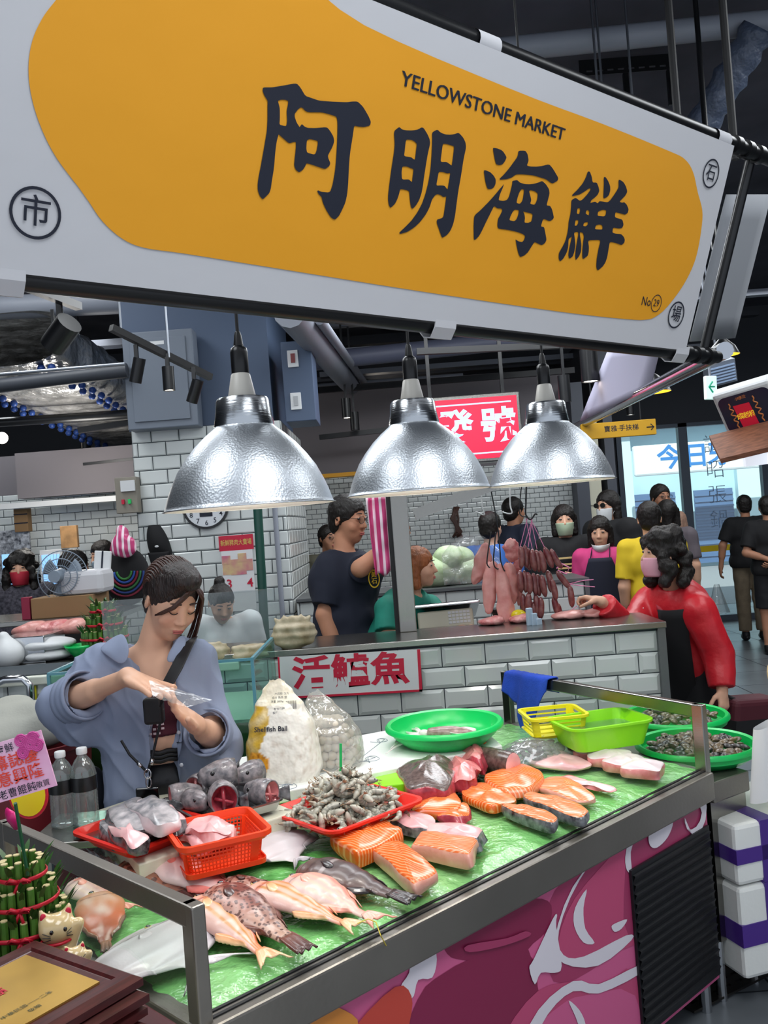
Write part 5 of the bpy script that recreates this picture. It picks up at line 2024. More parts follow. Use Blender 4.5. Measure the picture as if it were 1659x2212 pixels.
# round green baskets with clams on the side stand
m_clam = mat('clam_shell', 'a58a66', .3, coat=.2, noise_=(26, .7, 4), col2='3d3a36', bump=(160, .3, .003), stretch=(1, .3, 1))
def clam_mesh():
 b = MB()
 for sg in (1,-1):
  def f(i, j):
   a = PI * (-.62 + 1.24 * i)
   r = j
   x = .021 * r * math.sin(a)
   y = .018 * (r * math.cos(a)) + .002
   z = sg * (.0095 * (1 - r ** 2) ** .6 * (1 if r < 1 else 0) + .0004 * math.sin(r * 30))
   return (x, y, z)
  b.grid(f, 14,8)
  b.grid(lambda i, j: (.021 * j * math.sin(PI * (.62 + .76 * i)) * .7,.018 * j * math.cos(PI * (.62 + .76 * i)) * .75 + .002, sg * .0095 * max(0,1 - j ** 2) ** .6),6,6)
 return b
pr = clam_mesh().build('clam', m_clam, smooth=True)
pr2 = clam_mesh().build('clam', mat('dark_clam_shell', '5d5650', .3, coat=.2, noise_=(26, .7, 4), col2='25262a'), smooth=True)
zc = TS + .002
cnt = {}
for nm, px0, px1, py, lb, gl, n_ in (('clam_basket', 1368, 1638, 1603, 'green round basket of brown clams nearer the customer', 'clams in the nearer green basket', 86),
                                  ('clam_basket', 1338, 1575, 1542, 'green round basket of clams further back by the red bag', 'clams in the farther green basket', 60)):
 r = px_r(px0, px1, py, zc + .06) * .93
 t, p = basin(nm, lb, (px0 + px1) / 2, py, zc, r, .06, m_green, taper=.8)
 for k in range(n_):
  rr = math.sqrt((k + .5) / n_) * r * .83
  th = k * 2.39996
  u = [pr, pr2][k % 3 == 0]
  if u.name not in cnt:
   ob = u
   cnt[u.name] = 1
  else:
   ob = u.copy()
   COL.objects.link(ob)
  ob.matrix_basis = Matrix.Translation((p.x + rr * math.cos(th), p.y + rr * math.sin(th), zc + .03 + .028 * (1 - (rr / r) ** 2) + rnd.uniform(0,.008))) @ Euler((rnd.uniform(-.6,.6), rnd.uniform(-.6,.6), rnd.random() * 6)).to_matrix().to_4x4() @ Matrix.Scale(rnd.uniform(.95,1.3),4)
  tag(ob, 'brown clam lying in the ' + ('nearer' if n_ == 86 else 'farther') + ' green round basket', 'clam', gl)
# blue cloth over the guard rail
m_cloth = mat('blue_towel', '1e46b4', .9, bump=(160, .5, .004), noise_=(8, .3))
b = MB()
rd = (KD - KB).normalized()
q0 = KD + (KB - KD) * .03
q1 = KD + (KB - KD) * .30
nin = Vector((rd.y, -rd.x, 0))
if nin.dot(KA - KB) < 0:
 nin = -nin
def towel(i, j):
 p = q0 * (1 - i) + q1 * i
 L_ = interp([(0,.1),(.35,.14),(.62,.26),(.8,.2),(1,.07)], i)
 s_ = -.08 + (L_ + .08) * j
 w = .006 * math.sin(i * 14 + 1) + .003 * math.sin(i * 30)
 if s_ < -.018:
  return at(p, ZR + .004 + (s_ + .018)) - nin * (.022 + abs(w) * .5)
 if s_ < .018:
  return at(p, ZR + .006) + nin * (s_ * 1.2)
 return at(p, ZR + .004 - (s_ - .018)) + nin * (.026 + max(-.003, w) * min(1, s_ * 8) + .05 * s_) + (q0 - q1).normalized() * (s_ * .25)
b.grid(towel, 40,30)
tag(b.build('blue_cloth', m_cloth, smooth=True, solid=.004), 'blue towel draped over the far end of the right guard rail', 'cloth')
# red sign on the tiled wall
s0, s1 = W(598,1420, CY - .02), W(905,1395, CY - .02)
FS = Fr((s0.x, CY - .02, W(600,1509, CY).z),(1,0,-.02),(0,0,1))
sw, sh = s1.x - s0.x, W(600,1418, CY).z - W(600,1509, CY).z
t = thing('wall_sign', 'white board with red border and three red characters on the tiled wall', 'sign', (s0.x + sw / 2, CY - .02, FS.O.z))
b = MB()
b.boxf(FS, 0, sw, 0, sh, -.004,.002)
b.build('board', m_white, t)
b = MB()
for u0, u1, v0, v1 in ((0,.008,0, sh),(sw - .014, sw, 0, sh),(0, sw, 0,.01)):
 b.boxf(FS, u0, u1, v0, v1,.002,.003)
m_rink = mat('red_sign_paint', 'c4163a', .5)
b.build('border', m_rink, t)
b = MB()
for i, ch_ in enumerate('活鱸魚'):
 b.text(FS, sw * (.23 + .275 * i), sh * .54, sh * .8, ch_, .028,.0032, sx=1.15)
b.build('lettering', m_rink, t)
# ================================================================ pendant lamps over the counter
m_alu = mat('hammered_aluminium', 'c3c9d0', .4, metal=1, bump=(190, .16, .003), wave=True)
m_aluin = mat('lamp_inside', 'e8e6de', .35, metal=.2)
m_aluc = mat('spun_aluminium', 'bcc0c4', .22, metal=1, bump=(8, .1), stretch=(1, 1, 30))
m_porc = mat('white_ceramic_socket', 'c9c5bc', .4)
m_bulb = mat('lit_bulb', 'ffffff', .3, emit='fff6ea', es=18)
LD = .40
def pendant(label, xl, xr, yl, yr, ytop, glow):
 pc_ = ((xl + xr) / 2,(yl + yr) / 2)
 Y = LD * FPX / math.hypot(xr - xl, yr - yl)
 c = W(pc_[0], pc_[1], Y)
 t = thing('pendant_lamp', label, 'lamp', c, 0, 'pendant lamps over the fish counter')
 k = LD / 2
 M = world_of(t)
 b = MB()
 b.M = M
 pr = [(1.02,-.004),(1.03,.0),(1.0,.012),(.985,.05),(.95,.16),(.9,.28),(.82,.44),(.72,.58),(.6,.72),(.48,.83),(.39,.9),(.355,.93),(.35,.95)]
 b.lathe([(r * k, z * k * 1.03) for r, z in pr],56)
 b.k = 1
 b.lathe([(r * k * .975, z * k * 1.03) for r, z in pr[::-1]],56)
 b.build('shade', [m_alu, m_aluin], t, smooth=True)
 b = MB()
 b.M = M
 b.lathe([(r * k, z * k) for r, z in ((.352,.96),(.358,.98),(.335,1.1),(.315,1.27),(.295,1.3),(.1,1.305))],40)
 b.build('neck', m_aluc, t, smooth=40)
 b = MB()
 b.M = M
 b.lathe([(r * k, z * k) for r, z in ((.17,1.3),(.165,1.33),(.115,1.58),(.1,1.6),(.02,1.6))],28)
 b.build('ceramic_socket', m_porc, t, smooth=40)
 b = MB()
 b.M = M
 b.lathe([(r * k, z * k) for r, z in ((.1,1.59),(.105,1.6),(.105,1.85),(.095,1.9),(.06,1.93),(.045,2.05),(.03,2.1),(.01,2.11))],24)
 b.build('bulb_holder', m_black, t, smooth=40)
 b = MB()
 b.M = M
 b.tube([(0,0,2.08 * k),(0,0,2.2)],.004,8)
 b.build('cord', m_blackm, t)
 b = MB()
 b.M = M
 b.ell((0,0,.42 * k),(.032,.032,.045),16,10)
 b.build('bulb', m_bulb, t, smooth=True)
 l = lamp('bulb_light', 'SPOT', (c.x, c.y, c.z + .03), glow, (1, .97, .92), .06, target=(c.x, c.y, 0), spot=2.5, blend=.5)
 return c
PL = [pendant('aluminium pendant lamp with a wide shade, nearest of the three over the counter', 360, 721, 1112, 1079, 812, 6),
      pendant('aluminium pendant lamp with a bright hot spot, middle of the three over the counter', 753, 1058, 1076, 1051, 815, 6),
      pendant('aluminium pendant lamp farthest along the counter, by the red lightbox sign', 1058, 1325, 1050, 1036, 830, 6)]
# ================================================================ people
m_skin = mat('skin', 'd9a88c', .5, spec=.35, noise_=(9, .08))
m_skin2 = mat('tan_skin', 'b98468', .55, spec=.3, noise_=(9, .1))
m_hair = mat('black_hair', '17120f', .45, spec=.4, bump=(60, .7, .006), stretch=(4, 4, .6))
m_hairb = mat('brown_black_hair', '2c1d18', .4, spec=.5, bump=(60, .8, .006), stretch=(4, 4, .5), noise_=(14, .5), col2='140d0c')
m_hairg = mat('ginger_hair', '9a5a30', .5, bump=(60, .7, .006), stretch=(4, 4, .6), noise_=(12, .4))
m_lip = mat('lips', 'b4605a', .4)
m_lash = mat('dark_lash', '20140f', .5)
m_brow = mat('brow', '3a2620', .7)
m_lens = clear_mat('spectacle_lens', (235, 238, 240), .3)
m_shoe = mat('dark_shoe', '1a1a1c', .5)
DEF = dict(pel=(0,0,.90), nek=(0,.012,1.385), hed=(0,-.012,1.535), shR=(-.165,.012,1.335), shL=(.165,.012,1.335), elR=(-.205,.03,1.07), elL=(.205,.03,1.07),
           wrR=(-.2,-.05,.84), wrL=(.2,-.05,.84), hipR=(-.085,0,.86), hipL=(.085,0,.86), knR=(-.09,-.015,.48), knL=(.09,-.015,.48), anR=(-.095,.02,.085), anL=(.095,.02,.085))
def hand(S, wr, d, n, side, s=1.0, curl=.5, thumb=.5, k=.007, spread=.05, point=False, lens=(.066,.075,.07,.055)):
 """palm, four unequal bent fingers and a thumb leaving the side; n = direction the palm faces"""
 d = Vector(d).normalized()
 n = Vector(n)
 n = (n - d * n.dot(d)).normalized()
 w = d.cross(n).normalized() * -side      # towards the thumb
 wr = Vector(wr)
 R = Matrix((w, d, n)).transposed()
 S.ell(wr + d * .05 * s, (.04 * s, .05 * s, .0155 * s), R, k=.012)
 S.cone(wr, wr + d * .03 * s, .024 * s, .024 * s, k=.015)
 for i in range(4):
  o = (.029 - .0195 * i) * s
  p = wr + d * (.088 - .004 * abs(i - 1.2)) * s + w * o
  S.cone(wr + d * .045 * s + w * o * .8, p, .012 * s, .0105 * s, k=.008)
  c = curl * (1 + .12 * i) * (.2 if point and i == 0 else 1)
  a = c * .5
  dd = d + w * (spread * (1.2 - i))
  L = lens[i] * s
  r = .0092 * s
  for q, f in enumerate((.45,.32,.23)):
   v = (dd * math.cos(a) + n * math.sin(a)).normalized()
   p2 = p + v * L * f
   S.cone(p, p2, r, r * .93, k=k)
   p, r = p2, r * .93
   a += c
 p = wr + d * .022 * s + w * .026 * s
 v = (w * .75 + d * .65 + n * (.25 + .4 * thumb)).normalized()
 p2 = p + v * .038 * s
 S.cone(p, p2,.0145 * s, .0118 * s, k=.012)
 v = (w * (.55 - .5 * thumb) + d * .85 + n * (.2 + .55 * thumb)).normalized()
 p3 = p2 + v * .03 * s
 S.cone(p2, p3,.0112 * s, .0102 * s, k=k)
 v = (v + n * .25 * thumb + d * .2).normalized()
 S.cone(p3, p3 + v * .024 * s, .0102 * s, .0085 * s, k=k)
def head_parts(S, C, R, s=1.0, jaw=1.0, nose=1.0, female=True):
 """C = middle of the head, R = 3x3 head axes (x to the side, -y the face, z up)"""
 def P(x, y, z):
  return C + R @ Vector((x * s, y * s, z * s))
 S.ell(P(0,.012,.03),(.074 * s, .092 * s, .087 * s), R, k=.02)
 S.ell(P(0,-.028,-.022),(.062 * s, .062 * s, .082 * s), R, k=.025)
 S.ell(P(0,-.04,-.075),(.036 * s * jaw, .038 * s, .034 * s), R, k=.03)
 S.ell(P(0,-.055,-.098),(.016 * s * jaw, .017 * s, .014 * s), R, k=.02)
 for sg in (-1,1):
  S.ell(P(sg * .036,-.058,-.03),(.024 * s, .02 * s, .022 * s), R, k=.02)
  S.ell(P(sg * .076,.012,-.005),(.008 * s, .018 * s, .03 * s), R @ Euler((.2,0, sg * .35)).to_matrix(), k=.008)
  S.ell(P(sg * .078,.012,-.003),(.004 * s, .009 * s, .016 * s), R @ Euler((.2,0, sg * .35)).to_matrix(), k=.004, op='-')
  S.ell(P(sg * .031,-.087,.012),(.016 * s, .012 * s, .011 * s), R, k=.012, op='-')
  S.ell(P(sg * .031,-.076,.012),(.0145 * s, .0135 * s, .0125 * s), R, k=.004)
 S.cone(P(0,-.083,.012), P(0,-.104 * (.5 + .5 * nose),-.026),.008 * s, .0115 * s, k=.014)
 for sg in (-1,1):
  S.ell(P(sg * .012,-.092,-.03),(.0085 * s, .009 * s, .0075 * s), R, k=.006)
 S.ell(P(0,-.083,-.058),(.022 * s, .0125 * s, .006 * s), R, k=.006)
 S.ell(P(0,-.081,-.068),(.019 * s, .0125 * s, .006 * s), R, k=.005)
 return P
def face_bits(P, R, s, root, closed=False, mask=None, glasses=None, lips=True, mask_m=None, brows=True):
 for sg in (-1,1):
  b = MB()
  if closed:
   pts = [P(sg * (.017 + .028 * i / 8),-.0885 + .006 * (i / 8) ** 2,.005 - .007 * math.sin(PI * i / 8) + .002 * i / 8) for i in range(9)]
   b.tube(pts, [.0008] + [.0017] * 7 + [.0009],6)
  else:
   b.ell(P(sg * .031,-.0845,.011),(.011 * s, .006 * s, .0058 * s),12,8, R)
  b.build('eye', m_lash if closed else m_eye, root, smooth=True)
  if brows:
   b = MB()
   pts = [P(sg * (.014 + .034 * i / 7),-.092 + .012 * (i / 7) ** 2,.032 + .006 * math.sin(PI * (.25 + .6 * i / 7))) for i in range(8)]
   b.tube(pts, [.0026,.0034,.0036,.0036,.0032,.0028,.002,.001],6, flat=.6)
   b.build('eyebrow', m_brow, root, smooth=True)
 if lips and not mask:
  b = MB()
  for z, w, h in ((-.0595,.021,.0042),(-.067,.018,.0052)):
   b.ell(P(0,-.0905, z),(w * s, .0062 * s, h * s),14,8, R)
  b.build('lips', m_lip, root, smooth=True)
 if mask:
  b = MB()
  z0, z1 = (-.12, -.018) if mask == 'on' else (-.15, -.092)
  def mk(i, j):
   a = (i - .5) * 2.5
   z = z0 + (z1 - z0) * j
   bulge = .012 * math.sin(PI * j) * max(0, math.cos(a))
   rx, ry = .076 - .02 * (1 - j),.098 - .016 * (1 - j)
   return P((rx + bulge * .5) * math.sin(a),-.004 - (ry + bulge + .004) * math.cos(a), z)
  b.grid(mk, 22,10)
  o = b.build('face_mask', mask_m, root, smooth=True, solid=.002)
  b = MB()
  for sg in (-1,1):
   b.tube([P(sg * .068,-.03,(z0 + z1) / 2), P(sg * .082,.015,.01), P(sg * .079,.03,-.01)],.0012,5)
  b.build('ear_loop', mask_m, o)
 if glasses:
  b = MB()
  for sg in (-1,1):
   pts = [P(sg * .032 + .024 * math.cos(t),-.104,.008 + .019 * math.sin(t)) for t in np.linspace(0,2 * PI, 20)]
   b.tube(pts, .0014,6)
   b.tube([P(sg * .056,-.102,.014), P(sg * .078,-.02,.014), P(sg * .078,.01,.008)],.0014,6)
  b.tube([P(-.009,-.105,.012), P(.009,-.105,.012)],.0014,6)
  g = b.build('glasses', m_black, root)
  b = MB()
  for sg in (-1,1):
   b.add([P(sg * .032 + .023 * math.cos(t),-.104,.008 + .018 * math.sin(t)) for t in np.linspace(0,2 * PI, 16)[:-1]],[tuple(range(15))])
  b.build('lens', glasses if glasses is not True else m_lens, g)
def hair_mass(style, P, R, s, root, m, h=.006, C=None):
 S = SDF(.015)
 if style == 'short':
  S.ell(P(0,.014,.036),(.084 * s, .1 * s, .094 * s), R)
  S.ell(P(0,.05,-.02),(.07 * s, .055 * s, .07 * s), R)
  S.ell(P(0,-.105,-.05),(.095 * s, .085 * s, .108 * s), R, op='-', k=.008)
  S.ell(P(0,-.02,-.11),(.12 * s, .1 * s, .06 * s), R, op='-', k=.01)
 elif style == 'bob':
  S.ell(P(0,.016,.036),(.088 * s, .104 * s, .096 * s), R)
  for sg in (-1,1):
   S.cone(P(sg * .07,.015,.02), P(sg * .075,.005,-.1),.034 * s, .03 * s)
  S.cone(P(0,.07,.02), P(0,.065,-.1),.05 * s, .045 * s, k=.04)
  S.ell(P(0,-.105,-.052),(.072 * s, .08 * s, .098 * s), R, op='-', k=.01)
 elif style == 'long':
  S.ell(P(0,.016,.036),(.088 * s, .104 * s, .096 * s), R)
  for sg in (-1,1):
   S.cone(P(sg * .068,.02,.02), P(sg * .085,.03,-.3),.036 * s, .03 * s, k=.03)
  S.cone(P(0,.075,.02), P(0,.085,-.32),.055 * s, .05 * s, k=.04)
  S.ell(P(0,-.105,-.05),(.07 * s, .085 * s, .1 * s), R, op='-', k=.01)
 elif style == 'curly':
  S.k = .02
  rn = random.Random(3)
  S.ell(P(0,.02,.04),(.1 * s, .115 * s, .105 * s), R)
  for i in range(60):
   a, z = rn.uniform(-PI, PI), rn.uniform(-.16,.12)
   if abs(a) < 1.0 and z < .06:
    continue
   rr = .09 + .02 * rn.random() - max(0, z - .04) * .7
   S.ell(P(rr * math.sin(a),.02 - rr * math.cos(a) * 1.08, z),[(.026 + .012 * rn.random()) * s] * 3, R)
  S.ell(P(0,-.125,-.052),(.068 * s, .09 * s, .1 * s), R, op='-', k=.008)
 elif style == 'bun':
  S.ell(P(0,.014,.034),(.08 * s, .098 * s, .09 * s), R)
  S.ell(P(0,.07,.115),(.035 * s, .035 * s, .038 * s), R, k=.008)
  S.ell(P(0,-.11,-.055),(.09 * s, .09 * s, .11 * s), R, op='-', k=.008)
  S.ell(P(0,.0,-.12),(.12 * s, .12 * s, .07 * s), R, op='-', k=.01)
 return skin('hair', S, h, m, root, disp=lambda v: .004 * noise.noise(v * 60) + (.006 * noise.noise(v * 34) if style == 'curly' else 0))
def person(label, x, y, heading, H=1.62, J=None, top=None, sleeve='short', loose=.014, bottom=None, legs='pants', hair='short', hair_m=None, skin_m=None, face=None, hyaw=0, hpitch=0, hroll=0,
           h=.0085, hem=.84, hands=None, z0=0.0, apron=None, extra=None, female=True, fat=1.0, shoes=True, group=None, name='person', tuck=0):
 s = H / 1.65
 root = thing(name, label, 'person', (x, y, z0), heading, group)
 M = world_of(root)
 j = {k: Vector(v) * s for k, v in DEF.items()}
 for k, v in (J or {}).items():
  j[k] = Vector(v) * s
 if J and 'pel' in J:
  for k in ('hipR', 'hipL', 'knR', 'knL', 'anR', 'anL'):
   if k not in J:
    j[k] = j[k] + Vector(((j['pel'].x) * (1 if k[0] == 'h' else .8), j['pel'].y * (1 if k[0] == 'h' else .8),(j['pel'].z - .9 * s) if k[0] == 'h' else 0))
 g = {k: M @ v for k, v in j.items()}
 R3 = M.to_3x3()
 spine = (g['nek'] - g['pel'])
 u = spine.normalized()
 xr = (g['shL'] - g['shR'])
 xr = (xr - u * xr.dot(u)).normalized()
 yb = u.cross(xr)
 RT = Matrix((xr, yb, u)).transposed()
 hdr = R3 @ Euler((hpitch, hroll, hyaw), 'XYZ').to_matrix()
 Rl = R3 @ (Matrix.Rotation(hyaw, 3, 'Z') @ Matrix.Rotation(hpitch, 3, 'X') @ Matrix.Rotation(hroll, 3, 'Y'))
 sk = skin_m or m_skin
 SL = spine.length
 def torso(S, e, k=.03):
  S.ell(g['pel'] + u * SL * .70, ((.155 * fat + e) * s, (.105 * fat + e) * s, (.17 + e) * s), RT, k=k)
  S.ell(g['pel'] + u * SL * .28, ((.14 * fat + e) * s, (.105 * fat + e) * s, (.17 + e) * s), RT, k=k)
  S.ell(g['pel'] + u * SL * .0, ((.158 * fat + e) * s, (.115 * fat + e) * s, (.13 + e) * s), RT, k=k)
  for a in ('R', 'L'):
   S.cone(g['nek'] - u * .04 * s, g['sh' + a],(.05 + e) * s, (.05 + e) * s, k=k)
 B = SDF(.02)
 torso(B, -.006)
 B.cone(g['nek'] - u * .03 * s, g['hed'] - Rl @ Vector((0, -.02, .05)) * s, .054 * s, .05 * s, k=.02)
 P = head_parts(B, g['hed'], Rl, s, female=female)
 for a, sd in (('R', -1),('L', 1)):
  B.chain([g['sh' + a], g['el' + a], g['wr' + a]],[.05 * s, .038 * s, .026 * s], k=.02)
  B.cone(g['el' + a],(g['el' + a] + g['wr' + a]) / 2,.04 * s, .036 * s)
  hd = (hands or {}).get(a, {})
  d = R3 @ Vector(hd['d']) if 'd' in hd else g['wr' + a] - g['el' + a]
  n = R3 @ Vector(hd.get('n', (-sd, 0, 0)))
  hand(B, g['wr' + a], d, n, -sd if hd.get('flip') else sd, s, hd.get('curl', .45), hd.get('thumb', .4), k=.004)
  B.chain([g['hip' + a], g['kn' + a], g['an' + a]],[.085 * s, .058 * s, .038 * s], k=.03)
  B.cone(g['an' + a], g['an' + a] + R3 @ Vector((0,-.12,-.05)) * s, .036 * s, .03 * s)
 skin('body', B, h, sk, root)
 if top:
  S = SDF(.022)
  torso(S, loose)
  if hem < .8:
   S.cone(g['pel'], g['pel'] - u * .2 * s, .15 * s, .16 * s, k=.04)
  S.half(g['pel'] + u * (hem - .9) * s, -u)
  S.ell(g['nek'] + u * .05 * s - yb * .012 * s, (.078 * s, .08 * s, .05 * s), RT, k=.006, op='-')
  for a in ('R', 'L'):
   if sleeve == 'long':
    S.cone(g['sh' + a], g['el' + a],(.06 + loose) * s, (.05 + loose) * s)
    S.cone(g['el' + a], g['el' + a].lerp(g['wr' + a],.93),(.05 + loose) * s, (.036 + loose) * s, flat=True)
   else:
    S.cone(g['sh' + a], g['sh' + a].lerp(g['el' + a],.8),(.06 + loose) * s, (.056 + loose) * s, flat=True)
  skin('top', S, h, top, root, disp=lambda v: .005 * noise.noise(v * 13) + .003 * noise.noise(Vector((v.x * 30, v.y * 30, v.z * 9))))
 if bottom:
  S = SDF(.02)
  S.ell(g['pel'],((.158 * fat + .006) * s, (.115 * fat + .006) * s, .13 * s), RT, k=.03)
  for a in ('R', 'L'):
   if legs == 'pants':
    S.cone(g['hip' + a], g['kn' + a],.1 * s, .078 * s)
    S.cone(g['kn' + a], g['kn' + a].lerp(g['an' + a],.93),.078 * s, .07 * s, flat=True)
   elif legs == 'shorts':
    S.cone(g['hip' + a], g['hip' + a].lerp(g['kn' + a],.98),.1 * s, .098 * s, flat=True)
   else:
    S.cone(g['hip' + a], g['kn' + a].lerp(g['an' + a],.3),.1 * s, .12 * s, flat=True, k=.08)
  S.half(g['pel'] + u * .13 * s, u)
  skin('trousers' if legs == 'pants' else ('shorts' if legs == 'shorts' else 'skirt'), S, h, bottom, root, disp=lambda v: .005 * noise.noise(v * 14))
 if shoes:
  for a in ('R', 'L'):
   S = SDF(.01)
   an = g['an' + a]
   S.ell(an + R3 @ Vector((0,-.045,-.045)) * s, (.043 * s, .125 * s, .04 * s), R3)
   S.cone(an, an - Vector((0,0,.04)) * s, .045 * s, .045 * s)
   S.half((0,0, z0 + .004),(0,0,-1))
   skin('shoe', S, h, m_shoe, root)
 if hair:
  hair_mass(hair, P, Rl, s, root, hair_m or m_hair, h * .8)
 f = dict(face or {})
 face_bits(P, Rl, s, root, **f)
 if apron:
  b = MB()
  cc = g['pel']
  def ap(i, j):
   a = (i - .5) * (1.9 if j < .62 else 1.9 - (j - .62) * 2.9)
   hh = -.42 + .85 * j
   t = max(0, min(1,(hh + .1) / .4))
   rx, ry = .178 * fat + loose + .006,.128 * fat + loose + .006
   e = 1.0 + (.06 if j < .35 else 0)
   return cc + u * hh * s + xr * (rx * e * math.sin(a) * s) - yb * (ry * e * math.cos(a) * s)
  b.grid(ap, 20,24)
  o = b.build('apron', apron, root, smooth=True, solid=.004)
  b = MB()
  for sg in (-1,1):
   b.tube([ap(.5 + sg * .42,1), g['nek'] + xr * sg * .07 * s + u * .015 * s - yb * .05 * s, g['nek'] + xr * sg * .06 * s + yb * .05 * s + u * .03 * s],.011 * s, 6, flat=.3)
  b.build('apron_strap', apron, o, smooth=True)
 root['s'] = s
 return root, g, P, Rl, s
def px_person(px, py_top, Y, H=None, z0=0.0):
 """foot point of someone whose crown shows at the picture point, at depth Y"""
 w = W(px, py_top, Y)
 return w.x, Y, w.z - z0
def pj(x, y, heading, H, z0=0.0):
 """picture point + depth -> joint in the person's own units"""
 Mi = (Matrix.Translation((x, y, z0)) @ rotz(heading)).inverted()
 s = H / 1.65
 return lambda px, py, Y: tuple((Mi @ W(px, py, Y)) / s)
# ================================================================ the young woman behind the counter
GY = 2.86
GX = W(330,1600, GY).x
girl = thing('person', 'young woman in an open grey blue shirt looking down at a clear pouch', 'person', (GX, GY, 0))
def GW(px, py, dy=0.0):
 return W(px, py, GY + dy)
gs = .99
m_gskin = mat('fair_skin', 'd6a58a', .48, spec=.35, noise_=(7, .07), sss=.05)
gj = dict(hed=GW(370,1297,-.03), nek=GW(322,1412,.03), shR=GW(226,1438,.04), shL=GW(420,1432,.03), elR=GW(140,1520,-.02), wrR=GW(276,1462,-.24), elL=GW(462,1592,-.02), wrL=GW(424,1566,-.2), pel=GW(345,1690,.04))
u = (gj['nek'] - gj['pel']).normalized()
xr = (gj['shL'] - gj['shR'])
xr = (xr - u * xr.dot(u)).normalized()
yb = u.cross(xr)
RT = Matrix((xr, yb, u)).transposed()
SL = (gj['nek'] - gj['pel']).length
GH = Matrix.Rotation(.66, 3, 'Z') @ Matrix.Rotation(.50, 3, 'X') @ Matrix.Rotation(.10, 3, 'Y')
hipR, hipL = gj['pel'] - xr * .085 - u * .03, gj['pel'] + xr * .085 - u * .03
def gtorso(S, e, k=.03, bust=True):
 S.ell(gj['pel'] + u * SL * .74, (.15 + e, .098 + e, .15 + e), RT, k=k)
 S.ell(gj['pel'] + u * SL * .36, (.122 + e, .092 + e, .16 + e), RT, k=k)
 S.ell(gj['pel'] + u * SL * .02, (.155 + e, .11 + e, .13 + e), RT, k=k)
 for a in ('R', 'L'):
  S.cone(gj['nek'] - u * .045, gj['sh' + a],.046 + e, .05 + e, k=k)
 if bust:
  for sg in (-1,1):
   S.ell(gj['pel'] + u * SL * .66 + xr * sg * .065 - yb * .06, (.056 + e, .042 + e, .055 + e), RT, k=.03)
B = SDF(.02)
gtorso(B, -.004)
B.cone(gj['nek'] - u * .03, gj['hed'] + GH @ Vector((0, .03, -.05)), .056, .05, k=.025)
for a in (-1,1):
 B.cone(gj['nek'] - u * .035 - yb * .045, gj['nek'] - u * .05 - yb * .055 + xr * a * .13, .011, .009, k=.014)
GP = head_parts(B, gj['hed'], GH, gs, jaw=.92, nose=.9)
for a in ('R', 'L'):
 B.chain([gj['sh' + a], gj['el' + a], gj['wr' + a]],[.048,.038,.025], k=.02)
 e_, w_ = gj['el' + a], gj['wr' + a]
 B.cone(e_.lerp(w_, .1), e_.lerp(w_, .5),.039,.034, k=.02)
# right hand lies flat over the pouch, palm down; left hand supports it, palm up
tR = GW(372, 1506, -.36) - gj['wrR']
hand(B, gj['wrR'], tR, (.1,-.25,-1),-1,1.12, curl=.07, thumb=-.25, k=.004, spread=.03)
tL = GW(345, 1500, -.30) - gj['wrL']
hand(B, gj['wrL'], tL, (.25,-.45,1),1,1.1, curl=.35, thumb=.1, k=.004, spread=.06)
for hp, kn in ((hipR, hipR - u * .4 - xr * .01),(hipL, hipL - u * .4 + xr * .01)):
 ft = Vector((kn.x, kn.y + .02,.09))
 B.chain([hp, kn, ft],[.085,.058,.038], k=.03)
 B.cone(ft, ft + Vector((0,-.12,-.05)),.036,.03)
xs = axis_steps(gj['elR'].x - .09, gj['elL'].x + .09, .0065, (GX - .16, GX + .2), .0042)
ys = axis_steps(GY - .46, GY + .18,.0065,(GY - .42, GY + .1),.0045)
zs = axis_steps(.0, gj['hed'].z + .16, .012, (gj['pel'].z + .1, gj['hed'].z + .16), .0042)
def blush(v):
 base = np.array(lin('d9ab90'))
 q = GH.transposed() @ (Vector(v) - gj['hed'])
 if q.y < -.03 and abs(q.x) < .085 and q.z > -.13:
  d = min((Vector((q.x - sg * .043, q.z + .028)).length for sg in (-1,1)))
  base = base * (1 - .25 * max(0, 1 - d / .035)) + np.array(lin('cf7f70')) * (.25 * max(0, 1 - d / .035))
 return tuple(base)
m_gskin = mat('fair_skin_tone', 'd6a58a', .48, spec=.35, attr=True)
skin('body', B, .0045, m_gskin, girl, xs=xs, ys=ys, zs=zs, colfn=blush)
face_bits(GP, GH, gs, girl, closed=True)
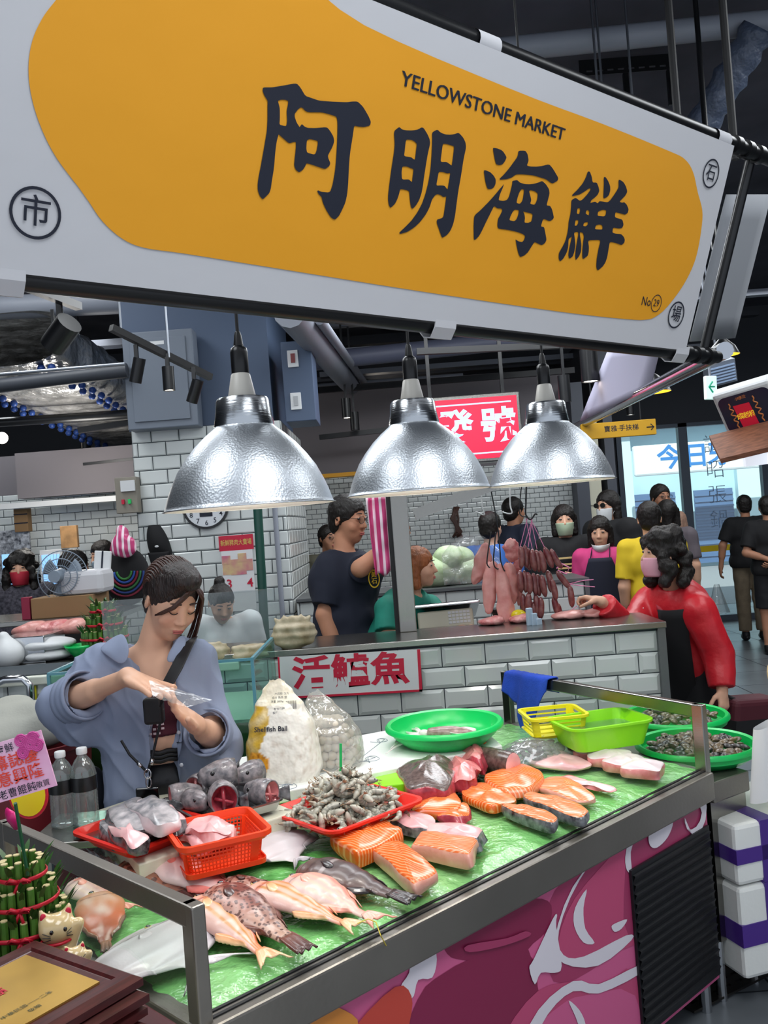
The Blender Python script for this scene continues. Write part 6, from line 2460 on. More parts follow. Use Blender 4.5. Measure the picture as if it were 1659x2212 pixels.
# hair: pulled back with long loose strands framing the face
S = SDF(.016)
S.ell(GP(0,.02,.042),(.087 * gs, .1 * gs, .094 * gs), GH)
S.ell(GP(0,.06,.02),(.07 * gs, .06 * gs, .085 * gs), GH)
S.ell(GP(.005,-.03,.10),(.055,.06,.034), GH, k=.03)
S.ell(GP(0,.075,-.045),(.055 * gs, .04 * gs, .06 * gs), GH)
S.ell(GP(.008,-.118,-.045),(.088 * gs, .088 * gs, .118 * gs), GH, op='-', k=.008)
S.ell(GP(0,-.045,-.13),(.13,.1,.09), GH, op='-', k=.012)
hr = skin('hair', S, .0045, m_hairb, girl, disp=lambda v: .0025 * noise.noise(Vector((v.x * 160, v.y * 40, v.z * 60))))
def strand(pts, r, n=7, flat=.4):
 b.tube([Vector(p) for p in pts], r, n, flat=flat)
rn = random.Random(5)
b = MB()
for k in range(26):          # fringe swept across the forehead to the image left and down the right side
 o = rn.uniform(-.006,.006)
 if k < 12:
  f = k / 11
  p = [GP(.02 + .02 * f, -.068 + o, .098 - .01 * f), GP(.0 - .012 * f, -.094,.07 + o), GP(-.035 - .008 * f, -.092 + o, .03 - .004 * f), GP(-.062 - .004 * f, -.066 + o, -.008), GP(-.074,-.052,-.018 - .006 * f)]
  strand(p, [.0042,.0048,.004,.0028,.0008])
 else:
  f = (k - 12) / 13
  p = [GP(.02 + .03 * f, -.07 + .03 * f + o, .1 - .02 * f), GP(.062 + .014 * f, -.085 + .05 * f, .05 + o), GP(.08 + .012 * f + o, -.07 + .05 * f, -.02), GP(.088 + .006 * f + o, -.062 + .045 * f, -.09), GP(.082 + o, -.06 + .04 * f, -.15 - .02 * rn.random()), GP(.07 + 2 * o, -.062 + .05 * f, -.19 - .02 * rn.random())]
  strand(p, [.005,.007,.0068,.0058,.004,.001])
for k in range(44):          # combed back over the crown
 ph = -1.35 + 2.7 * k / 43 + rn.uniform(-.03,.03)
 p = []
 for t in np.linspace(-.75 + .25 * abs(ph),2.0,9):
  d_ = (math.sin(ph), math.cos(ph) * math.sin(t), math.cos(ph) * math.cos(t))
  e_ = .996 + .008 * math.sin(k * 2.3 + t * 2)
  p.append(GP(.0873 * d_[0] * e_, .02 + .1015 * d_[1] * e_, .042 + .0955 * d_[2] * e_))
 strand(p, [.001,.004,.0052,.0056,.0056,.0056,.005,.004,.002])
b.build('loose_strands', mat('warm_brown_hair', '3f231a', .42, bump=(90, .5, .004), stretch=(4, 4, .5)), hr, smooth=True)
b = MB()
for k in range(9):           # low tail behind the neck
 o = rn.uniform(-.014,.014)
 strand([GP(.03 + o, .085,-.03), GP(.055 + o, .075,-.1), GP(.075 + o, .04,-.17), GP(.09 + o * 1.5,.01,-.24 - .02 * rn.random())],[.014,.014,.011,.003], flat=.8)
b.build('ponytail', m_hairb, hr, smooth=True)
# crop top and trousers
S = SDF(.02)
gtorso(S, .004)
S.half(gj['pel'] + u * SL * .40, -u)
S.half(gj['pel'] + u * SL * .76, u)
m_crop = mat('burgundy_knit', '4a1626', .85)
ct = skin('crop_top', S, .006, m_crop, girl)
b = MB()
front = gj['pel'] + u * SL * .50 - yb * .101
FC = Fr(front, xr, u)
for r_ in range(4):
 for c_2 in range(9):
  if (r_ * 5 + c_2 * 3) % 4:
   uu, vv = -.05 + c_2 * .0125,-.03 + r_ * .014
   P = []
   for a, bb in ((uu, vv),(uu + .009, vv),(uu + .009, vv + .007),(uu, vv + .007)):
    P.append(FC.p(a, bb, .004 - 3.0 * a * a + .25 * max(0, bb)))
   b.add(P, [(0,1,2,3)])
b.build('pattern', mat('pale_knit', 'cbb6bc', .85), ct)
S = SDF(.02)
S.ell(gj['pel'],(.162,.118,.13), RT, k=.03)
for hp in (hipR, hipL):
 kn = hp - u * .4
 S.cone(hp, kn, .1,.08)
 S.cone(kn, Vector((kn.x, kn.y + .02,.12)),.08,.07, flat=True)
S.half(gj['pel'] + u * SL * .30, u)
skin('trousers', S, .009, mat('black_satin', '18181c', .35, bump=(14, .4, .01)), girl)
b = MB()
for k in range(3):
 b.tube([gj['pel'] + u * (SL * (.30 - .03 * k)) + xr * (.15 * math.sin(t)) - yb * (.113 * math.cos(t)) + u * .003 * math.sin(t * 60) for t in np.linspace(-1.6,1.6,40)],.008,6)
b.build('waistband', mat('black_satin', '18181c', .35), girl, smooth=True)
for hp in (hipR, hipL):
 S = SDF(.01)
 S.ell((hp.x, hp.y - .02,.045),(.045,.125,.042))
 S.half((0,0,.003),(0,0,-1))
 skin('shoe', S, .01, m_shoe, girl)
# the loose open shirt
m_shirt = mat('grey_blue_shirt', '8b95ad', .8, spec=.2, noise_=(3.5, .12), bump=(420, .12, .001))
S = SDF(.03)
S.ell(gj['pel'] + u * SL * .72, (.182, .14, .17), RT, k=.03)
S.ell(gj['pel'] + u * SL * .36, (.182, .135, .2), RT, k=.04)
S.ell(gj['pel'] - u * SL * .02, (.2, .145, .2), RT, k=.05)
S.cone(gj['pel'] - u * .05, gj['pel'] - u * .26, .15, .17, k=.05)
for a in ('R', 'L'):
 S.cone(gj['nek'] - u * .03, gj['sh' + a],.058,.068, k=.03)
eR, wR = gj['elR'], gj['wrR']
eL, wL = gj['elL'], gj['wrL']
S.cone(gj['shR'], eR, .078,.082, k=.04)
S.ell(eR - u * .055 + Vector((.045,0,0)),(.085,.08,.1), k=.05)
S.cone(eR, eR.lerp(wR, .34),.075,.068, k=.02, flat=True)
S.cone(gj['shL'], eL, .076,.08, k=.04)
S.ell(eL - u * .06 + Vector((.02,.01,0)),(.075,.075,.1), k=.05)
S.cone(eL, eL.lerp(wL, .42),.07,.066, k=.02, flat=True)
# sleeves are open at the cuffs, the front gapes in a long V
S.cone(eR.lerp(wR, .12), eR.lerp(wR, .5), .05, .05, k=.004, op='-')
S.cone(eL.lerp(wL, .1), eL.lerp(wL, .6), .05, .05, k=.004, op='-')
V0, V1, V2, V3 = (322,1390),(352,1478),(354,1590),(352,1800)
for dy, k0 in ((-.17,1.1),(-.12,1.05),(-.075,.95)):
 c0_, c1_, c2_, c3_ = [GW(*q, dy) for q in (V0, V1, V2, V3)]
 S.cone(c0_, c1_, .088 * k0, .048 * k0, k=.004, op='-')
 S.cone(c1_, c2_, .046 * k0, .038 * k0, k=.004, op='-')
 S.cone(c2_, c3_, .038 * k0, .05 * k0, k=.004, op='-')
S.ell(gj['nek'] + u * .035 - yb * .02, (.085, .09, .075), RT, k=.006, op='-')
S.half(gj['pel'] - u * .29, -u)
def folds(v):
 q = Vector(v) - gj['pel']
 a, z = q.dot(xr), q.dot(u)
 f = .014 * noise.noise(Vector((a * 9, q.dot(yb) * 6, z * 3 + a * 3))) + .011 * math.sin(a * 40 + 5 * noise.noise(Vector((z * 5, a * 4,1))) + z * 9) * max(.45, min(1,(.4 - z) * 2.6)) - .013 * (abs(noise.noise(Vector((a * 14 + z * 8, q.dot(yb) * 9, z * 7)))) ** .6)
 return f + .0045 * noise.noise(Vector((a * 32, z * 14, q.dot(yb) * 20)))
sh = skin('shirt', S, .0062, m_shirt, girl, disp=folds)
# rolled cuffs
for nm, e_, w_, f, r in (('R', eR, wR, .34,.07),('L', eL, wL, .42,.066)):
 b = MB()
 p = e_.lerp(w_, f - .2)
 q = e_.lerp(w_, f + .01)
 n = 7
 b.tube([p.lerp(q, i / n) for i in range(n + 1)],[r + .004 + .005 * math.sin(i * 2.1 + (1 if nm == 'R' else 0)) for i in range(n + 1)],28, cap=False)
 b.build('rolled_cuff', m_shirt, sh, smooth=True, solid=.006)
# collar wings lying open
for lst in ([(272,1375,-.06),(262,1362,.02),(205,1402,-.01),(228,1412,-.06),(268,1448,-.12),(284,1405,-.10)],
   [(392,1368,-.06),(378,1385,-.1),(352,1430,-.135),(375,1436,-.14),(400,1400,-.12),(405,1378,-.06)]):
 b = MB()
 P = [GW(*q) for q in lst]
 c = sum(P, Vector()) / len(P)
 b.add(P + [c - yb * .02],[(i, (i + 1) % len(P), len(P)) for i in range(len(P))])
 b.build('collar', m_shirt, sh, smooth=True, solid=.005, sub=2)
# placket with buttons along the left front (image right)
b = MB()
P0, P1, P2 = GW(384,1470,-.165), GW(388,1580,-.17), GW(400,1720,-.18)
for t in (.25,.5,.75,1.0):
 q = P0.lerp(P1, t * 2) if t < .5 else P1.lerp(P2, t * 2 - 1)
 b.ell(q - yb * .012,(.006,.003,.006),10,6)
b.build('button', mat('pearl_button', 'c8ccd4', .3), sh, smooth=True)
# shoulder strap and pouch
m_strap = mat('black_webbing', '0e0f14', .6)
b = MB()
sp_ = [GW(412,1382,.02), GW(404,1396,-.11), GW(380,1445,-.185), GW(355,1490,-.205), GW(338,1520,-.205)]
b.tube(sp_, [.026,.026,.025,.022,.02],10, flat=.14, up=(1,0,.4))
bagt = thing('crossbody_bag', 'small black crossbody bag on a wide strap across the young woman', 'bag', sp_[-1])
b.build('strap', m_strap, bagt, smooth=True)
b = MB()
F = Fr(GW(332,1532,-.2), xr, u)
b.boxf(F, -.03,.03,-.045,.035,-.02,.015)
b.build('pouch', m_strap, bagt, bevel=.01, seg=3)
# lanyard with phone
lan = thing('phone_lanyard', 'black phone hanging on a lanyard with a steel clip at the young woman waist', 'phone', GW(322, 1735, -.2))
b = MB()
b.tube([GW(352,1530,-.2), GW(342,1580,-.19), GW(330,1630,-.2), GW(321,1660,-.21)],.004,8)
b.tube([GW(262,1600,-.17), GW(280,1630,-.19), GW(300,1650,-.2), GW(318,1668,-.21)],.004,8)
b.build('cord', m_strap, lan, smooth=True)
b = MB()
b.tube([GW(330,1640,-.205), GW(326,1652,-.207)],.006,8)
b.tube([GW(298,1649,-.205), GW(306,1656,-.207)],.006,8)
q = GW(319,1672,-.212)
b.tube([q + Vector((.01 * math.sin(t),0,.014 * math.cos(t))) for t in np.linspace(0,6.28,16)],.0025,6)
q = GW(321,1690,-.212)
b.tube([q + Vector((.008 * math.sin(t),0,.016 * math.cos(t))) for t in np.linspace(0,6.28,16)],.002,6)
b.build('clip', m_steelb, lan, smooth=True)
b = MB()
F = Fr(GW(320,1738,-.205), xr, u)
b.boxf(F, -.034,.036,-.07,.052,-.005,.005)
b.build('phone', mat('black_phone', '08080a', .12), lan, bevel=.005, seg=3)
q = GW(206,1712,.0)
b = MB()
b.ell(q, (.035,.05,.085),18,12)
tag(b.build('hip_bag', m_strap, smooth=True), 'black cloth bag hanging beside the right hip of the young woman', 'bag')
# clear pouch in her hands
b = MB()
a0, a1, a2, a3 = GW(322,1470,-.36), GW(458,1512,-.38), GW(405,1528,-.42), GW(330,1505,-.42)
def pou(i, j):
 p = (a0 * (1 - i) + a1 * i) * (1 - j) + (a3 * (1 - i) + a2 * i) * j
 return p + Vector((0,0,.012 * math.sin(PI * i) * math.sin(PI * j) + .004 * noise.noise(Vector((i * 8, j * 8,3)))))
b.grid(pou, 24,12)
tag(b.build('clear_pouch', clear_mat('pouch_film', (238, 240, 242), .1, rough=.3, haze=.1, bump=(30, .6)), smooth=True), 'flat clear plastic pouch held between the two hands of the young woman', 'pouch')
m_navy = mat('navy_cotton', '161b2c', .85)
m_blk = mat('black_cotton', '131316', .85)
m_blkp = mat('black_trousers', '17171b', .8)
m_teal = mat('green_jersey', '0f7f6c', .75, noise_=(9, .2))
m_wht = mat('white_cotton', 'd9dadb', .8)
m_bluet = mat('blue_cotton', '2f5fa8', .8)
m_pinkt = mat('magenta_cotton', 'c83a78', .8)
m_yelt = mat('yellow_cotton', 'd2b41c', .8)
m_tan = mat('tan_shirt', '9a7866', .8, noise_=(40, .25))
m_khaki = mat('khaki_twill', '7a6c58', .85, noise_=(14, .15))
m_redj = mat('red_nylon_jacket', 'c8202c', .42, noise_=(5, .15), bump=(18, .35, .015))
m_apr = mat('navy_apron', '12162a', .8)
m_flor = mat('dark_floral_shirt', '55525c', .85, noise_=(45, .7, 4), col2='1d1c26')
m_mint = mat('mint_mask', '9fb096', .7)
m_pmask = mat('pink_mask', 'e4a8b8', .7)
m_rmask = mat('red_mask', 'b8263a', .7)
m_bmask = mat('pale_blue_mask', 'a8bccb', .7)
m_wmask = mat('white_mask', 'd5d8da', .7)
m_dlens = mat('dark_lens', '0c0c0e', .1)
# woman in the red jacket picking sausages
x, y, H = W(1418,1119,4.45).x + .12,4.62, W(1418,1119,4.45).z
hd = -.95
J = pj(x, y, hd, H)
jj = dict(hed=J(1428,1196,4.5), nek=J(1462,1275,4.55), shR=J(1405,1300,4.72), shL=J(1508,1318,4.42), elR=J(1360,1372,4.55), wrR=J(1300,1300,4.4), elL=J(1552,1415,4.42), wrL=J(1560,1490,4.36),
          pel=J(1482,1422,4.66))
rw, g, P, Rl, s = person('curly haired woman in a red jacket and pink mask reaching for the sausages', x, y, hd, H, jj, top=m_redj, sleeve='long', loose=.03, bottom=m_blkp, legs='skirt', hair='curly',
                         face=dict(mask='on', mask_m=m_pmask), hyaw=-.45, hpitch=-.05, h=.007, hem=.78, hands=dict(R=dict(d=(-.9, -.4, .3), n=(0, -.2, -1), curl=.95, thumb=.9), L=dict(curl=1.0)), fat=1.1)
b = MB()
fr0 = g['nek'].lerp(g['pel'],.05)
for k in range(3):
 pts = []
 for i in range(30):
  t = i / 29 * 2 * PI
  d = Vector((math.cos(t), math.sin(t),0))
  pts.append(g['nek'] + Vector((0, 0, -.01 - .025 * k)) + d * (.065 + .022 * k + .008 * math.sin(t * 9 + k)) * s + Vector((0, 0, -.04 * k * max(0, -d.y))))
 b.tube(pts, .016,6)
b.build('ruffled_scarf', mat('crimson_scarf', 'a8182e', .6), rw, smooth=True)
b = MB()
uu = (g['nek'] - g['pel']).normalized()
xx = (g['shL'] - g['shR']).normalized()
ff = xx.cross(uu) * 1.0
for q0, q1 in (((-.16,.36),(-.09,.35)),):
 p0, p1 = [g['pel'] + uu * v * s + xx * a * s + ff * .165 * s for a, v in (q0, q1)]
 b.tube([p0, p1],.004,6)
b.build('white_piping', m_white, rw)
b = MB()
def blackf(i, j):
 a = (i - .5) * .8 + .5
 v = -.3 + .66 * j
 return g['pel'] + uu * v * s + xx * (.2 * math.sin(a)) * s + ff * (.17 * math.cos(a)) * s
b.grid(blackf, 6,12)
b.build('black_shirt_front', m_blk, rw, smooth=True, solid=.006)
# her bag
bgp = W(1600,1560,4.5)
t = thing('shopping_bag', 'dark red and black carrier bag hanging from the hand of the woman in red', 'bag', (bgp.x, bgp.y, bgp.z - .2))
b = MB()
b.boxf(Fr((bgp.x, bgp.y, bgp.z - .17),(.86,.5,-.12),(.12,.0,1)),-.17,.2,0,.3,-.08,.08)
b.build('bag_body', mat('maroon_fabric', '4e1422', .7), t, bevel=.03, seg=3)
b = MB()
b.boxf(Fr((bgp.x, bgp.y, bgp.z - .17),(.86,.5,-.12),(.12,.0,1)),-.172,.202,.12,.2,-.082,.082)
b.build('bag_band', m_blk, t)
for dx in (-.03,.03):
 b = MB()
 q = W(1580,1530,4.5)
 b.tube([q + Vector((.0 + dx, dx, -.03)), W(1560,1500,4.36) + Vector((dx * .3,0,.0)), q + Vector((.12 + dx, .06,-.03))],.011,6, flat=.4)
 b.build('handle', m_blk, t, smooth=True)
# butcher in navy tee, arm raised
Y = 4.95
x, H = W(760,1078, Y).x, W(745,1070, Y).z
hd = .75
J = pj(x, Y, hd, H)
p_, g, P, Rl, s = person('man in a navy t-shirt and glasses reaching up beside the steel post', x, Y, hd, H, dict(hed=J(752, 1122, Y), nek=J(742, 1200, Y), shR=J(716, 1222, Y - .08), shL=J(800, 1230, Y + .06), elL=J(778, 1228, Y - .25), wrL=J(838, 1180, Y - .2), pel=J(752, 1395, Y)),
       top=m_navy, bottom=m_blkp, hair='short', face=dict(glasses=True), hyaw=.25, hpitch=.15, h=.008, hem=.74, skin_m=m_skin2, female=False, fat=1.18)
FT = Fr(W(808,1250, Y - .215),(1,.35,0),(-.12,0,1))
b = MB()
o = [(0 + .033 * math.cos(t),.05 * math.sin(t)) for t in np.linspace(0,2 * PI, 24)[:-1]]
i_ = [(.027 * math.cos(t),.043 * math.sin(t)) for t in np.linspace(0,2 * PI, 24)[:-1]]
b.sheet(FT, [o, i_],0)
b.text(FT, 0, .02, .034, '黃', .01, .001)
b.text(FT, 0, -.014, .034, '石', .01, .001)
b.build('shirt_print', mat('yellow_shirt_print', 'd8b420', .7), p_)
# woman in the green jersey leaning on the counter
Y = 4.86
x, H = W(905,1178, Y).x, 1.52
hd = .95
J = pj(x - .12, Y, hd, H)
person('woman with ginger hair in a green t-shirt leaning over the counter behind the steel post', x - .12, Y, hd, H, dict(hed=J(905, 1226, Y), nek=J(888, 1285, Y), shR=J(838, 1318, Y - .12), shL=J(926, 1312, Y + .1), elR=J(838, 1378, Y - .2), wrR=J(905, 1372, Y - .28), elL=J(975, 1366, Y - .05), wrL=J(1018, 1360, Y - .2), pel=J(830, 1420, Y + .05)),
       top=m_teal, bottom=m_blkp, hair='bob', hair_m=m_hairg, hyaw=.35, h=.008, loose=.02, hem=.8, hands=dict(R=dict(d=(.3, -1, -.1), n=(0, 0, -1)), L=dict(d=(.3, -1, 0), n=(0, 0, -1))), fat=1.1)
def simple(label, px, pyt, Y, hd, **kw):
 w = W(px, pyt, Y)
 return person(label, w.x, Y, hd, w.z - kw.pop('dz', 0), **kw)
# woman seated behind the tank glass
Y = 4.95
J = None
w = W(478,1265, Y)
person('woman with a topknot and white t-shirt bending down behind the fish tank glass', w.x, Y, .1, 1.45, dict(hed=(.0, -.09, 1.48), nek=(0, .03, 1.35)), top=m_wht, bottom=m_blkp, hair='bun', hpitch=.5, h=.008, loose=.02, hyaw=.3,
       hands=None)
simple('man with short hair seen far behind the man in navy, near the doorway', 706, 1136, 8.0, .6, top=mat('olive_cotton', '4c4a3c', .8), bottom=m_blkp, h=.011, skin_m=m_skin2, female=False, face=dict(glasses=True))
simple('person in a blue top seen from behind beside the cabbages', 1056, 1108, 6.9, 2.6, top=m_bluet, bottom=m_blkp, h=.009, female=False, apron=None, fat=1.1)
simple('man in a dark jacket turned away near the white far wall', 1106, 1076, 8.3, 2.2, top=mat('dark_blue_jacket', '232a3e', .7), sleeve='long', loose=.03, bottom=m_blkp, h=.01, female=False, skin_m=m_skin2)
t5 = simple('woman with a mint mask and gold bars printed on her black top', 1216, 1093, 7.2, -.15, top=m_blk, sleeve='long', loose=.02, bottom=m_blkp, hair='bob', face=dict(mask='on', mask_m=m_mint), h=.009,
   J=dict(elR=(-.235,.02,1.06), elL=(.235,.02,1.06), wrR=(-.04,-.2,1.06), wrL=(.06,-.2,1.06)), hands=dict(R=dict(d=(1,-.2,.1), n=(0,1,0)), L=dict(d=(-1,-.2,.1), n=(0,1,0))))
g = t5[1]
b = MB()
F = Fr(g['pel'] + Vector((0,-.165,.15)),(1,.0,0),(0,0,1))
for v, w_, o_ in ((.2,.2,0),(.15,.24,.0),(.12,.16,-.03),(.0,.12,.02),(-.04,.17,0),(-.07,.1,-.02)):
 b.boxf(F, -w_ / 2 + o_, w_ / 2 + o_, v, v + .014,-.012,.004)
b.build('gold_bars', mat('gold_print', 'c8b078', .6), t5[0])
simple('woman with long black hair, sunglasses and white mask by the cream cabinet', 1312, 1062, 7.7, -.9, top=m_blk, sleeve='long', loose=.04, bottom=m_blkp, hair='long', face=dict(mask='on', mask_m=m_wmask, glasses=m_dlens), h=.01)
t6 = simple('woman in a magenta t-shirt and navy apron with a mask under her chin', 1294, 1118, 6.85, -.35, top=m_pinkt, bottom=m_blkp, hair='bob', face=dict(mask='chin', mask_m=m_wmask), h=.008, apron=m_apr, fat=1.15, hpitch=.15)
g = t6[1]
F = Fr(g['pel'] + Vector((.085,-.155,.25)),(1,.35,0),(0,0,1))
b = MB()
b.text(F, 0, .02, .045, '豬', .01, .012)
b.text(F, 0, -.03, .045, '肉', .01, .012)
b.build('apron_print', m_wht, t6[0])
simple('person in a yellow t-shirt with back turned, half hidden behind the woman in red', 1400, 1086, 6.3, 2.9, top=m_yelt, bottom=mat('red_skirt', '8a2030', .8), legs='skirt', hair='short', h=.009, fat=1.15)
simple('tall man in glasses and a tan shirt standing before the street window', 1424, 1048, 8.8, .2, top=m_tan, bottom=m_blkp, h=.011, skin_m=m_skin2, female=False, face=dict(glasses=True), fat=1.15)
simple('dark haired person in a grey top in front of the tall man in tan', 1440, 1082, 8.0, 2.7, top=mat('grey_stripe_top', '5a5258', .8), bottom=m_blkp, hair='bob', h=.011)
w = W(1606,1071,10.2)
t7 = person('man in a black t-shirt and khaki trousers walking away with a plastic bag', w.x, 10.2, 2.95, w.z, dict(elL=(.27, .02, 1.1), wrL=(.3, -.02, .86)), top=m_blk, bottom=m_khaki, h=.01, skin_m=m_skin2, female=False, fat=1.25, loose=.02)
b = MB()
q = W(1548,1262,10.1)
b.grid(lambda i, j: q + Vector(((.03 + .1 * j) * math.cos(2 * PI * i),(.02 + .06 * j) * math.sin(2 * PI * i),-.33 * j)),20,10)
tag(b.build('plastic_bag', m_film2, smooth=True), 'thin clear plastic carrier held by the man in khaki trousers', 'bag')
w = W(1655,1073,9.2)
person('person in black t-shirt and black shorts with hands held behind the back', w.x, 9.2, 2.9, w.z, dict(elR=(-.25, .08, 1.08), wrR=(-.02, .16, .98), elL=(.25, .08, 1.08), wrL=(.04, .17, 1.0)), top=m_blk, bottom=m_blkp, legs='shorts', h=.01, skin_m=m_skin2, female=False, fat=1.2, loose=.02)
# workers at the far left stall
simple('stall worker in a dark floral shirt and red mask at the far left', 42, 1196, 6.6, .25, top=m_flor, sleeve='long', loose=.03, bottom=m_blkp, hair='curly', face=dict(mask='on', mask_m=m_rmask), h=.009)
simple('person with long black hair seen from behind the table fan', 158, 1190, 6.3, 2.6, top=m_blk, bottom=m_blkp, hair='long', h=.01, loose=.03, sleeve='long')
simple('worker in a grey t-shirt and pale mask looking down beside the pillar', 222, 1170, 7.6, -.8, top=mat('slate_cotton', '4c5456', .8), bottom=m_blkp, hair='short', face=dict(mask='on', mask_m=m_bmask), h=.01, hpitch=.25,
       J=dict(elR=(-.22,-.02,1.08), wrR=(-.12,-.26,1.15)), hands=dict(R=dict(d=(.2,-1,.1), n=(0,0,1))))
# ================================================================ ceiling services
m_rod = mat('threaded_rod', '8f949c', .35, metal=1)
def pipe(label, p, q, r, m, name='ceiling_pipe', n=12, group='pipes under the ceiling'):
 b = MB()
 b.tube([p, q], r, n)
 return tag(b.build(name, m, smooth=40), label, 'pipe', group)
pipe('thick grey pipe crossing the top right corner in front of the dark ceiling', W(1060, 110, 4.4), W(1760, 38, 4.4), .058, m_pipe)
pipe('pale grey pipe running along the ceiling above the far stalls, left', W(-60, 668, 6.5), W(500, 640, 6.5), .09, m_pipe)
pipe('pale round pipe slanting away behind the middle lamp', W(625, 672, 5.2), W(800, 885, 13), .1, m_pipe)
pipe('thin conduit slanting away beside the pale round pipe', W(690, 690, 5.6), W(820, 872, 13), .035, m_pipe)
pipe('dark lilac pipe crossing behind the middle lamp', W(660, 783, 8), W(1180, 728, 8), .085, mat('lilac_pipe', '5c6074', .5))
pipe('grey pipe low behind the far spotlights', W(640, 842, 10), W(1000, 815, 10), .05, m_pipe)
pipe('black rail crossing the left ceiling below the foil duct', W(-40, 915, 7.5), W(300, 893, 7.5), .04, m_black)
pipe('dark pipe crossing in front of the foil duct', W(-40, 838, 6), W(275, 800, 6), .05, mat('dark_pipe', '3c4048', .5))
pipe('thin rod crossing in front of the foil duct', W(-40, 812, 5.6), W(270, 786, 5.6), .012, m_rod)
pipe('shiny chrome pole running back from under the right end of the banner', W(1566, 757, 3.6), W(1240, 925, 8.0), .036, mat('chrome_tube', 'b9bcc2', .15, metal=1))
for px, py0, py1, Y in ((1467,-20,300,3.15),(1588,-20,345,3.1)):
 b = MB()
 p, q = W(px, py1, Y), W(px, py0, Y)
 b.tube([p, Vector((p.x, p.y, 4.25))],.014,10)
 tag(b.build('banner_hanger', m_blackm), 'black tube hanging from the ceiling to the banner frame, %s of the two' % ('left' if px < 1500 else 'right'), 'tube', 'tubes that hold the banner')
for px, py, Y, n_ in ((1290,180,4.2, 'first'),(1300,180,4.3, 'second'),(1366,210,4.2, 'third')):
 b = MB()
 p = W(px, py, Y)
 b.tube([Vector((p.x, p.y, p.z - .1)), Vector((p.x, p.y, 4.25))],.006,6)
 tag(b.build('hanging_rod', m_rod), 'thin steel rod under the ceiling at the top right, %s from the left' % n_, 'rod', 'thin rods at the top right')
t = thing('slotted_bracket', 'black slotted bracket on the pale beam above the banner', 'bracket', W(1350, 140, 5.0))
b = MB()
F = Fr(W(1252,165,5.0),(1,0,0),(0,0,1))
hs_ = [[(.04 + .06 * k, .018),(.075 + .06 * k, .018),(.075 + .06 * k, .028),(.04 + .06 * k, .028)] for k in range(8)]
b.sheet(F, [[(0,0),(.55,0),(.55,.09),(0,.09)]] + hs_, 0,.004)
b.boxf(F, .25,.28,-.2,0,-.02,0)
b.boxf(F, .5,.53,-.2,0,-.02,0)
b.build('plate', m_black, t)
b = MB()
p = W(1150,190,5.4)
b.box((p.x, 5.1, p.z),(5.2,5.6, p.z + .28))
tag(b.build('ceiling_beam', mat('pale_beam', '8d8f96', .7), kind='structure'), None)
b = MB()
p, q = W(1640,60,4.3), W(1500,300,4.6)
b.tube([p.lerp(q, i / 14) for i in range(15)],[.085 + .012 * math.sin(i * 2.3) for i in range(15)],14)
tag(b.build('wrapped_duct', mat('dark_wrap', '4a5468', .45, bump=(14, .9, .03)), smooth=True), 'dark blue wrapped duct slanting down at the top right corner', 'duct')
b = MB()
p = W(1226,2,4.6)
b.lathe([(.0,-.05),(.06,-.045),(.085,-.02),(.09,.01)],24, p)
b.lathe([(.09,0),(.1,0),(.1,.03),(.09,.03)],24, p)
tag(b.build('ceiling_speaker', m_dark, smooth=True), 'round dark ceiling speaker at the very top of the picture', 'speaker')
# foil wrapped duct with rows of blue dots
fd = thing('foil_duct', 'silver foil wrapped duct with rows of blue dots under the left ceiling', 'duct', W(150, 830, 8))
P0, P1 = W(-20,735,6.4), W(300,915,9.2)
d = (P1 - P0)
rr = Vector((0,0,1)).cross(d).normalized()
up = d.normalized().cross(rr) * -1
if up.z < 0:
 up = -up
hw = .52
def duct(i, j):
 a = 2 * PI * j
 n = noise.noise(Vector((i * 24, j * 9,2))) * .03
 return P0 + d * i + rr * ((hw + n) * math.copysign(abs(math.cos(a)) ** .5, math.cos(a))) + up * ((.2 + n) * math.copysign(abs(math.sin(a)) ** .5, math.sin(a)))
b = MB()
b.grid(duct, 60,32)
b.build('foil_wrap', m_foil, fd, smooth=True)
for row in (-.42,-.34,.34,.42):
 for k in range(17):
  q = P0 + d * ((k + .5) / 17) + rr * (row + .012 * math.sin(k)) - up * .232
  b = MB()
  b.ell(q + up * .012,(.032,.032,.03),8,4)
  b.build('blue_sticker', mat('blue_dots', '2d4f9a', .4), fd, smooth=True)
# track lights
m_spot_on = mat('spotlight_lens', 'ffffff', .3, emit='fff4e0', es=9)
m_lens_off = mat('spotlight_dull_lens', 'aab0b8', .2)
def spotlight(label, px, py, Y, r, L_, tilt=0, on=False, group='track spotlights'):
 p = W(px, py, Y)
 t = thing('track_spotlight', label, 'spotlight', p, 0, group)
 M = world_of(t) @ Euler((tilt * .5, tilt, 0)).to_matrix().to_4x4()
 b = MB()
 b.M = M
 b.lathe([(.0, L_ / 2),(r, L_ / 2),(r, -L_ / 2),(r * .85,-L_ / 2),(r * .82,-L_ / 2 + .01),(0,-L_ / 2 + .01)],18)
 b.build('can', m_black, t, smooth=40)
 b = MB()
 b.M = world_of(t)
 b.box((-.01,-.01, L_ * .3),(.01,.01, L_ * .5 + .07 if Y < 5.5 else 4.25 - p.z))
 b.build('stem', m_black, t)
 b = MB()
 b.M = M
 b.lathe([(.001,-L_ / 2 + .005),(r * .8,-L_ / 2 + .005)],16)
 b.build('lens', m_spot_on if on else m_lens_off, t)
 return t
t = thing('light_track', 'black lighting track with three can spotlights in front of the electrical panel', 'track', W(345, 760, 4.6))
b = MB()
b.beam(W(240,708,4.5), W(455,815,5.0),.035,.035)
b.build('bar', m_black, t)
for px, py, Y in ((262,720,4.55),(365,772,4.75)):
 b = MB()
 p = W(px, py, Y)
 b.tube([p, Vector((p.x, p.y, 4.25))],.006,6)
 b.build('suspension_rod', m_rod, t)
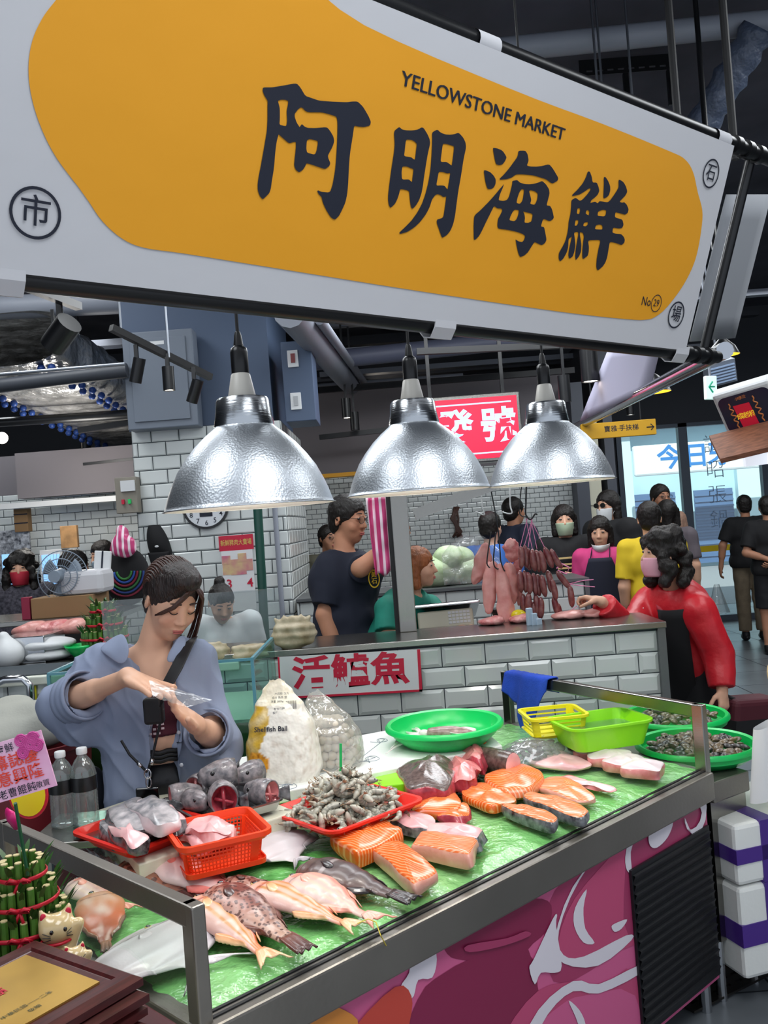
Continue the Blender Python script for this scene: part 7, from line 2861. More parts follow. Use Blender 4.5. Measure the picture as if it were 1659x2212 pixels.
for i, (px, py, Y, ti, on) in enumerate(((297,800,4.62,.3, False),(364,818,4.75,0, True),(421,845,4.88,.4, False))):
 spotlight('black can spotlight on the track by the electrical panel, %s from the left' % ('first', 'second and lit', 'third')[i], px, py, Y, .032,.13, ti, on, 'spotlights on the panel track')
for i, (px, py, Y, on) in enumerate(((748,882,8.5, True),(766,910,8.8, False),(1219,840,6.5, False),(1273,790,6.0, True),(186,966,9, True),(1361,884,9, True))):
 spotlight(('small lit black spotlight behind the middle lamp, by the grey conduit', 'small black spotlight hanging just right of the lit one behind the middle lamp', 'black can light above the far right pendant lamp', 'larger black can light left of the lilac panel',
               'tiny black spotlight over the far left fascia', 'tiny spotlight over the yellow direction sign')[i], px, py, Y, (.045,.045,.045,.06,.05,.04)[i],(.19,.18,.2,.22,.2,.12)[i],0, on, 'far ceiling spotlights')
t = spotlight('large black stage style spotlight hanging at the upper left', 132, 722, 3.4, .05, .13, .9, False, 'stage spotlights')
b = MB()
b.beam(W(40,612,3.1), W(170,662,3.5),.03,.03)
b.build('track', m_black, t)
b = MB()
q = W(100,635,3.3)
b.tube([q, Vector((q.x, q.y, 4.25))],.008,6)
b.build('suspension_rod', m_rod, t)
for dx in (-.02,.03):
 b = MB()
 q = W(125 + dx * 400,735,3.4)
 b.beam(q, q + Vector((0,0,.12)),.012,.006)
 b.build('yoke', m_black, t)
for px, py, Y, lb in ((820,872,11, 'bright point of light far behind the middle lamp'),(4,946,9, 'bright point of light at the far left edge')):
 b = MB()
 b.ell(W(px, py, Y),(.06,.06,.06))
 tag(b.build('bright_bulb', mat('bright_point', 'ffffff', .4, emit='fff0dc', es=16), smooth=True), lb, 'light')
# dark bars over the far stalls
for i, (a_, c_2, Y, th) in enumerate((((170,930),(300,910),7.6,.05),((500 + 40,855),(1240,800),9.2,.06),((690,945),(960,915),9.0,.05),((60,985),(298,965),8.4,.05),((180,1003),(300,990),8.2,.025),((900,760),(1300,742),7.0,.05))):
 b = MB()
 b.beam(W(*a_, Y), W(*c_2, Y), th, th)
 tag(b.build('ceiling_track', m_black), 'black ceiling track bar, ' + ('upper left beside the panel', 'long one behind the lamps', 'lower one behind the middle lamp', 'over the far left fascia', 'thin one below the far left fascia bar', 'high one under the banner rail')[i], 'track', 'black bars under the ceiling')
rn = random.Random(2)
for i in range(9):
 b = MB()
 Y = rn.uniform(7,12)
 x0 = rn.uniform(-4,1)
 z = rn.uniform(3.3,4.0)
 b.beam((x0, Y, z),(x0 + rn.uniform(2.5,6), Y, z), rn.choice((.05,.1,.16)),.06)
 b.build('ceiling_beam', [mat('beam_grey', '5a5d66', .6), m_pipe, m_dark][i % 3], kind='structure')
# fascias of the far stalls
b = MB()
p, q = W(48,1078,8.3), W(300,962,8.3)
b.box((p.x, 8.2, p.z),(q.x, 8.35, q.z))
b.build('trim_3', m_taupe, kind='structure')
b = MB()
p, q = W(50,1098,8.25), W(300,1070,8.25)
b.box((p.x - .5,8.15, p.z),(q.x, 8.35, p.z + .05))
b.build('trim_4', m_white, kind='structure')
b = MB()
p, q = W(690,1034,9.2), W(800,1022,9.2)
b.box((p.x, 9.1, p.z),(q.x + .6,9.3, p.z + .04))
b.build('trim_5', mat('yellow_edge', 'e0a020', .5), kind='structure')
# electrical boxes on the pillar
t = thing('electrical_panel', 'large grey electrical panel box on the upper pillar', 'electrical panel', W(352, 825, PY))
F = Fr(W(277,930, PY - .16),(1,0,0),(0,0,1))
pw, ph_ = W(432,900, PY).x - W(283,900, PY).x, W(350,722, PY).z - W(350,928, PY).z
b = MB()
b.boxf(F, 0, pw, 0, ph_, -.16,0)
b.build('case', m_grey, t, bevel=.008)
b = MB()
b.boxf(F, .05, pw - .05,.05, ph_ - .05,0,.012)
b.build('door', m_grey, t, bevel=.004)
b = MB()
b.boxf(F, pw * .4, pw * .6, ph_ - .1, ph_ - .075,.012,.014)
b.build('plate', m_white, t)
t = thing('switch_box', 'blue grey box with a red switch on the right side of the pillar', 'electrical box', W(648, 820, PY))
F = Fr(W(618,912, PY),(1,0,0),(0,0,1))
pw, ph_ = W(684,850, PY).x - W(618,850, PY).x, W(640,738, PY).z - W(640,912, PY).z
b = MB()
b.boxf(F, 0, pw, 0, ph_, -.4,0)
b.build('case', m_blue, t, bevel=.006)
for v, nm in ((.78, 'switch_plate'),(.25, 'socket_plate')):
 b = MB()
 b.boxf(F, pw * .2, pw * .55, ph_ * v - .06, ph_ * v + .06,0,.01)
 o = b.build(nm, m_white, t, bevel=.003)
 b = MB()
 b.boxf(F, pw * .31, pw * .45, ph_ * v - .03, ph_ * v + .035,.01,.016)
 b.build('rocker', mat('dark_red_switch', '7a1a1e', .4) if v > .5 else mat('socket_grey', 'a9abae', .5), o)
# red lightbox sign
t = thing('lightbox_sign', 'red lightbox sign with pale blue characters in a steel frame behind the lamps', 'sign', W(1030, 930, 7.4))
F = Fr(W(915,1000,7.4),(1,0,0),(0,0,1))
sw, sh = W(1121,930,7.4).x - W(925,930,7.4).x + .06, W(1000,868,7.4).z - W(1000,1000,7.4).z
b = MB()
b.boxf(F, -.03, sw + .03,-.03, sh + .03,-.2,-.01)
b.build('frame', m_steel, t, bevel=.01)
for u in (.1, sw - .1):
 b = MB()
 b.beam(F.p(u, sh, -.1), Vector((F.p(u, sh, -.1).x, F.p(u, sh, -.1).y, 4.25)),.03,.03)
 b.build('hanger', m_black, t)
b = MB()
b.boxf(F, 0, sw, 0, sh, -.01,0)
b.build('red_face', mat('lit_red', 'd01c3c', .4, emit='d01c3c', es=.75), t)
m_lb = mat('lit_pale_blue', 'a8c8f0', .4, emit='a8c8f0', es=.8)
b = MB()
for v0 in (.04, sh - .055):
 b.boxf(F, .05, sw - .05, v0, v0 + .012,0,.002)
b.build('border_lines', m_lb, t)
b = MB()
for ch_, px in (('發', 985),('號', 1078)):
 u, v = F.pix(px, 935)
 b.text(F, u, sh * .5,.3, ch_, .03,.003)
b.build('lettering', m_lb, t)
# butcher's stall
post = thing('steel_post', 'brushed steel post with a side bracket standing on the tiled counter', 'post', W(875, 1375, 4.45))
b = MB()
p = W(882,1372,4.42)
b.box((p.x - .04,4.40, CTOP),(p.x + .045,4.47,2.05))
b.build('upright', m_steel, post, bevel=.004)
b = MB()
b.box((p.x - .062,4.44, CTOP),(p.x - .04,4.48,2.05))
b.build('black_edge', m_blackm, post)
b = MB()
b.beam(W(895,1112,4.43), W(1085,1040,4.43),.05,.055)
b.build('bracket', m_steel, post)
rail = thing('hook_rail', 'steel rail over the butcher counter behind the lamps that carries the meat hooks', 'rail', W(1100, 1030, 4.43))
b = MB()
rz_ = W(1100,1032,4.43).z
b.beam((p.x, 4.43, rz_),(1.02,4.43, rz_),.03,.03)
b.build('bar', m_steel, rail)
m_fat = mat('pork_fat', 'e3a79e', .35, coat=.1, noise_=(14, .25, 4), col2='d2867f', bump=(26, .5, .008))
m_rib = mat('pork_rib', 'c8686a', .35, coat=.1, noise_=(26, .5, 4), col2='e6aaa2', bump=(30, .8, .012))
def drape(name, label, pts, wid, Y, m, seed, cat='meat', group=None):
 """a strip of meat hanging down: picture points of its centre line, widths in pixels"""
 b = MB()
 C = [W(a, c, Y) for a, c in pts]
 ws = [w_ * Y / FPX / 2 for w_ in wid]
 n = (len(C) - 1) * 6
 def f(i, j):
  t = j * (len(C) - 1)
  k = min(int(t), len(C) - 2)
  c = C[k].lerp(C[k + 1], t - k)
  w_ = ws[k] + (ws[k + 1] - ws[k]) * (t - k)
  a = 2 * PI * i
  nz = 1 + .28 * noise.noise(Vector((math.cos(a) * 1.5 + seed, math.sin(a) * 1.5, j * 6)))
  e = 1 if .02 < j < .98 else .4
  return c + Vector((w_ * nz * math.cos(a) * e, min(.022, w_ * .6) * nz * math.sin(a) * e, .008 * noise.noise(Vector((i * 4, j * 5, seed)))))
 b.grid(f, 22, n)
 return tag(b.build(name, m, smooth=True), label, cat, group)
MY = 4.55
drape('pork_strip', 'pale pork flank piece hung leftmost above the butcher counter', [(1048,1172),(1045,1200),(1040,1235),(1025,1262)],[14,34,44,12], MY + .06, m_fat, 1)
drape('pork_strip', 'pink pork strip hung on the left black hook, ragged lower end', [(1062,1212),(1058,1250),(1058,1290),(1056,1326)],[22,32,30,14], MY, m_fat, 2)
drape('pork_strip', 'long smooth pork skin strip reaching down to the counter', [(1078,1218),(1086,1260),(1092,1310),(1096,1356)],[18,28,34,32], MY - .03, m_fat, 3)
drape('pork_strip', 'narrow pork strip behind the long skin strip', [(1098,1215),(1104,1250),(1108,1280),(1110,1305)],[20,26,26,10], MY + .03, m_fat, 4)
drape('pork_strip', 'thin pork strip hanging right beside the sausages', [(1112,1240),(1116,1265),(1122,1290),(1122,1308)],[12,18,14,8], MY + .05, m_fat, 5)
drape('pork_ribs', 'red rib piece hung behind the pork strips', [(1105,1163),(1103,1180),(1108,1200),(1108,1215)],[16,36,30,14], MY + .1, m_rib, 6)
drape('pork_ribs', 'small red scrap of meat hanging under the rib piece', [(1118,1208),(1116,1225),(1120,1240)],[12,22,10], MY + .1, m_rib, 8)
m_saus = mat('dark_sausage', '6a2a30', .28, coat=.2, noise_=(40, .6, 4), col2='8c5a54')
m_str = mat('pink_string', 'e487b4', .6)
def sausage_mesh(L_):
 b = MB()
 n = 10
 b.tube([(.006 * math.sin(PI * i / n),0,-L_ * i / n) for i in range(n + 1)],[.005,.012,.0155,.0165,.017,.017,.017,.0165,.0155,.012,.005],12)
 return b
pr = sausage_mesh(.115).build('sausage', m_saus, smooth=True)
k = 0
SP = []
for (px, py, tl_) in ((1124,1180,.05),(1133,1178,-.02),(1141,1184,.0),(1150,1186,-.05),(1158,1188,-.06),(1166,1190,-.1),(1176,1182,-.3),(1190,1186,-.45),(1123,1232,.0),(1132,1232,.0),(1140,1236,.0),(1152,1238,-.05),(1162,1240,.0),(1170,1242,-.1),
                      (1182,1232,-.1),(1190,1250,-.15),(1203,1234,-.6),(1130,1282,-.05),(1142,1280,.1),(1156,1284,.0),(1168,1290,.1),(1196,1288,-.2),(1205,1302,-.15),(1230,1264,-.05),(1150,1300,.1)):
 ob = pr if k == 0 else pr.copy()
 if k:
  COL.objects.link(ob)
 q = W(px, py, MY - .02 + .03 * ((k * 7) % 5) / 5)
 ob.matrix_basis = Matrix.Translation(q) @ Euler((((k * 13) % 7 - 3) * .03, tl_, k)).to_matrix().to_4x4() if False else Matrix.Translation(q) @ Matrix.Rotation(tl_, 4, 'Y') @ rotz(k * 1.3)
 tag(ob, 'dark red sausage link hanging in the pink tied bunch over the butcher counter', 'sausage', 'sausages hanging on pink string')
 k += 1
ss = thing('sausage_strings', 'pink strings that tie the sausages and run to the woman in red', 'string', W(1150, 1180, MY))
b = MB()
hk = W(1138,1120, MY)
for px, py in ((1124,1180),(1133,1178),(1141,1182),(1150,1186),(1160,1186),(1176,1182)):
 b.tube([hk + Vector((rn.uniform(-.012,.03),0,0)), W(px, py, MY)],.0018,5)
b.build('hanging_strings', m_str, ss)
b = MB()
b.tube([W(1202,1228, MY), W(1214,1218, MY), W(1230,1226, MY), W(1224,1240, MY), W(1205,1232, MY)],.0035,6)
b.tube([W(1226,1262, MY), W(1260,1254,4.45), W(1282,1252,4.42)],.002,6)
b.tube([W(1226,1262, MY), W(1265,1266,4.45), W(1285,1268,4.42)],.002,6)
b.build('held_string', m_str, ss)
b = MB()
b.tube([W(1218,1330, MY), W(1245,1310, MY), W(1258,1320, MY), W(1250,1338, MY)],.002,6)
b.build('loose_ends', m_str, ss)
def hook(label, pts, Y, r, m=m_black):
 b = MB()
 b.tube([W(a, c, Y) for a, c in curve(pts, 4)[:-4]], r, 7)
 return tag(b.build('meat_hook', m, smooth=True), label, 'hook', 'meat hooks on the rail')
hook('black double meat hook holding the sausage strings', [(1140,1038),(1136,1090),(1136,1112),(1146,1122),(1156,1110),(1160,1106)], MY, .0045)
hook('black meat hook left of the sausage hook', [(1130,1038),(1122,1095),(1124,1112),(1134,1116),(1140,1108)], MY + .02,.003)
hook('long black hook in front of the pork strips, left', [(1062,1150),(1056,1180),(1052,1212),(1054,1222),(1060,1220)], MY - .05,.0035)
hook('long black hook in front of the pork strips, middle', [(1072,1150),(1068,1185),(1066,1212),(1070,1226),(1078,1222)], MY - .05,.0035)
hook('long black hook in front of the pork strips, right', [(1056,1038),(1074,1130),(1080,1190),(1082,1214),(1090,1222)], MY - .05,.0035)
hook('white coated hook above the pork strips', [(1036,1038),(1042,1095),(1046,1112),(1030,1106),(1026,1102)], MY, .004, m_white)
hook('white coated hook above the rib piece', [(1100,1038),(1102,1090),(1106,1108),(1092,1108),(1086,1098)], MY + .06,.004, m_white)
b = MB()
for k in range(9):
 q = [W(985 + rn.uniform(-8,8),1095,9.49), W(978 + rn.uniform(-6,16),1120,9.46), W(990 + rn.uniform(-8,8),1148,9.46), W(975 + rn.uniform(-6,26),1160,9.46)]
 b.tube(q, .012,6)
tag(b.build('hook_bundle', mat('brown_strap', '4a3028', .5), smooth=True), 'bundle of brown straps and hooks hanging on the far white tile wall', 'hooks')
# things on the counter top
sc = thing('kitchen_scale', 'white electronic scale with a keypad behind the steel post', 'scale', W(965, 1362, 4.75))
F = Fr(W(905,1362,4.72),(1,0,.02),(0,.35,1))
b = MB()
b.boxf(F, 0,.3,0,.1,-.25,0)
b.build('body', m_cream, sc, bevel=.01)
b = MB()
b.boxf(F, -.02,.34,.115,.135,-.3,.03)
b.build('pan', m_steelb, sc, bevel=.006)
b = MB()
for r_ in range(4):
 for c_2 in range(6):
  b.boxf(F, .165 + .02 * c_2,.181 + .02 * c_2,.02 + .018 * r_, .033 + .018 * r_, 0,.004)
b.build('keypad', m_white, sc)
for i, (px, py, w_, m) in enumerate(((1060,1362,.12, m_rib),(1225,1345,.16, m_fat),(1272,1340,.12, m_fat),(1120,1356,.1, m_rib))):
 S = SDF(.02)
 q = W(px, py, 4.5)
 S.ell((q.x, 4.46, CTOP + .015),(w_ * .55,.07,.02))
 S.ell((q.x + .03,4.44, CTOP + .022),(w_ * .3,.05,.02))
 skin('meat_piece', S, .008, m, None, disp=lambda v: .006 * noise.noise(v * 30), label=('red meat scrap on the counter under the pork strips', 'pale trotter piece on the counter right of the sausages', 'pale trotter end nearest the woman in red', 'red meat scrap under the sausages on the counter')[i], cat='meat')
for i, (px, py) in enumerate(((1148,1352),(1158,1358),(1168,1364))):
 b = MB()
 F = Fr(W(px - 6, py, 4.3),(.9,.4,0),(0,0,1))
 b.boxf(F, 0,.03,0,.085 - .012 * i, -.02,0)
 tag(b.build('tissue_packet', mat('pale_blue_packet', 'b4c8d8', .4), bevel=.003),('tallest', 'middle', 'smallest')[i] + ' pale blue packet standing on the tiled counter by the sausages', 'packet', 'pale blue packets')
b = MB()
q = W(1122,1350,4.5)
b.ell((q.x, 4.5, CTOP + .03),(.04,.03,.03))
tag(b.build('yellow_packet', mat('yellow_foil', 'd8c61c', .25), smooth=True), 'crumpled yellow packet on the counter behind the pork strips', 'packet')
b = MB()
q = W(1080,1352,4.7)
b.lathe([(.03,0),(.05,.04),(.06,.06),(.055,.06),(.028,.005)],20,(q.x, 4.62, CTOP))
tag(b.build('black_bowl', m_blackm, smooth=True), 'small black bowl behind the hanging pork strips', 'bowl')
# cabbages on the low wall
m_cab = mat('cabbage_leaf', 'a9c48e', .5, noise_=(9, .5, 4), col2='d8e2c4', bump=(20, .6, .01))
for i, (px, py, r, lb) in enumerate(((950,1240,.13, 'large dark green cabbage nearest the ginger haired woman'),(985,1255,.11, 'pale cabbage low in front of the pile'),(975,1225,.11, 'cabbage on top of the pile'),(1015,1250,.12, 'yellowish cabbage at the right of the pile'),(925,1262,.1, 'small green cabbage at the left end of the pile'),(1005,1230,.1, 'cabbage at the back of the pile inside clear plastic'))):
 S = SDF(.02)
 q = W(px, py, 5.95)
 z = lt + r * .8 + (.1 if py < 1238 else 0)
 S.ell((q.x, 6.2 + .06 * (i % 2), z),(r, r * .9, r * .85))
 skin('cabbage', S, .015, m_cab, None, disp=lambda v: .014 * abs(noise.noise(v * 11)), label=lb + ' on the low tiled wall', cat='cabbage')
b = MB()
q = W(1022,1232,5.95)
b.grid(lambda i, j: Vector((q.x - .2 + .4 * i, 6.0 - .0 * j + .03 * noise.noise(Vector((i * 6, j * 6,0))), lt + .02 + .34 * j * (1 - .4 * (2 * i - 1) ** 2))),20,14)
tag(b.build('vegetable_bag', m_film2, smooth=True), 'clear plastic bag over the cabbages on the low wall', 'bag')
# striped carrier bags in the butcher's hand
m_stripe = stripe_mat('pink_striped_plastic', 'c8407a', 'f0d8e2', 9, rough=.4, dist=1.0, sharp=(.62, .7))
pk = W(825,1240,4.6)
b = MB()
tp = [W(790,1075,4.62), W(845,1072,4.62)]
bt_ = [W(812,1245,4.6), W(862,1232,4.6)]
def bagf(i, j):
 a = tp[0].lerp(tp[1], i).lerp(bt_[0].lerp(bt_[1], i), j)
 return a - pk + Vector((0,.03 * math.sin(i * 9) * (1 - .3 * j) + .02 * noise.noise(Vector((i * 5, j * 5,2))),.012 * math.sin(i * 12) * j))
b.grid(bagf, 30,24)
o = tag(b.build('striped_bags', m_stripe, smooth=True, solid=.004), 'pink and white striped carrier bags hanging beside the steel post', 'bag')
o.location = pk
# on the pillar
t = thing('wall_clock', 'round white wall clock half hidden behind the nearest pendant lamp', 'clock', W(445, 1096, PY))
cc = W(445,1093, PY - .005)
F = Fr((cc.x, PY - .02, cc.z),(1,0,0),(0,0,1))
cr = 50 * PY / FPX
b = MB()
b.lathe([(cr * .9,0),(cr * .9,.012),(cr, .012),(cr, -.02)],40, F.O, M=F.m().to_3x3())
b.build('rim', m_black, t, smooth=30)
b = MB()
b.sheet(F, [[(cr * .93 * math.cos(x), cr * .93 * math.sin(x)) for x in np.linspace(0,2 * PI, 40)[:-1]]],.004)
b.build('dial', mat('clock_dial', 'd9dde2', .4), t)
b = MB()
for k in range(1,13):
 a = PI / 2 - k * PI / 6
 b.text(F, cr * .74 * math.cos(a), cr * .74 * math.sin(a), cr * .3, str(k),.005,.006)
b.boxf(F, -.045,.045,-.075,-.035,.005,.006)
b.build('numerals', m_ink, t)
t = thing('wall_calendar', 'paper calendar with a red header and pink picture on the pillar tiles', 'calendar', W(522, 1240, PY))
F = Fr(W(487,1322, PY - .015),(1,0,0),(.0,0,1))
pw = W(553,1200, PY).x - W(485,1200, PY).x
ph_ = W(520,1158, PY).z - W(520,1322, PY).z
for nm, v0, v1, m in (('blank_sheet', 0,.27, mat('paper', 'd6d6d4', .7)),('date_sheet', .25,.8, mat('pale_paper', 'dfe0e2', .7)),('header', .8,1, m_rink)):
 b = MB()
 b.boxf(F, -.01 if nm == 'header' else 0, pw + (.01 if nm == 'header' else 0), ph_ * v0, ph_ * v1, 0, .004 + .002 * (nm != 'blank_sheet'))
 b.build(nm, m, t)
b = MB()
b.text(F, pw * .2, ph_ * .36, .085, '3', .02, .009)
b.text(F, pw * .86, ph_ * .36, .085, '4', .02, .009)
b.build('numerals', m_rink, t)
b = MB()
for k, (a, c, r, w2) in enumerate(((.2,.56,.04,0),(.52,.58,.055,0),(.8,.6,.04,0),(.15,.68,.03,0),(.66,.7,.03,0))):
 b.boxf(F, pw * a - r, pw * a + r, ph_ * c - r, ph_ * c + r, .006,.0075 + .0004 * k)
b.build('picture', mat('calendar_pink', 'c25a86', .6, noise_=(9, .5), col2='d8c48a'), t)
b = MB()
b.text(F, pw * .5, ph_ * .9, .045, '新鮮豬肉大賣場', .008, .0075, sx=.7)
b.build('header_text', mat('gold_text', 'd8b860', .5), t)
t = thing('baseball_cap', 'black baseball cap with a small white emblem hanging on the pillar tiles', 'cap', W(338, 1180, PY))
q = W(338,1165, PY - .01)
b = MB()
b.grid(lambda i, j: q + Vector((.085 * math.cos(PI * i) * (1 - .12 * j) * math.sin(PI * (.08 + .5 * j)) ** .6 - .01 + .04 * j, -.075 * math.sin(PI * i) * math.sin(PI * (.05 + .9 * j)) ** .5,.1 - .22 * j)),20,16)
b.build('crown', m_blk, t, smooth=True, solid=.004)
b = MB()
b.grid(lambda i, j: q + Vector((.02 + (i - .5) * (.15 - .05 * j),-.05 - .02 * math.sin(PI * i),-.09 - .1 * j)),10,6)
b.build('brim', m_blk, t, smooth=True, solid=.005)
b = MB()
b.ell(q + Vector((.02,-.086,-.05)),(.014,.004,.008))
b.build('emblem', m_white, t, smooth=True)
pipe('dark green upright pipe in front of the calendar edge', W(556, 1090, 5.4), W(574, 1400, 5.4), .028, mat('dark_green_pipe', '1f4a40', .4), group=None)
pipe('grey conduit running down the corner of the tiled pillar', Vector((PXR - .08, PY - .02, 2.4)), Vector((PXR - .08, PY - .02, .5)), .018, m_pipe, group=None)
# ================================================================ fish tank and the left side
def bx(name, label, cat, O, R, U, dims, m, group=None, bevel=.004, parts=(), d=None):
 """a box thing on a frame, with optional (name, u0,u1,v0,v1,w0,w1,mat) parts"""
 F = Fr(O, R, U)
 w_, h_, d_ = dims
 t = thing(name, label, cat, F.p(w_ / 2,0,-d_ / 2),0, group)
 b = MB()
 b.boxf(F, 0, w_, 0, h_, -d_, 0)
 b.build('body', m, t, bevel=bevel)
 for nm, u0, u1, v0, v1, w0, w1, mm in parts:
  b = MB()
  b.boxf(F, u0 * w_, u1 * w_, v0 * h_, v1 * h_, w0, w1)
  b.build(nm, mm, t)
 return t, F
X3, Z3 = (1,0,0),(0,0,1)
TY = 3.4
tx0, tx1 = W(112,1600, TY).x, W(552,1500, TY).x
tw = thing('fish_tank', 'large glass fish tank with murky green water behind the young woman', 'tank', ((tx0 + tx1) / 2, 3.7, 0))
zt, zw = W(330,1440, TY).z, W(330,1577, TY).z
b = MB()
b.box((tx0 + .012, TY + .012,.3),(tx1 - .012,4.02, zw))
b.build('water', mat('murky_green_water', '66774a', .15, noise_=(2, .2)), tw)
b = MB()
b.box((tx0 + .012, TY + .008, zw),(tx1 - .012,4.02, zw + .012))
b.build('foam_line', mat('foam', 'b9c8b4', .5), tw)
b = MB()
for lo, hi in (((tx0, TY, .3),(tx1, TY + .008, zt)),((tx0, TY, .3),(tx0 + .008,4.03, zt)),((tx1 - .008, TY, .3),(tx1,4.03, zt))):
 b.box(lo, hi)
b.build('glass', clear_mat('tank_glass', (205, 232, 226), .14), tw)
b = MB()
for x in (tx0 + .004, tx1 - .004):
 b.beam((x, TY + .004,.3),(x, TY + .004, zt),.012,.012)
 b.beam((x, TY + .004, zt),(x, 4.0, zt),.012,.012)
b.beam((tx0, TY + .004, zt),(tx1, TY + .004, zt),.01,.01)
b.build('glass_edge', mat('teal_glass_edge', '5f9aa8', .2), tw)
b = MB()
b.box((tx0, TY, 0),(tx1,4.03,.3))
b.build('stand', m_steel, tw)
p, q = W(215,1300,4.12), W(600,1282,4.12)
b = MB()
b.box((p.x, 4.14, CTOP),(q.x, 4.148, p.z))
tag(b.build('glass_screen', clear_mat('screen_glass', (236, 240, 240), .1, haze=.07, hazecol=(220, 225, 228)), None), 'low clear glass screen standing on the tiled counter behind the young woman', 'screen')
# shells on the counter
m_shell = mat('sea_shell', 'cdbfa4', .45, noise_=(16, .4, 4), col2='9c8a68', bump=(24, .5, .008))
for px, py, r, sz, lb in ((632,1402,.1,(1,.7,1.0), 'big square horned sea shell on the tiled counter by the red sign'),(535,1402,.1,(1.05,.6,.42), 'flat brown spiral shell on the tiled counter, left of the horned shell'),(452,1408,.075,(.9,.7,.75), 'pale crumpled shell on the tiled counter beside the seated woman')):
 S = SDF(.03)
 c = W(px, py, 4.0)
 c.z = max(c.z, CTOP - .01) if px > 560 else CTOP - .03
 Yc = 4.12
 for k in range(7):
  t_ = k / 6
  S.ell((c.x + r * (t_ - .5) * 1.2 * sz[0], Yc, c.z + r * sz[2] * (.62 - .25 * abs(t_ - .6))),(r * .42 * sz[0], r * .6 * sz[1], r * sz[2] * (.75 - .5 * abs(t_ - .45))))
 for k in range(5):
  S.cone((c.x + r * (k / 4 - .5) * 1.3, Yc - .02, c.z + r * sz[2] * .9),(c.x + r * (k / 4 - .5) * 1.6, Yc - .03, c.z + r * sz[2] * (1.35 + .1 * (k % 2))),.018,.006)
 skin('sea_shell', S, .007, m_shell, None, disp=lambda v: .006 * noise.noise(v * 26) + .003 * math.sin(v.z * 160), label=lb, cat='shell', group=None)
# shelves and goods at the left
SY = 4.6
for py, lb in ((1445, 'steel shelf with bags of rice and a steel basin at the left'),(1350, 'upper steel shelf carrying the cardboard box and fan at the left')):
 p, q = W(-90, py, SY + (.5 if py < 1400 else 0)), W(300 if py > 1400 else 262, py, SY + (.5 if py < 1400 else 0))
 b = MB()
 b.box((p.x, p.y - .05, p.z - .03),(q.x, p.y + .55, p.z))
 o = tag(b.build('steel_shelf', m_steel, bevel=.004), lb, 'shelf')
 b = MB()
 for x in (p.x + .05, q.x - .05):
  b.box((x, p.y, 0),(x + .03, p.y + .03, p.z - .03))
 b.build('upright', m_steel, o)
 if py < 1400:
  UZ, UYY = p.z, p.y
 else:
  LZ, LYY = p.z, p.y
def on(px, z, Y):
 p = W(px, 1300, Y)
 return Vector((p.x, Y, z))
bx('steel_basin', 'deep stainless basin on the left steel shelf', 'basin', on(-10, LZ, LYY), X3, Z3, (.24, .14, .3), m_steelb)
for i in range(2):
 S = SDF(.02)
 q = on(100, LZ + .03 + .055 * i, LYY + .1)
 S.ell(q, (.14,.12,.035))
 S.ell(q + Vector((-.05,-.03,0)),(.08,.08,.034))
 skin('rice_bag', S, .01, m_white, None, label=('lower', 'upper')[i] + ' white bag of two stacked on the left steel shelf', cat='bag')
S = SDF(.03)
q = on(10, LZ + .06, LYY - .02)
S.ell(q, (.08,.08,.075))
S.cone(q, q + Vector((-.02,0,.09)),.06,.03)
skin('white_sack', S, .01, m_white, None, label='round white plastic sack at the far left of the steel shelf', cat='bag')
b = MB()
b.lathe([(.03,0),(.075,.07),(.085,.075),(.08,.06),(.03,.006)],24, on(168, LZ, LYY + .05))
tag(b.build('green_bowl', m_green, smooth=True), 'bright green plastic bowl at the right end of the left steel shelf', 'bowl')
for i, (px, w_, lb) in enumerate(((108,.13, 'reddish cut of meat lying between the two left shelves'),(150,.1, 'pale cut of meat by the green bowl'),(60,.1, 'pale rolled piece of meat behind the steel basin'))):
 S = SDF(.02)
 q = on(px, LZ + .14, LYY + .35)
 S.ell(q, (w_, .07,.04))
 S.ell(q + Vector((.04,0,.02)),(w_ * .6,.05,.03))
 skin('meat_cut', S, .012,[m_rib, m_fat, m_fat][i], None, disp=lambda v: .008 * noise.noise(v * 18), label=lb, cat='meat')
bx('cardboard_box', 'long brown cardboard box on the upper left shelf', 'box', on(66, UZ, UYY - .02), X3, Z3, (.36, .12, .3), mat('cardboard', '8a6c4a', .8))
bx('white_appliance', 'white box shaped appliance on top of the cardboard box', 'appliance', on(130, UZ + .12, UYY), X3, Z3, (.25, .14, .25), mat('appliance_white', 'c8c8cc', .4), bevel=.03)
bx('white_card', 'white upright card with a black stripe behind the appliance', 'card', on(203, UZ + .17, UYY + .2),(.97,0,-.12),(.12,0,1),(.1,.2,.02), m_white, parts=(('stripe', .45,.55,0,1,0,.003, m_ink),))
bx('paper_cup', 'small brown paper cup on the upper left shelf', 'cup', on(78, UZ, UYY + .02), X3, Z3, (.05, .08, .05), mat('kraft_paper', 'b98c52', .7), bevel=.015)
bx('red_carton', 'small dark red and purple carton on the upper left shelf', 'carton', on(45, UZ, UYY), X3, Z3, (.05, .13, .05), mat('dark_red_carton', '8a1a3a', .5))
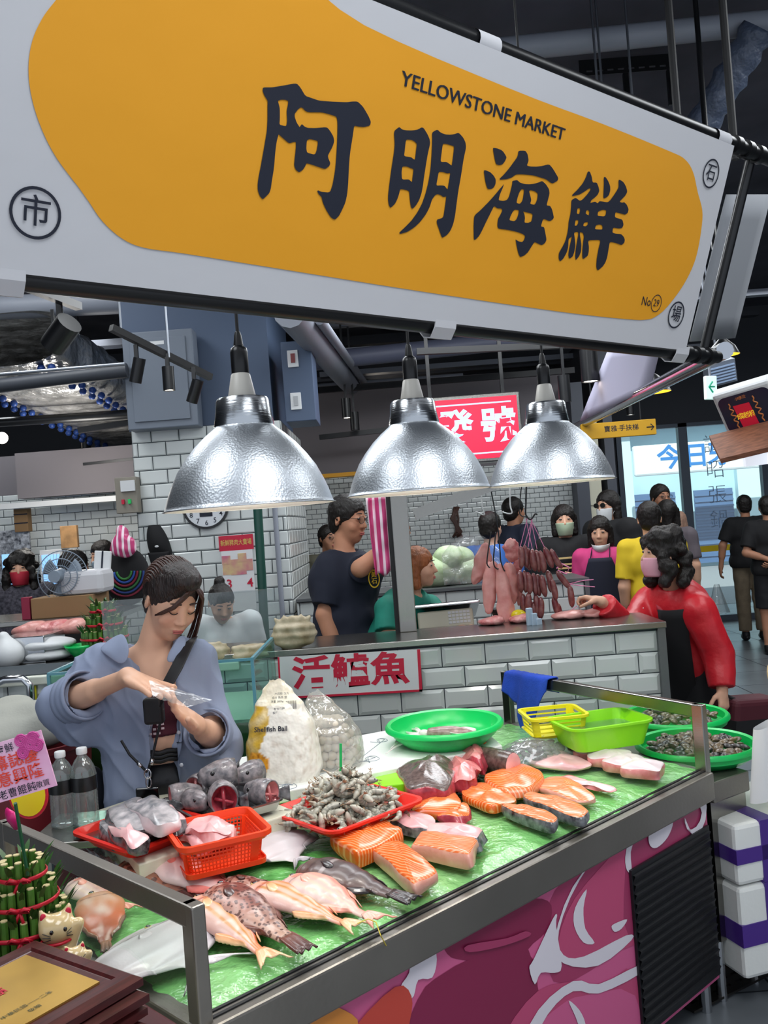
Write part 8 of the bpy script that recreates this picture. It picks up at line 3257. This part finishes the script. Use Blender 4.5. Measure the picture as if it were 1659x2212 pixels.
# fan
fc = W(138,1243, UYY + .05)
t = thing('table_fan', 'grey table fan with a round wire guard on the upper left shelf', 'fan', (fc.x, fc.y, UZ))
m_fan = mat('fan_grey', '7d8a98', .4)
b = MB()
b.beam((fc.x, fc.y + .03, UZ),(fc.x, fc.y + .03, fc.z),.05,.04)
b.lathe([(.09,0),(.09,.02),(.03,.03)],20,(fc.x, fc.y + .03, UZ))
b.build('stand', m_fan, t)
b = MB()
b.tube([(fc.x - .02, fc.y + .0, fc.z),(fc.x - .02, fc.y - .1, fc.z)],[.045,.035],16)
b.build('motor', m_fan, t, smooth=40)
b = MB()
for k in range(40):
 a = 2 * PI * k / 40
 b.tube([(fc.x + .03 * math.cos(a), fc.y - .07, fc.z + .03 * math.sin(a)),(fc.x + .1 * math.cos(a), fc.y - .06, fc.z + .1 * math.sin(a)),(fc.x + .145 * math.cos(a), fc.y - .02, fc.z + .145 * math.sin(a))],.0012,4)
for r in (.06,.1,.145):
 b.tube([(fc.x + r * math.cos(a), fc.y - (.02 if r > .12 else .06), fc.z + r * math.sin(a)) for a in np.linspace(0,2 * PI, 41)],.003,5)
b.build('wire_guard', m_fan, t)
for k in range(3):
 b = MB()
 a0 = k * 2.094
 b.grid(lambda i, j: (fc.x + (.02 + .1 * j) * math.cos(a0 + i * .9), fc.y - .03 + .02 * i, fc.z + (.02 + .1 * j) * math.sin(a0 + i * .9)),8,4)
 b.build('blade', m_fan, t, smooth=True, solid=.002)
# tiered lucky bamboo
m_bam = mat('bamboo_stalk', '4d7a2c', .4, noise_=(30, .35))
m_leaf = mat('bamboo_leaf', '2f5a22', .45, noise_=(20, .3))
m_cutb = mat('bamboo_cut_end', 'c9b98a', .6)
m_rib2 = mat('red_ribbon', 'c21830', .4)
def bamboo(label, base, s, seed):
 rn = random.Random(seed)
 t = thing('lucky_bamboo', label, 'plant', base)
 z = 0
 for tier, (R, hgt, n) in enumerate(((.115,.13,26),(.085,.12,20),(.055,.12,14))):
  R, hgt = R * s, hgt * s
  for k in range(n):
   a = 2 * PI * k / n
   q = Vector(base) + Vector((R * math.cos(a), R * math.sin(a),0))
   h1 = z + hgt * rn.uniform(.92,1.05)
   b = MB()
   b.tube([q, q + Vector((0,0, h1 * .55)), q + Vector((0,0, h1 * .56)), q + Vector((0,0, h1))],[.0115 * s, .0108 * s, .0122 * s, .011 * s],7)
   o = b.build('stalk', m_bam, t, smooth=40)
   b = MB()
   b.tube([q + Vector((0,0, h1)), q + Vector((0,0, h1 + .002))],.0105 * s, 7)
   b.build('cut_end', m_cutb, o)
   if k % 2 == 0:
    for m_ in range(3):
     b = MB()
     a2 = a + rn.uniform(-.7,.7)
     d_ = Vector((math.cos(a2), math.sin(a2),0))
     L_ = s * rn.uniform(.05,.085)
     p0 = q + Vector((0,0, h1 * rn.uniform(.8,.95)))
     sd = Vector((-d_.y, d_.x, 0))
     b.grid(lambda i, j: p0 + d_ * (L_ * j * .6) + Vector((0,0, L_ * (1.0 * j - .25 * j * j))) + sd * ((i - .5) * .016 * s * math.sin(PI * (.12 + .86 * j))),2,5)
     b.build('leaf', m_leaf, o, smooth=True)
  b = MB()
  zz = (z + hgt * .62)
  b.tube([Vector(base) + Vector(((R + .015 * s) * math.cos(a),(R + .015 * s) * math.sin(a), zz)) for a in np.linspace(0,2 * PI, 40)],.007 * s, 6, flat=.4, up=(0,0,1))
  for sg in (-1,1):
   p0 = Vector(base) + Vector((.35 * R, -(R + .02 * s), zz))
   b.tube([p0, p0 + Vector((sg * .02 * s, -.008,.014 * s)), p0 + Vector((sg * .035 * s, -.004,.004 * s)), p0],.006 * s, 6)
   b.tube([p0, p0 + Vector((sg * .012 * s, -.004,-.03 * s))],.005 * s, 5)
  b.build('ribbon', m_rib2, t, smooth=True)
  z += hgt * .62
bb = W(228,1400,4.7)
bamboo('small tiered lucky bamboo with red ribbons standing behind the young woman', (bb.x, bb.y, LZ + .02), .95, 3)
FYY = 1.72
fb = W(60,2050, FYY)
bamboo('big tiered lucky bamboo with red ribbon bows at the front left of the counter', fb, .64, 5)
b = MB()
tz = fb.z - .02
p = W(-150,2100, FYY)
q = W(150,2040, FYY)
lo_ = Vector((KU.y, -KU.x, 0)) * 0 + (KC - KA).normalized()
ln_ = Vector((-lo_.y, lo_.x, 0)) * (1 if Vector((-lo_.y, lo_.x, 0)).dot(KB - KA) < 0 else -1)
lq = [KA + ln_ * .13 - lo_ * .25, KA + ln_ * .13 + lo_ * .62, KA + ln_ * .75 + lo_ * .62, KA + ln_ * .75 - lo_ * .25]
b.add([at(p, tz - .03) for p in lq] + [at(p, tz) for p in lq],[(3,2,1,0),(4,5,6,7),(0,1,5,4),(1,2,6,5),(2,3,7,6),(3,0,4,7)])
o = tag(b.build('side_ledge', mat('dark_red_wood', '4a1a20', .4), bevel=.005), 'dark red ledge at the lower left carrying the bamboo and plaques', 'ledge')
b = MB()
lq = [p * .97 + (lq[0] + lq[1] + lq[2] + lq[3]) * .0075 for p in lq]
b.add([at(p, 0) for p in lq] + [at(p, tz - .03) for p in lq],[(3,2,1,0),(4,5,6,7),(0,1,5,4),(1,2,6,5),(2,3,7,6),(3,0,4,7)])
b.build('cupboard', m_cream, o)
# greeting card on a stick
CQ = [W(-75,1628,1.62), W(103,1583,1.62), W(123,1697,1.62), W(-60,1752,1.62)]
R_ = (CQ[1] - CQ[0])
F = Fr(CQ[3], CQ[2] - CQ[3], CQ[0] - CQ[3])
cw_, ch_ = (CQ[2] - CQ[3]).length, (CQ[0] - CQ[3]).length * 1.0
t = thing('greeting_card', 'pink congratulation card on a green stick standing in the front bamboo', 'card', W(40, 1735, 1.62))
b = MB()
b.boxf(F, 0, cw_, 0, ch_, -.003,0)
b.build('card', mat('pink_card', 'e39ac4', .5, noise_=(14, .35), col2='f0c4de'), t)
rn = random.Random(1)
for k in range(5):
 b = MB()
 u, v, r = cw_ * (.72 + .26 * rn.random()), ch_ * (.7 + .26 * rn.random()),.012
 pts = [F.p(u + r * (1 - i / 40) * math.cos(i * .6), v + r * (1 - i / 40) * math.sin(i * .6),.001) for i in range(36)]
 b.tube(pts, .0022,5)
 b.build('rose_print', mat('rose_print', 'c84a94', .6), t)
b = MB()
b.text(F, cw_ * .44, ch_ * .86, .018, '阿明海鮮', .003, .002)
b.text(F, cw_ * .56, ch_ * .1, .018, '老曹餛飩', .003, .002)
b.text(F, cw_ * .86, ch_ * .1, .013, '敬賀', .002, .002)
b.build('dark_lettering', m_ink, t)
b = MB()
b.text(F, cw_ * .55, ch_ * .62, .029, '開幕誌慶', .009, .002)
b.text(F, cw_ * .55, ch_ * .34, .029, '生意興隆', .009, .002)
b.build('red_lettering', mat('vermilion', 'e0402c', .6), t)
b = MB()
b.tube([W(33,1735,1.625), W(60,1890,1.68)],.0035,6)
b.build('stick', mat('green_stick2', '1d5a3a', .4), t)
# yellow disc with a pink ribbon
dc = W(62,1715,2.0)
F = Fr(dc, (.9,-.3,.2),(-.1,.1,1))
t = thing('yellow_disc', 'round yellow card with a red rim and pink ribbon behind the greeting card', 'card', dc)
b = MB()
b.sheet(F, [[(.055 * math.cos(a),.055 * math.sin(a)) for a in np.linspace(0,2 * PI, 30)[:-1]]],0,.003)
b.build('rim', m_rib2, t)
b = MB()
b.sheet(F, [[(.049 * math.cos(a),.049 * math.sin(a)) for a in np.linspace(0,2 * PI, 30)[:-1]]],.003,.001)
b.build('face', mat('bright_yellow', 'ecd418', .5), t)
b = MB()
b.tube([W(15,1755,1.95), W(25,1765,1.93), W(38,1790,1.94)],[.012,.018,.01],8, flat=.4)
b.build('ribbon', mat('hot_pink_ribbon', 'd82a78', .3), t, smooth=True)
# water bottles on a steel ledge
m_pet = clear_mat('bottle_plastic', (240, 246, 244), .22, rough=.06, haze=.14, hazecol=(215, 226, 224))
wz_ = W(168,1782,2.5)
b = MB()
b.box((W(95,1780,2.5).x, 2.36, wz_.z - .02),(W(255,1780,2.5).x, 2.62, wz_.z))
o = tag(b.build('bottle_ledge', m_steel, bevel=.003), 'narrow steel ledge under the two water bottles', 'ledge')
b = MB()
for px in (110,240):
 b.box((W(px, 1780,2.5).x - .01,2.46,0),(W(px, 1780,2.5).x + .01,2.48, wz_.z - .02))
b.build('support', m_steel, o)
for i, (px, py0, py1, lb) in enumerate(((140,1622,1780, 'left'),(187,1614,1776, 'right'))):
 c = W(px, py1,2.5)
 c.z = wz_.z
 H_ = W(px, py0,2.5).z - wz_.z
 r = .036
 t = thing('water_bottle', lb + ' one of the two big clear water bottles with a black label', 'bottle', c, 0, 'big water bottles')
 pr = [(.6,0),(1,.02)] + [(1 - .05 * (k % 2),.05 + .022 * k) for k in range(18)] + [(1,.46),(1,.64),(.97,.68),(.85,.76),(.6,.84),(.36,.89),(.34,.93)]
 b = MB()
 b.lathe([(r * a, H_ * z) for a, z in pr],24, c)
 b.build('bottle', m_pet, t, smooth=True)
 b = MB()
 b.lathe([(r * 1.01, H_ * .46),(r * 1.015, H_ * .47),(r * 1.015, H_ * .63),(r * 1.01, H_ * .64)],24, c)
 b.build('label', mat('black_bottle_label', '101214', .3), t, smooth=True)
 b = MB()
 b.lathe([(r * .4, H_ * .92),(r * .42, H_ * .93),(r * .42, H_ * .99),(r * .38, H_),(0, H_)],20, c)
 b.build('cap', m_white, t, smooth=40)
# plaques and lucky cats at the lower left corner
m_rose = mat('rosewood', '4a1c1c', .3, coat=.3, noise_=(20, .4), stretch=(1, 8, 8))
m_gold = mat('gold_plate', 'c8a050', .32, metal=.7, noise_=(5, .25))
PQ = [W(-190,2330,1.25), W(248,2140,1.42), W(55,2030,1.66), W(-330,2180,1.55)]
for i in range(4):
 z = tz + .012 + .024 * i
 c = Z(-50,2190, tz + .09) + Vector((0,0,0))
 t = thing('award_plaque', ('bottom', 'third', 'second', 'top gold faced')[i] + ' rosewood award plaque in the stack at the lower left corner', 'plaque', (c.x + .004 * ((i * 7) % 3), c.y, z - .011), .95 + .02 * (i % 2))
 M = world_of(t)
 b = MB()
 b.M = M
 w_, h_ = .2,.145
 P = []
 for g, zz in ((0,0),(0,.012),(-.012,.02),(-.03,.02),(-.034,.016)):
  P += [(w_ + g, h_ + g, zz),(-w_ - g, h_ + g, zz),(-w_ - g, -h_ - g, zz),(w_ + g, -h_ - g, zz)]
 b.add(P, [(k * 4 + j, k * 4 + (j + 1) % 4,(k + 1) * 4 + (j + 1) % 4,(k + 1) * 4 + j)[::-1] for k in range(4) for j in range(4)] + [(16,17,18,19),(3,2,1,0)])
 b.build('frame', m_rose, t)
 if i == 3:
  b = MB()
  b.M = M
  b.box((-.15,-.1,.016),(.15,.1,.019))
  b.build('gold_face', m_gold, t)
  F = Fr(M @ Vector((0,0,.0192)), M.to_3x3() @ Vector((1,0,0)), M.to_3x3() @ Vector((0,1,0)))
  b = MB()
  b.text(F, 0, .02, .032, '優良攤商', .01, .0006)
  b.build('red_lettering', m_rink, t)
  b = MB()
  b.text(F, 0, .06, .016, '市場管理處', .0, .0006)
  b.text(F, .05, -.055, .011, '中華民國一一二年', .0, .0006)
  b.text(F, .05, -.075, .011, '敬贈', .0, .0006)
  b.build('dark_lettering', mat('dark_green_ink', '1f3a2a', .5), t)
m_cat = mat('cream_porcelain', 'd9bf8e', .18, coat=.5, noise_=(6, .25))
def lucky_cat(label, q, s, rz):
 t = thing('lucky_cat', label, 'figurine', q, rz)
 M = world_of(t)
 S = SDF(.012 * s)
 S.ell((0,0,.045 * s),(.038 * s, .032 * s, .045 * s))
 S.ell((0,-.006 * s, .105 * s),(.04 * s, .034 * s, .034 * s))
 for sg in (-1,1):
  S.cone((sg * .024 * s, 0,.128 * s),(sg * .032 * s, 0,.15 * s),.014 * s, .005 * s)
 S.cone((.03 * s, -.01 * s, .06 * s),(.048 * s, -.02 * s, .11 * s),.012 * s, .013 * s)
 S.cone((-.02 * s, -.02 * s, .05 * s),(-.016 * s, -.036 * s, .03 * s),.012 * s, .011 * s)
 skin('body', S, .004, m_cat, t, M=M)
 for sg in (-1,1):
  b = MB()
  b.M = M
  b.ell((sg * .028 * s, -.008 * s, .137 * s),(.007 * s, .004 * s, .01 * s))
  b.build('inner_ear', m_rink, t, smooth=True)
  b = MB()
  b.M = M
  b.ell((sg * .015 * s, -.037 * s, .11 * s),(.0045 * s, .003 * s, .0055 * s))
  b.build('eye', m_eye, t, smooth=True)
  for k in (-1,0,1):
   b = MB()
   b.M = M
   b.tube([(sg * .018 * s, -.038 * s, .098 * s + k * .003),(sg * .034 * s, -.026 * s, .098 * s + k * .008)],.0008,4)
   b.build('whisker', m_lash, t)
 b = MB()
 b.M = M
 b.tube([(.034 * s * math.cos(a),-.004 * s + .03 * s * math.sin(a),.078 * s) for a in np.linspace(0,2 * PI, 24)],.004 * s, 6)
 b.build('collar', m_rib2, t, smooth=True)
cq = Z(128,2100, tz)
lucky_cat('cream lucky cat figurine with red ears between the plaques and the bamboo', Vector((cq.x, cq.y, tz)), .8, .5)
cq = Z(166,2128, tz)
lucky_cat('smaller lucky cat figurine in front of the larger one', Vector((cq.x, cq.y, tz)), .5, .5)
# towel heap on a red tub
q = on(35,0,3.1)
zt2 = W(40,1600,3.1).z
b = MB()
b.lathe([(.16,0),(.22, zt2),(.235, zt2),(.235, zt2 - .02),(.215, zt2 - .02)],28,(q.x, 3.1,0))
tag(b.build('red_tub', mat('dark_red_plastic', '6a1a22', .4), smooth=40), 'dark red plastic tub under the grey towels at the left edge', 'tub')
S = SDF(.04)
for k in range(7):
 S.ell((q.x + rn.uniform(-.12,.1),3.08 + rn.uniform(-.08,.1), zt2 + .02 + rn.uniform(0,.08)),(.1,.09,.05))
skin('towel_heap', S, .011, mat('grey_towel', 'a9a9a0', .9, bump=(120, .3, .003)), None, disp=lambda v: .022 * noise.noise(v * 11), label='heap of damp grey towels on the dark red tub', cat='towel')
b = MB()
q = [W(-20,1512,4.0), W(-10,1478,4.0), W(10,1468,4.0), W(50,1466,4.0), W(64,1480,4.0), W(66,1520,4.0)]
b.tube(q, .018,10)
tag(b.build('steel_pipe_bend', m_steelb, smooth=True), 'bent steel pipe against the white tiles at the left edge', 'pipe')
bx('hazard_tag', 'small yellow and black tag beside the bent steel pipe', 'tag', W(70, 1512, 4.09), X3, Z3, (.02, .065, .01), mat('yellow_plastic', 'e3d820', .35), parts=(('stripe', .35, .65, 0, 1, 0, .002, m_ink),))
# far left stall clutter
bx('notice_sheet', 'white notice board with small dark marks at the far left wall', 'notice', W(-20, 1262, 8.4), X3, Z3, (.4, .5, .03), mat('marked_paper', 'c9ccd2', .7, noise_=(30, .8, 4), col2='3c4048'))
bx('display_case', 'white display case with a bluish lit screen at the far left', 'display', W(92, 1295, 7.9), X3, Z3, (.2, .44, .2), m_white, parts=(('screen', .1, .9, .1, .9, 0, .006, mat('lit_blue_screen', '7aaee8', .3, emit='8abcf0', es=.8)),))
bx('tablet_screen', 'bluish screen behind the worker in the red mask', 'screen', W(8,1270,7.9), X3, Z3,(.26,.3,.05), MATS['lit_blue_screen'], parts=(('stand', .4,.6,-4.6,0,-.04,-.01, m_black),))
bx('wooden_rack', 'small light wooden rack on top of the far left display case', 'rack', W(132, 1185, 7.9), X3, Z3, (.15, .2, .05), mat('light_wood', 'b48a5c', .6, noise_=(14, .3)))
bx('hanging_carton', 'brown cartons stacked on the far left wall', 'carton', W(32,1150,8.35), X3, Z3,(.13,.26,.1), MATS['cardboard'], parts=(('flap', 0,1,.3,.34,0,.004, m_ink),('flap', 0,1,.62,.66,0,.004, m_ink)))
bx('meter_box', 'grey control box with buttons at the left edge of the pillar', 'control box', W(252,1110,6.1), X3, Z3,(.15,.25,.1), mat('meter_grey', '8a8478', .5), parts=(('cover', .3,.95,.6,.9,0,.02, m_white),('button', .3,.42,.25,.38,0,.02, m_rink),('button', .6,.72,.25,.38,0,.02, m_green)))
cc = W(275,1245,5.7)
t = thing('striped_bag', 'dark bag with rainbow curved stripes hanging left of the pillar', 'bag', cc)
b = MB()
b.ell(cc, (.15,.06,.19),24,14)
b.build('bag_body', m_blk, t, smooth=True)
for k, c in enumerate(('3a7a3a', '2a4fa0', '7a1a30', '2f6a3a', '2a4080', '7a2438')):
 b = MB()
 r = .055 + .022 * k
 b.tube([cc + Vector((r * math.cos(a) * .85,-.062 * math.sqrt(max(.05,1 - (r * .9 / .2) ** 2)) - .004,.04 + r * math.sin(a))) for a in np.linspace(PI * 1.02, PI * 1.98,20)],.008,5, flat=.4)
 b.build('stripe', mat('stripe_' + c, c, .8), t, smooth=True)
S = SDF(.03)
q = W(266,1180,5.6)
S.ell(q, (.085,.05,.075))
S.cone(q + Vector((0,0,.05)), q + Vector((0,0,.1)),.03,.035)
skin('pink_bag', S, .009, m_stripe, None, disp=lambda v: .01 * noise.noise(v * 22), label='pink striped plastic bag tied and hung above the rainbow striped bag', cat='bag')
# ================================================================ right side
t, F = bx('direction_sign', 'long yellow hanging direction sign with an arrow near the street windows', 'sign', W(1258,950,7.3), X3,(0,0,1),(.62,.13,.05), mat('sign_yellow', 'c8960e', .5))
b = MB()
b.text(F, .33, .07, .055, '寶雅·手扶梯', .005, .002)
b.tube([F.p(.54,.065,.003), F.p(.6,.065,.003)],.004,4)
b.tube([F.p(.575,.09,.003), F.p(.6,.065,.003), F.p(.575,.04,.003)],.004,4)
b.build('lettering', m_ink, t)
b = MB()
for u in (.1,.5):
 b.tube([F.p(u, .13,-.02), Vector((F.p(u, .13,-.02).x, F.p(u, .13,-.02).y, 4.25))],.008,6)
b.build('hanger', m_black, t)
t, F = bx('exit_sign', 'white exit sign with a green arrow hanging at the upper right', 'sign', W(1526,862,6.0),(.98,.2,-.05),(-.07,0,1),(.085,.16,.03), mat('lit_white', 'dff5ee', .4, emit='c8f0e4', es=.5))
b = MB()
m_gx = mat('exit_green', '14b48a', .4)
b.tube([F.p(.065,.085,.002), F.p(.025,.085,.002)],.006,5)
b.tube([F.p(.05,.12,.002), F.p(.022,.085,.002), F.p(.05,.045,.002)],.006,5)
b.build('arrow', m_gx, t)
b = MB()
b.tube([F.p(.04,.16,-.01), Vector((F.p(.04,.16,-.01).x, F.p(.04,.16,-.01).y, 4.25))],.008,6)
b.build('hanger', m_pipe, t)
bx('air_vent', 'bluish louvred air conditioning unit at the upper right', 'vent', W(1535,838,7.5),(.98,0,.18),(-.2,-.3,.9),(.24,.2,.12), m_grey, parts=[('hanger', .45,.5,1,12,-.08,-.06, m_pipe)] + [('louvre', .06,.94,.1 + .13 * k, .16 + .13 * k, 0,.012, mat('vent_slat', '9db4d4', .4)) for k in range(6)])
# dark shop sign with a red centre
A0, A1, A2, A3 = (1575,948),(1700,915),(1660,800),(1534,858)
SO = W(*A0,5.2)
Q1, Q3 = W(*A1,5.0), W(*A3,5.1)
F = Fr(SO, Q1 - SO, Q3 - SO)
fw, fh = (Q1 - SO).length, (Q3 - SO).length
t = thing('shop_name_sign', 'dark blue shop sign in a white frame with a red square of yellow characters', 'sign', SO)
b = MB()
b.boxf(F, 0, fw, 0, fh, -.1,0)
b.build('frame', m_white, t, bevel=.02)
b = MB()
b.sheet(F, [[(fw / 2 + x, fh / 2 + y) for x, y in outline(fw * .44, fh * .4,.04)]],.002)
b.build('dark_face', mat('sign_dark_blue', '1e2a3e', .25), t)
b = MB()
b.sheet(F, [[F.pix(*p) for p in ((1606,922),(1641,914),(1618,868),(1583,877))]],.004)
b.build('red_square', mat('sign_red', 'c01c34', .4, emit='c01c34', es=.2), t)
b = MB()
rx = (Vector(F.pix(1641,914)) - Vector(F.pix(1606,922)))
for k, s_ in enumerate('成老湘'):
 u, v = F.pix(1600 + 11.5 * k, 899 - 3 * k)
 b.text(F, u, v, .042, s_, .015,.006)
b.build('yellow_lettering', mat('sign_gold', 'e8c030', .4, emit='e8c030', es=.3), t)
b = MB()
for k, s_ in enumerate('小吃麵食'):
 u, v = F.pix(1591 + 5.5 * k, 862 - 2 * k)
 b.text(F, u, v, .022, s_, .01,.004)
for (x0, y0, x1, y1) in ((1574,872,1598,924),(1625,854,1652,908)):
 a, c = Vector(F.pix(x0, y0)), Vector(F.pix(x1, y1))
 n_ = Vector((-(c - a).y, (c - a).x)).normalized()
 b.tube([F.p(*(a.lerp(c, i / 24) + n_ * (.012 * math.sin(i * 1.1) * math.sin(PI * i / 24))),.005) for i in range(25)],.004,5)
b.build('orange_ornament', mat('sign_orange', 'd8844a', .5), t)
b = MB()
a0, a1 = W(1545,978,5.0), W(1700,940,4.9)
b.beam(a0 + Vector((0,0,.02)), a1 + Vector((0,0,.02)),.3,.03, up=(0,-.5,.85))
tag(b.build('wooden_awning', mat('brown_plank', '8a5a44', .5, noise_=(6, .4), stretch=(1, 10, 10))), 'brown wooden awning edge below the dark shop sign', 'awning')
b = MB()
F = Fr(W(1612,1008,5.2),(.97,-.2,.04),(-.25,0,1))
b.boxf(F, 0,.4,0,.12,-.08,0)
tag(b.build('menu_lightbox', mat('lit_menu', 'dfe4ee', .4, emit='dfe4ee', es=.6)), 'white lit menu board under the wooden awning at the right edge', 'lightbox')
# lilac panel, grey panel, yellow lamps
for nm, lb, q, Ys in (('lilac_fabric', 'pale lilac fabric panel hanging above the chrome pole', ((1252,912),(1405,838),(1428,742),(1318,745)),(6.8,4.9,4.7,5.6)),
                      ('grey_fabric', 'grey fabric panel of the neighbouring stall at the upper right', ((1490,738),(1587,730),(1665,420),(1570,420)),(3.3,3.9,3.6,3.2))):
 b = MB()
 P = [W(a, c, Y) for (a, c), Y in zip(q, Ys)]
 b.grid(lambda i, j: P[0].lerp(P[1], i).lerp(P[3].lerp(P[2], i), j),6,6)
 tag(b.build(nm, mat(nm, '9a98ac' if nm[0] == 'l' else '8d9096', .8), smooth=True, solid=.006), lb, 'panel')
for px, py, r, lb in ((1563,768,.075, 'black lamp shade with a yellow inside under the banner corner'),(1412,848,.11, 'black lamp shade with a yellow inside beside the chrome pole')):
 c = W(px, py, 4.2 if px > 1500 else 5.6)
 t = thing('shade_lamp', lb, 'lamp', c)
 b = MB()
 b.lathe([(r, 0),(r * .75, r * .55),(r * .3, r),(.015, r * 1.1),(.012,4.25 - c.z)],28, c)
 b.build('shade', m_black, t, smooth=50)
 b = MB()
 b.lathe([(r * .97,.002),(r * .6, r * .4),(.01, r * .6)],28, c)
 b.build('yellow_inside', mat('lit_yellow', 'ffc83a', .5, emit='ffc030', es=1.6), t, smooth=True)
t, F = bx('cream_cabinet', 'tall cream electrical cabinet with indicator lights behind the crowd', 'cabinet', W(1268, 1300, BY - .2), X3, Z3, (W(1318, 1200, BY).x - W(1268, 1200, BY).x, 1.95, .3), m_cream,
          parts=(('upper_door', .08,.92,.52,.97,0,.015, m_cream),('lower_door', .08,.92,.04,.5,0,.015, m_cream),('handle', .14,.2,.68,.78,.015,.03, m_blackm),('indicator', .42,.52,.8,.83,.015,.03, mat('lit_green', '30e8a0', .4, emit='30e8a0', es=2)),('indicator', .42,.52,.88,.91,.015,.03, m_blackm)))
# styrofoam boxes
m_tape = mat('purple_tape', '4a2a86', .3)
for i, (zz, h_, lb) in enumerate(((.1,.3, 'lower'),(.405,.2, 'upper'))):
 q = Z(1612,2120,.1)
 bx('foam_box', lb + ' white foam box bound with purple tape at the right edge', 'box', (q.x + .0, q.y, zz),(.95,.3,0), Z3,(.5, h_, .36), m_foam, 'foam boxes with purple tape', .015,
       (('tape', -.004,1.004,.36,.6,-.364,.004, m_tape),('tape', .2,.32,-.004,1.01,-.364,.004, m_tape)))
# person cut by the right edge
w = W(1700,1180,3.0)
person('person cut off by the right edge in a beige knitted top and white skirt', W(1641, 1435, 3.0).x + .36, 3.0, .3, 1.58, dict(elL=(.25, .05, 1.1), wrL=(.1, -.2, 1.0), elR=(-.28, .03, 1.12), wrR=(-.06, -.2, 1.02)), top=mat('beige_knit', 'cbb48c', .85, noise_=(40, .4), bump=(90, .6, .006)), sleeve='long', loose=.035, bottom=m_wht, legs='skirt', hair='bob', h=.01)
q = W(1668,1640,2.9)
b = MB()
b.grid(lambda i, j: q + Vector(((.05 + .03 * j) * math.cos(2 * PI * i) * (1 + .1 * math.sin(i * 19)),.03 * math.sin(2 * PI * i),.12 - .24 * j + .02 * math.cos(2 * PI * i))),24,10)
tag(b.build('cloth_bag', m_wht, smooth=True), 'white cloth bag hanging at the right edge below the beige sleeve', 'bag')
# drain grating
b = MB()
p0 = Z(1500,2190,.012)
F = Fr(p0,(.86,.5,0),(-.5,.86,0))
hs_ = []
for r_ in range(9):
 for c_2 in range(14):
  u, v = .03 + c_2 * .055 + .027 * (r_ % 2),.03 + r_ * .04
  hs_.append([(u, v),(u + .028, v),(u + .028, v + .012),(u, v + .012)])
b.sheet(F, [[(0,0),(.85,0),(.85,.4),(0,.4)]] + hs_, 0,.008)
tag(b.build('drain_grating', m_steeld), 'perforated steel drain grating on the floor at the lower right corner', 'grating')
# outlined characters on the street window
t = thing('window_lettering', 'tall outlined characters stuck on the street window glass', 'lettering', W(1537, 1000, 11.9))
for i, s_ in enumerate('誠昭張鍋'):
 b = MB()
 q = W(1540 + 5 * i, 962 + 54 * i, 11.99)
 F = Fr(q, X3, Z3)
 b.text(F, 0,0,.27, s_, -.014,0)
 b.build('outlined_character', mat('pale_decal', '7f93ad', .5), t)
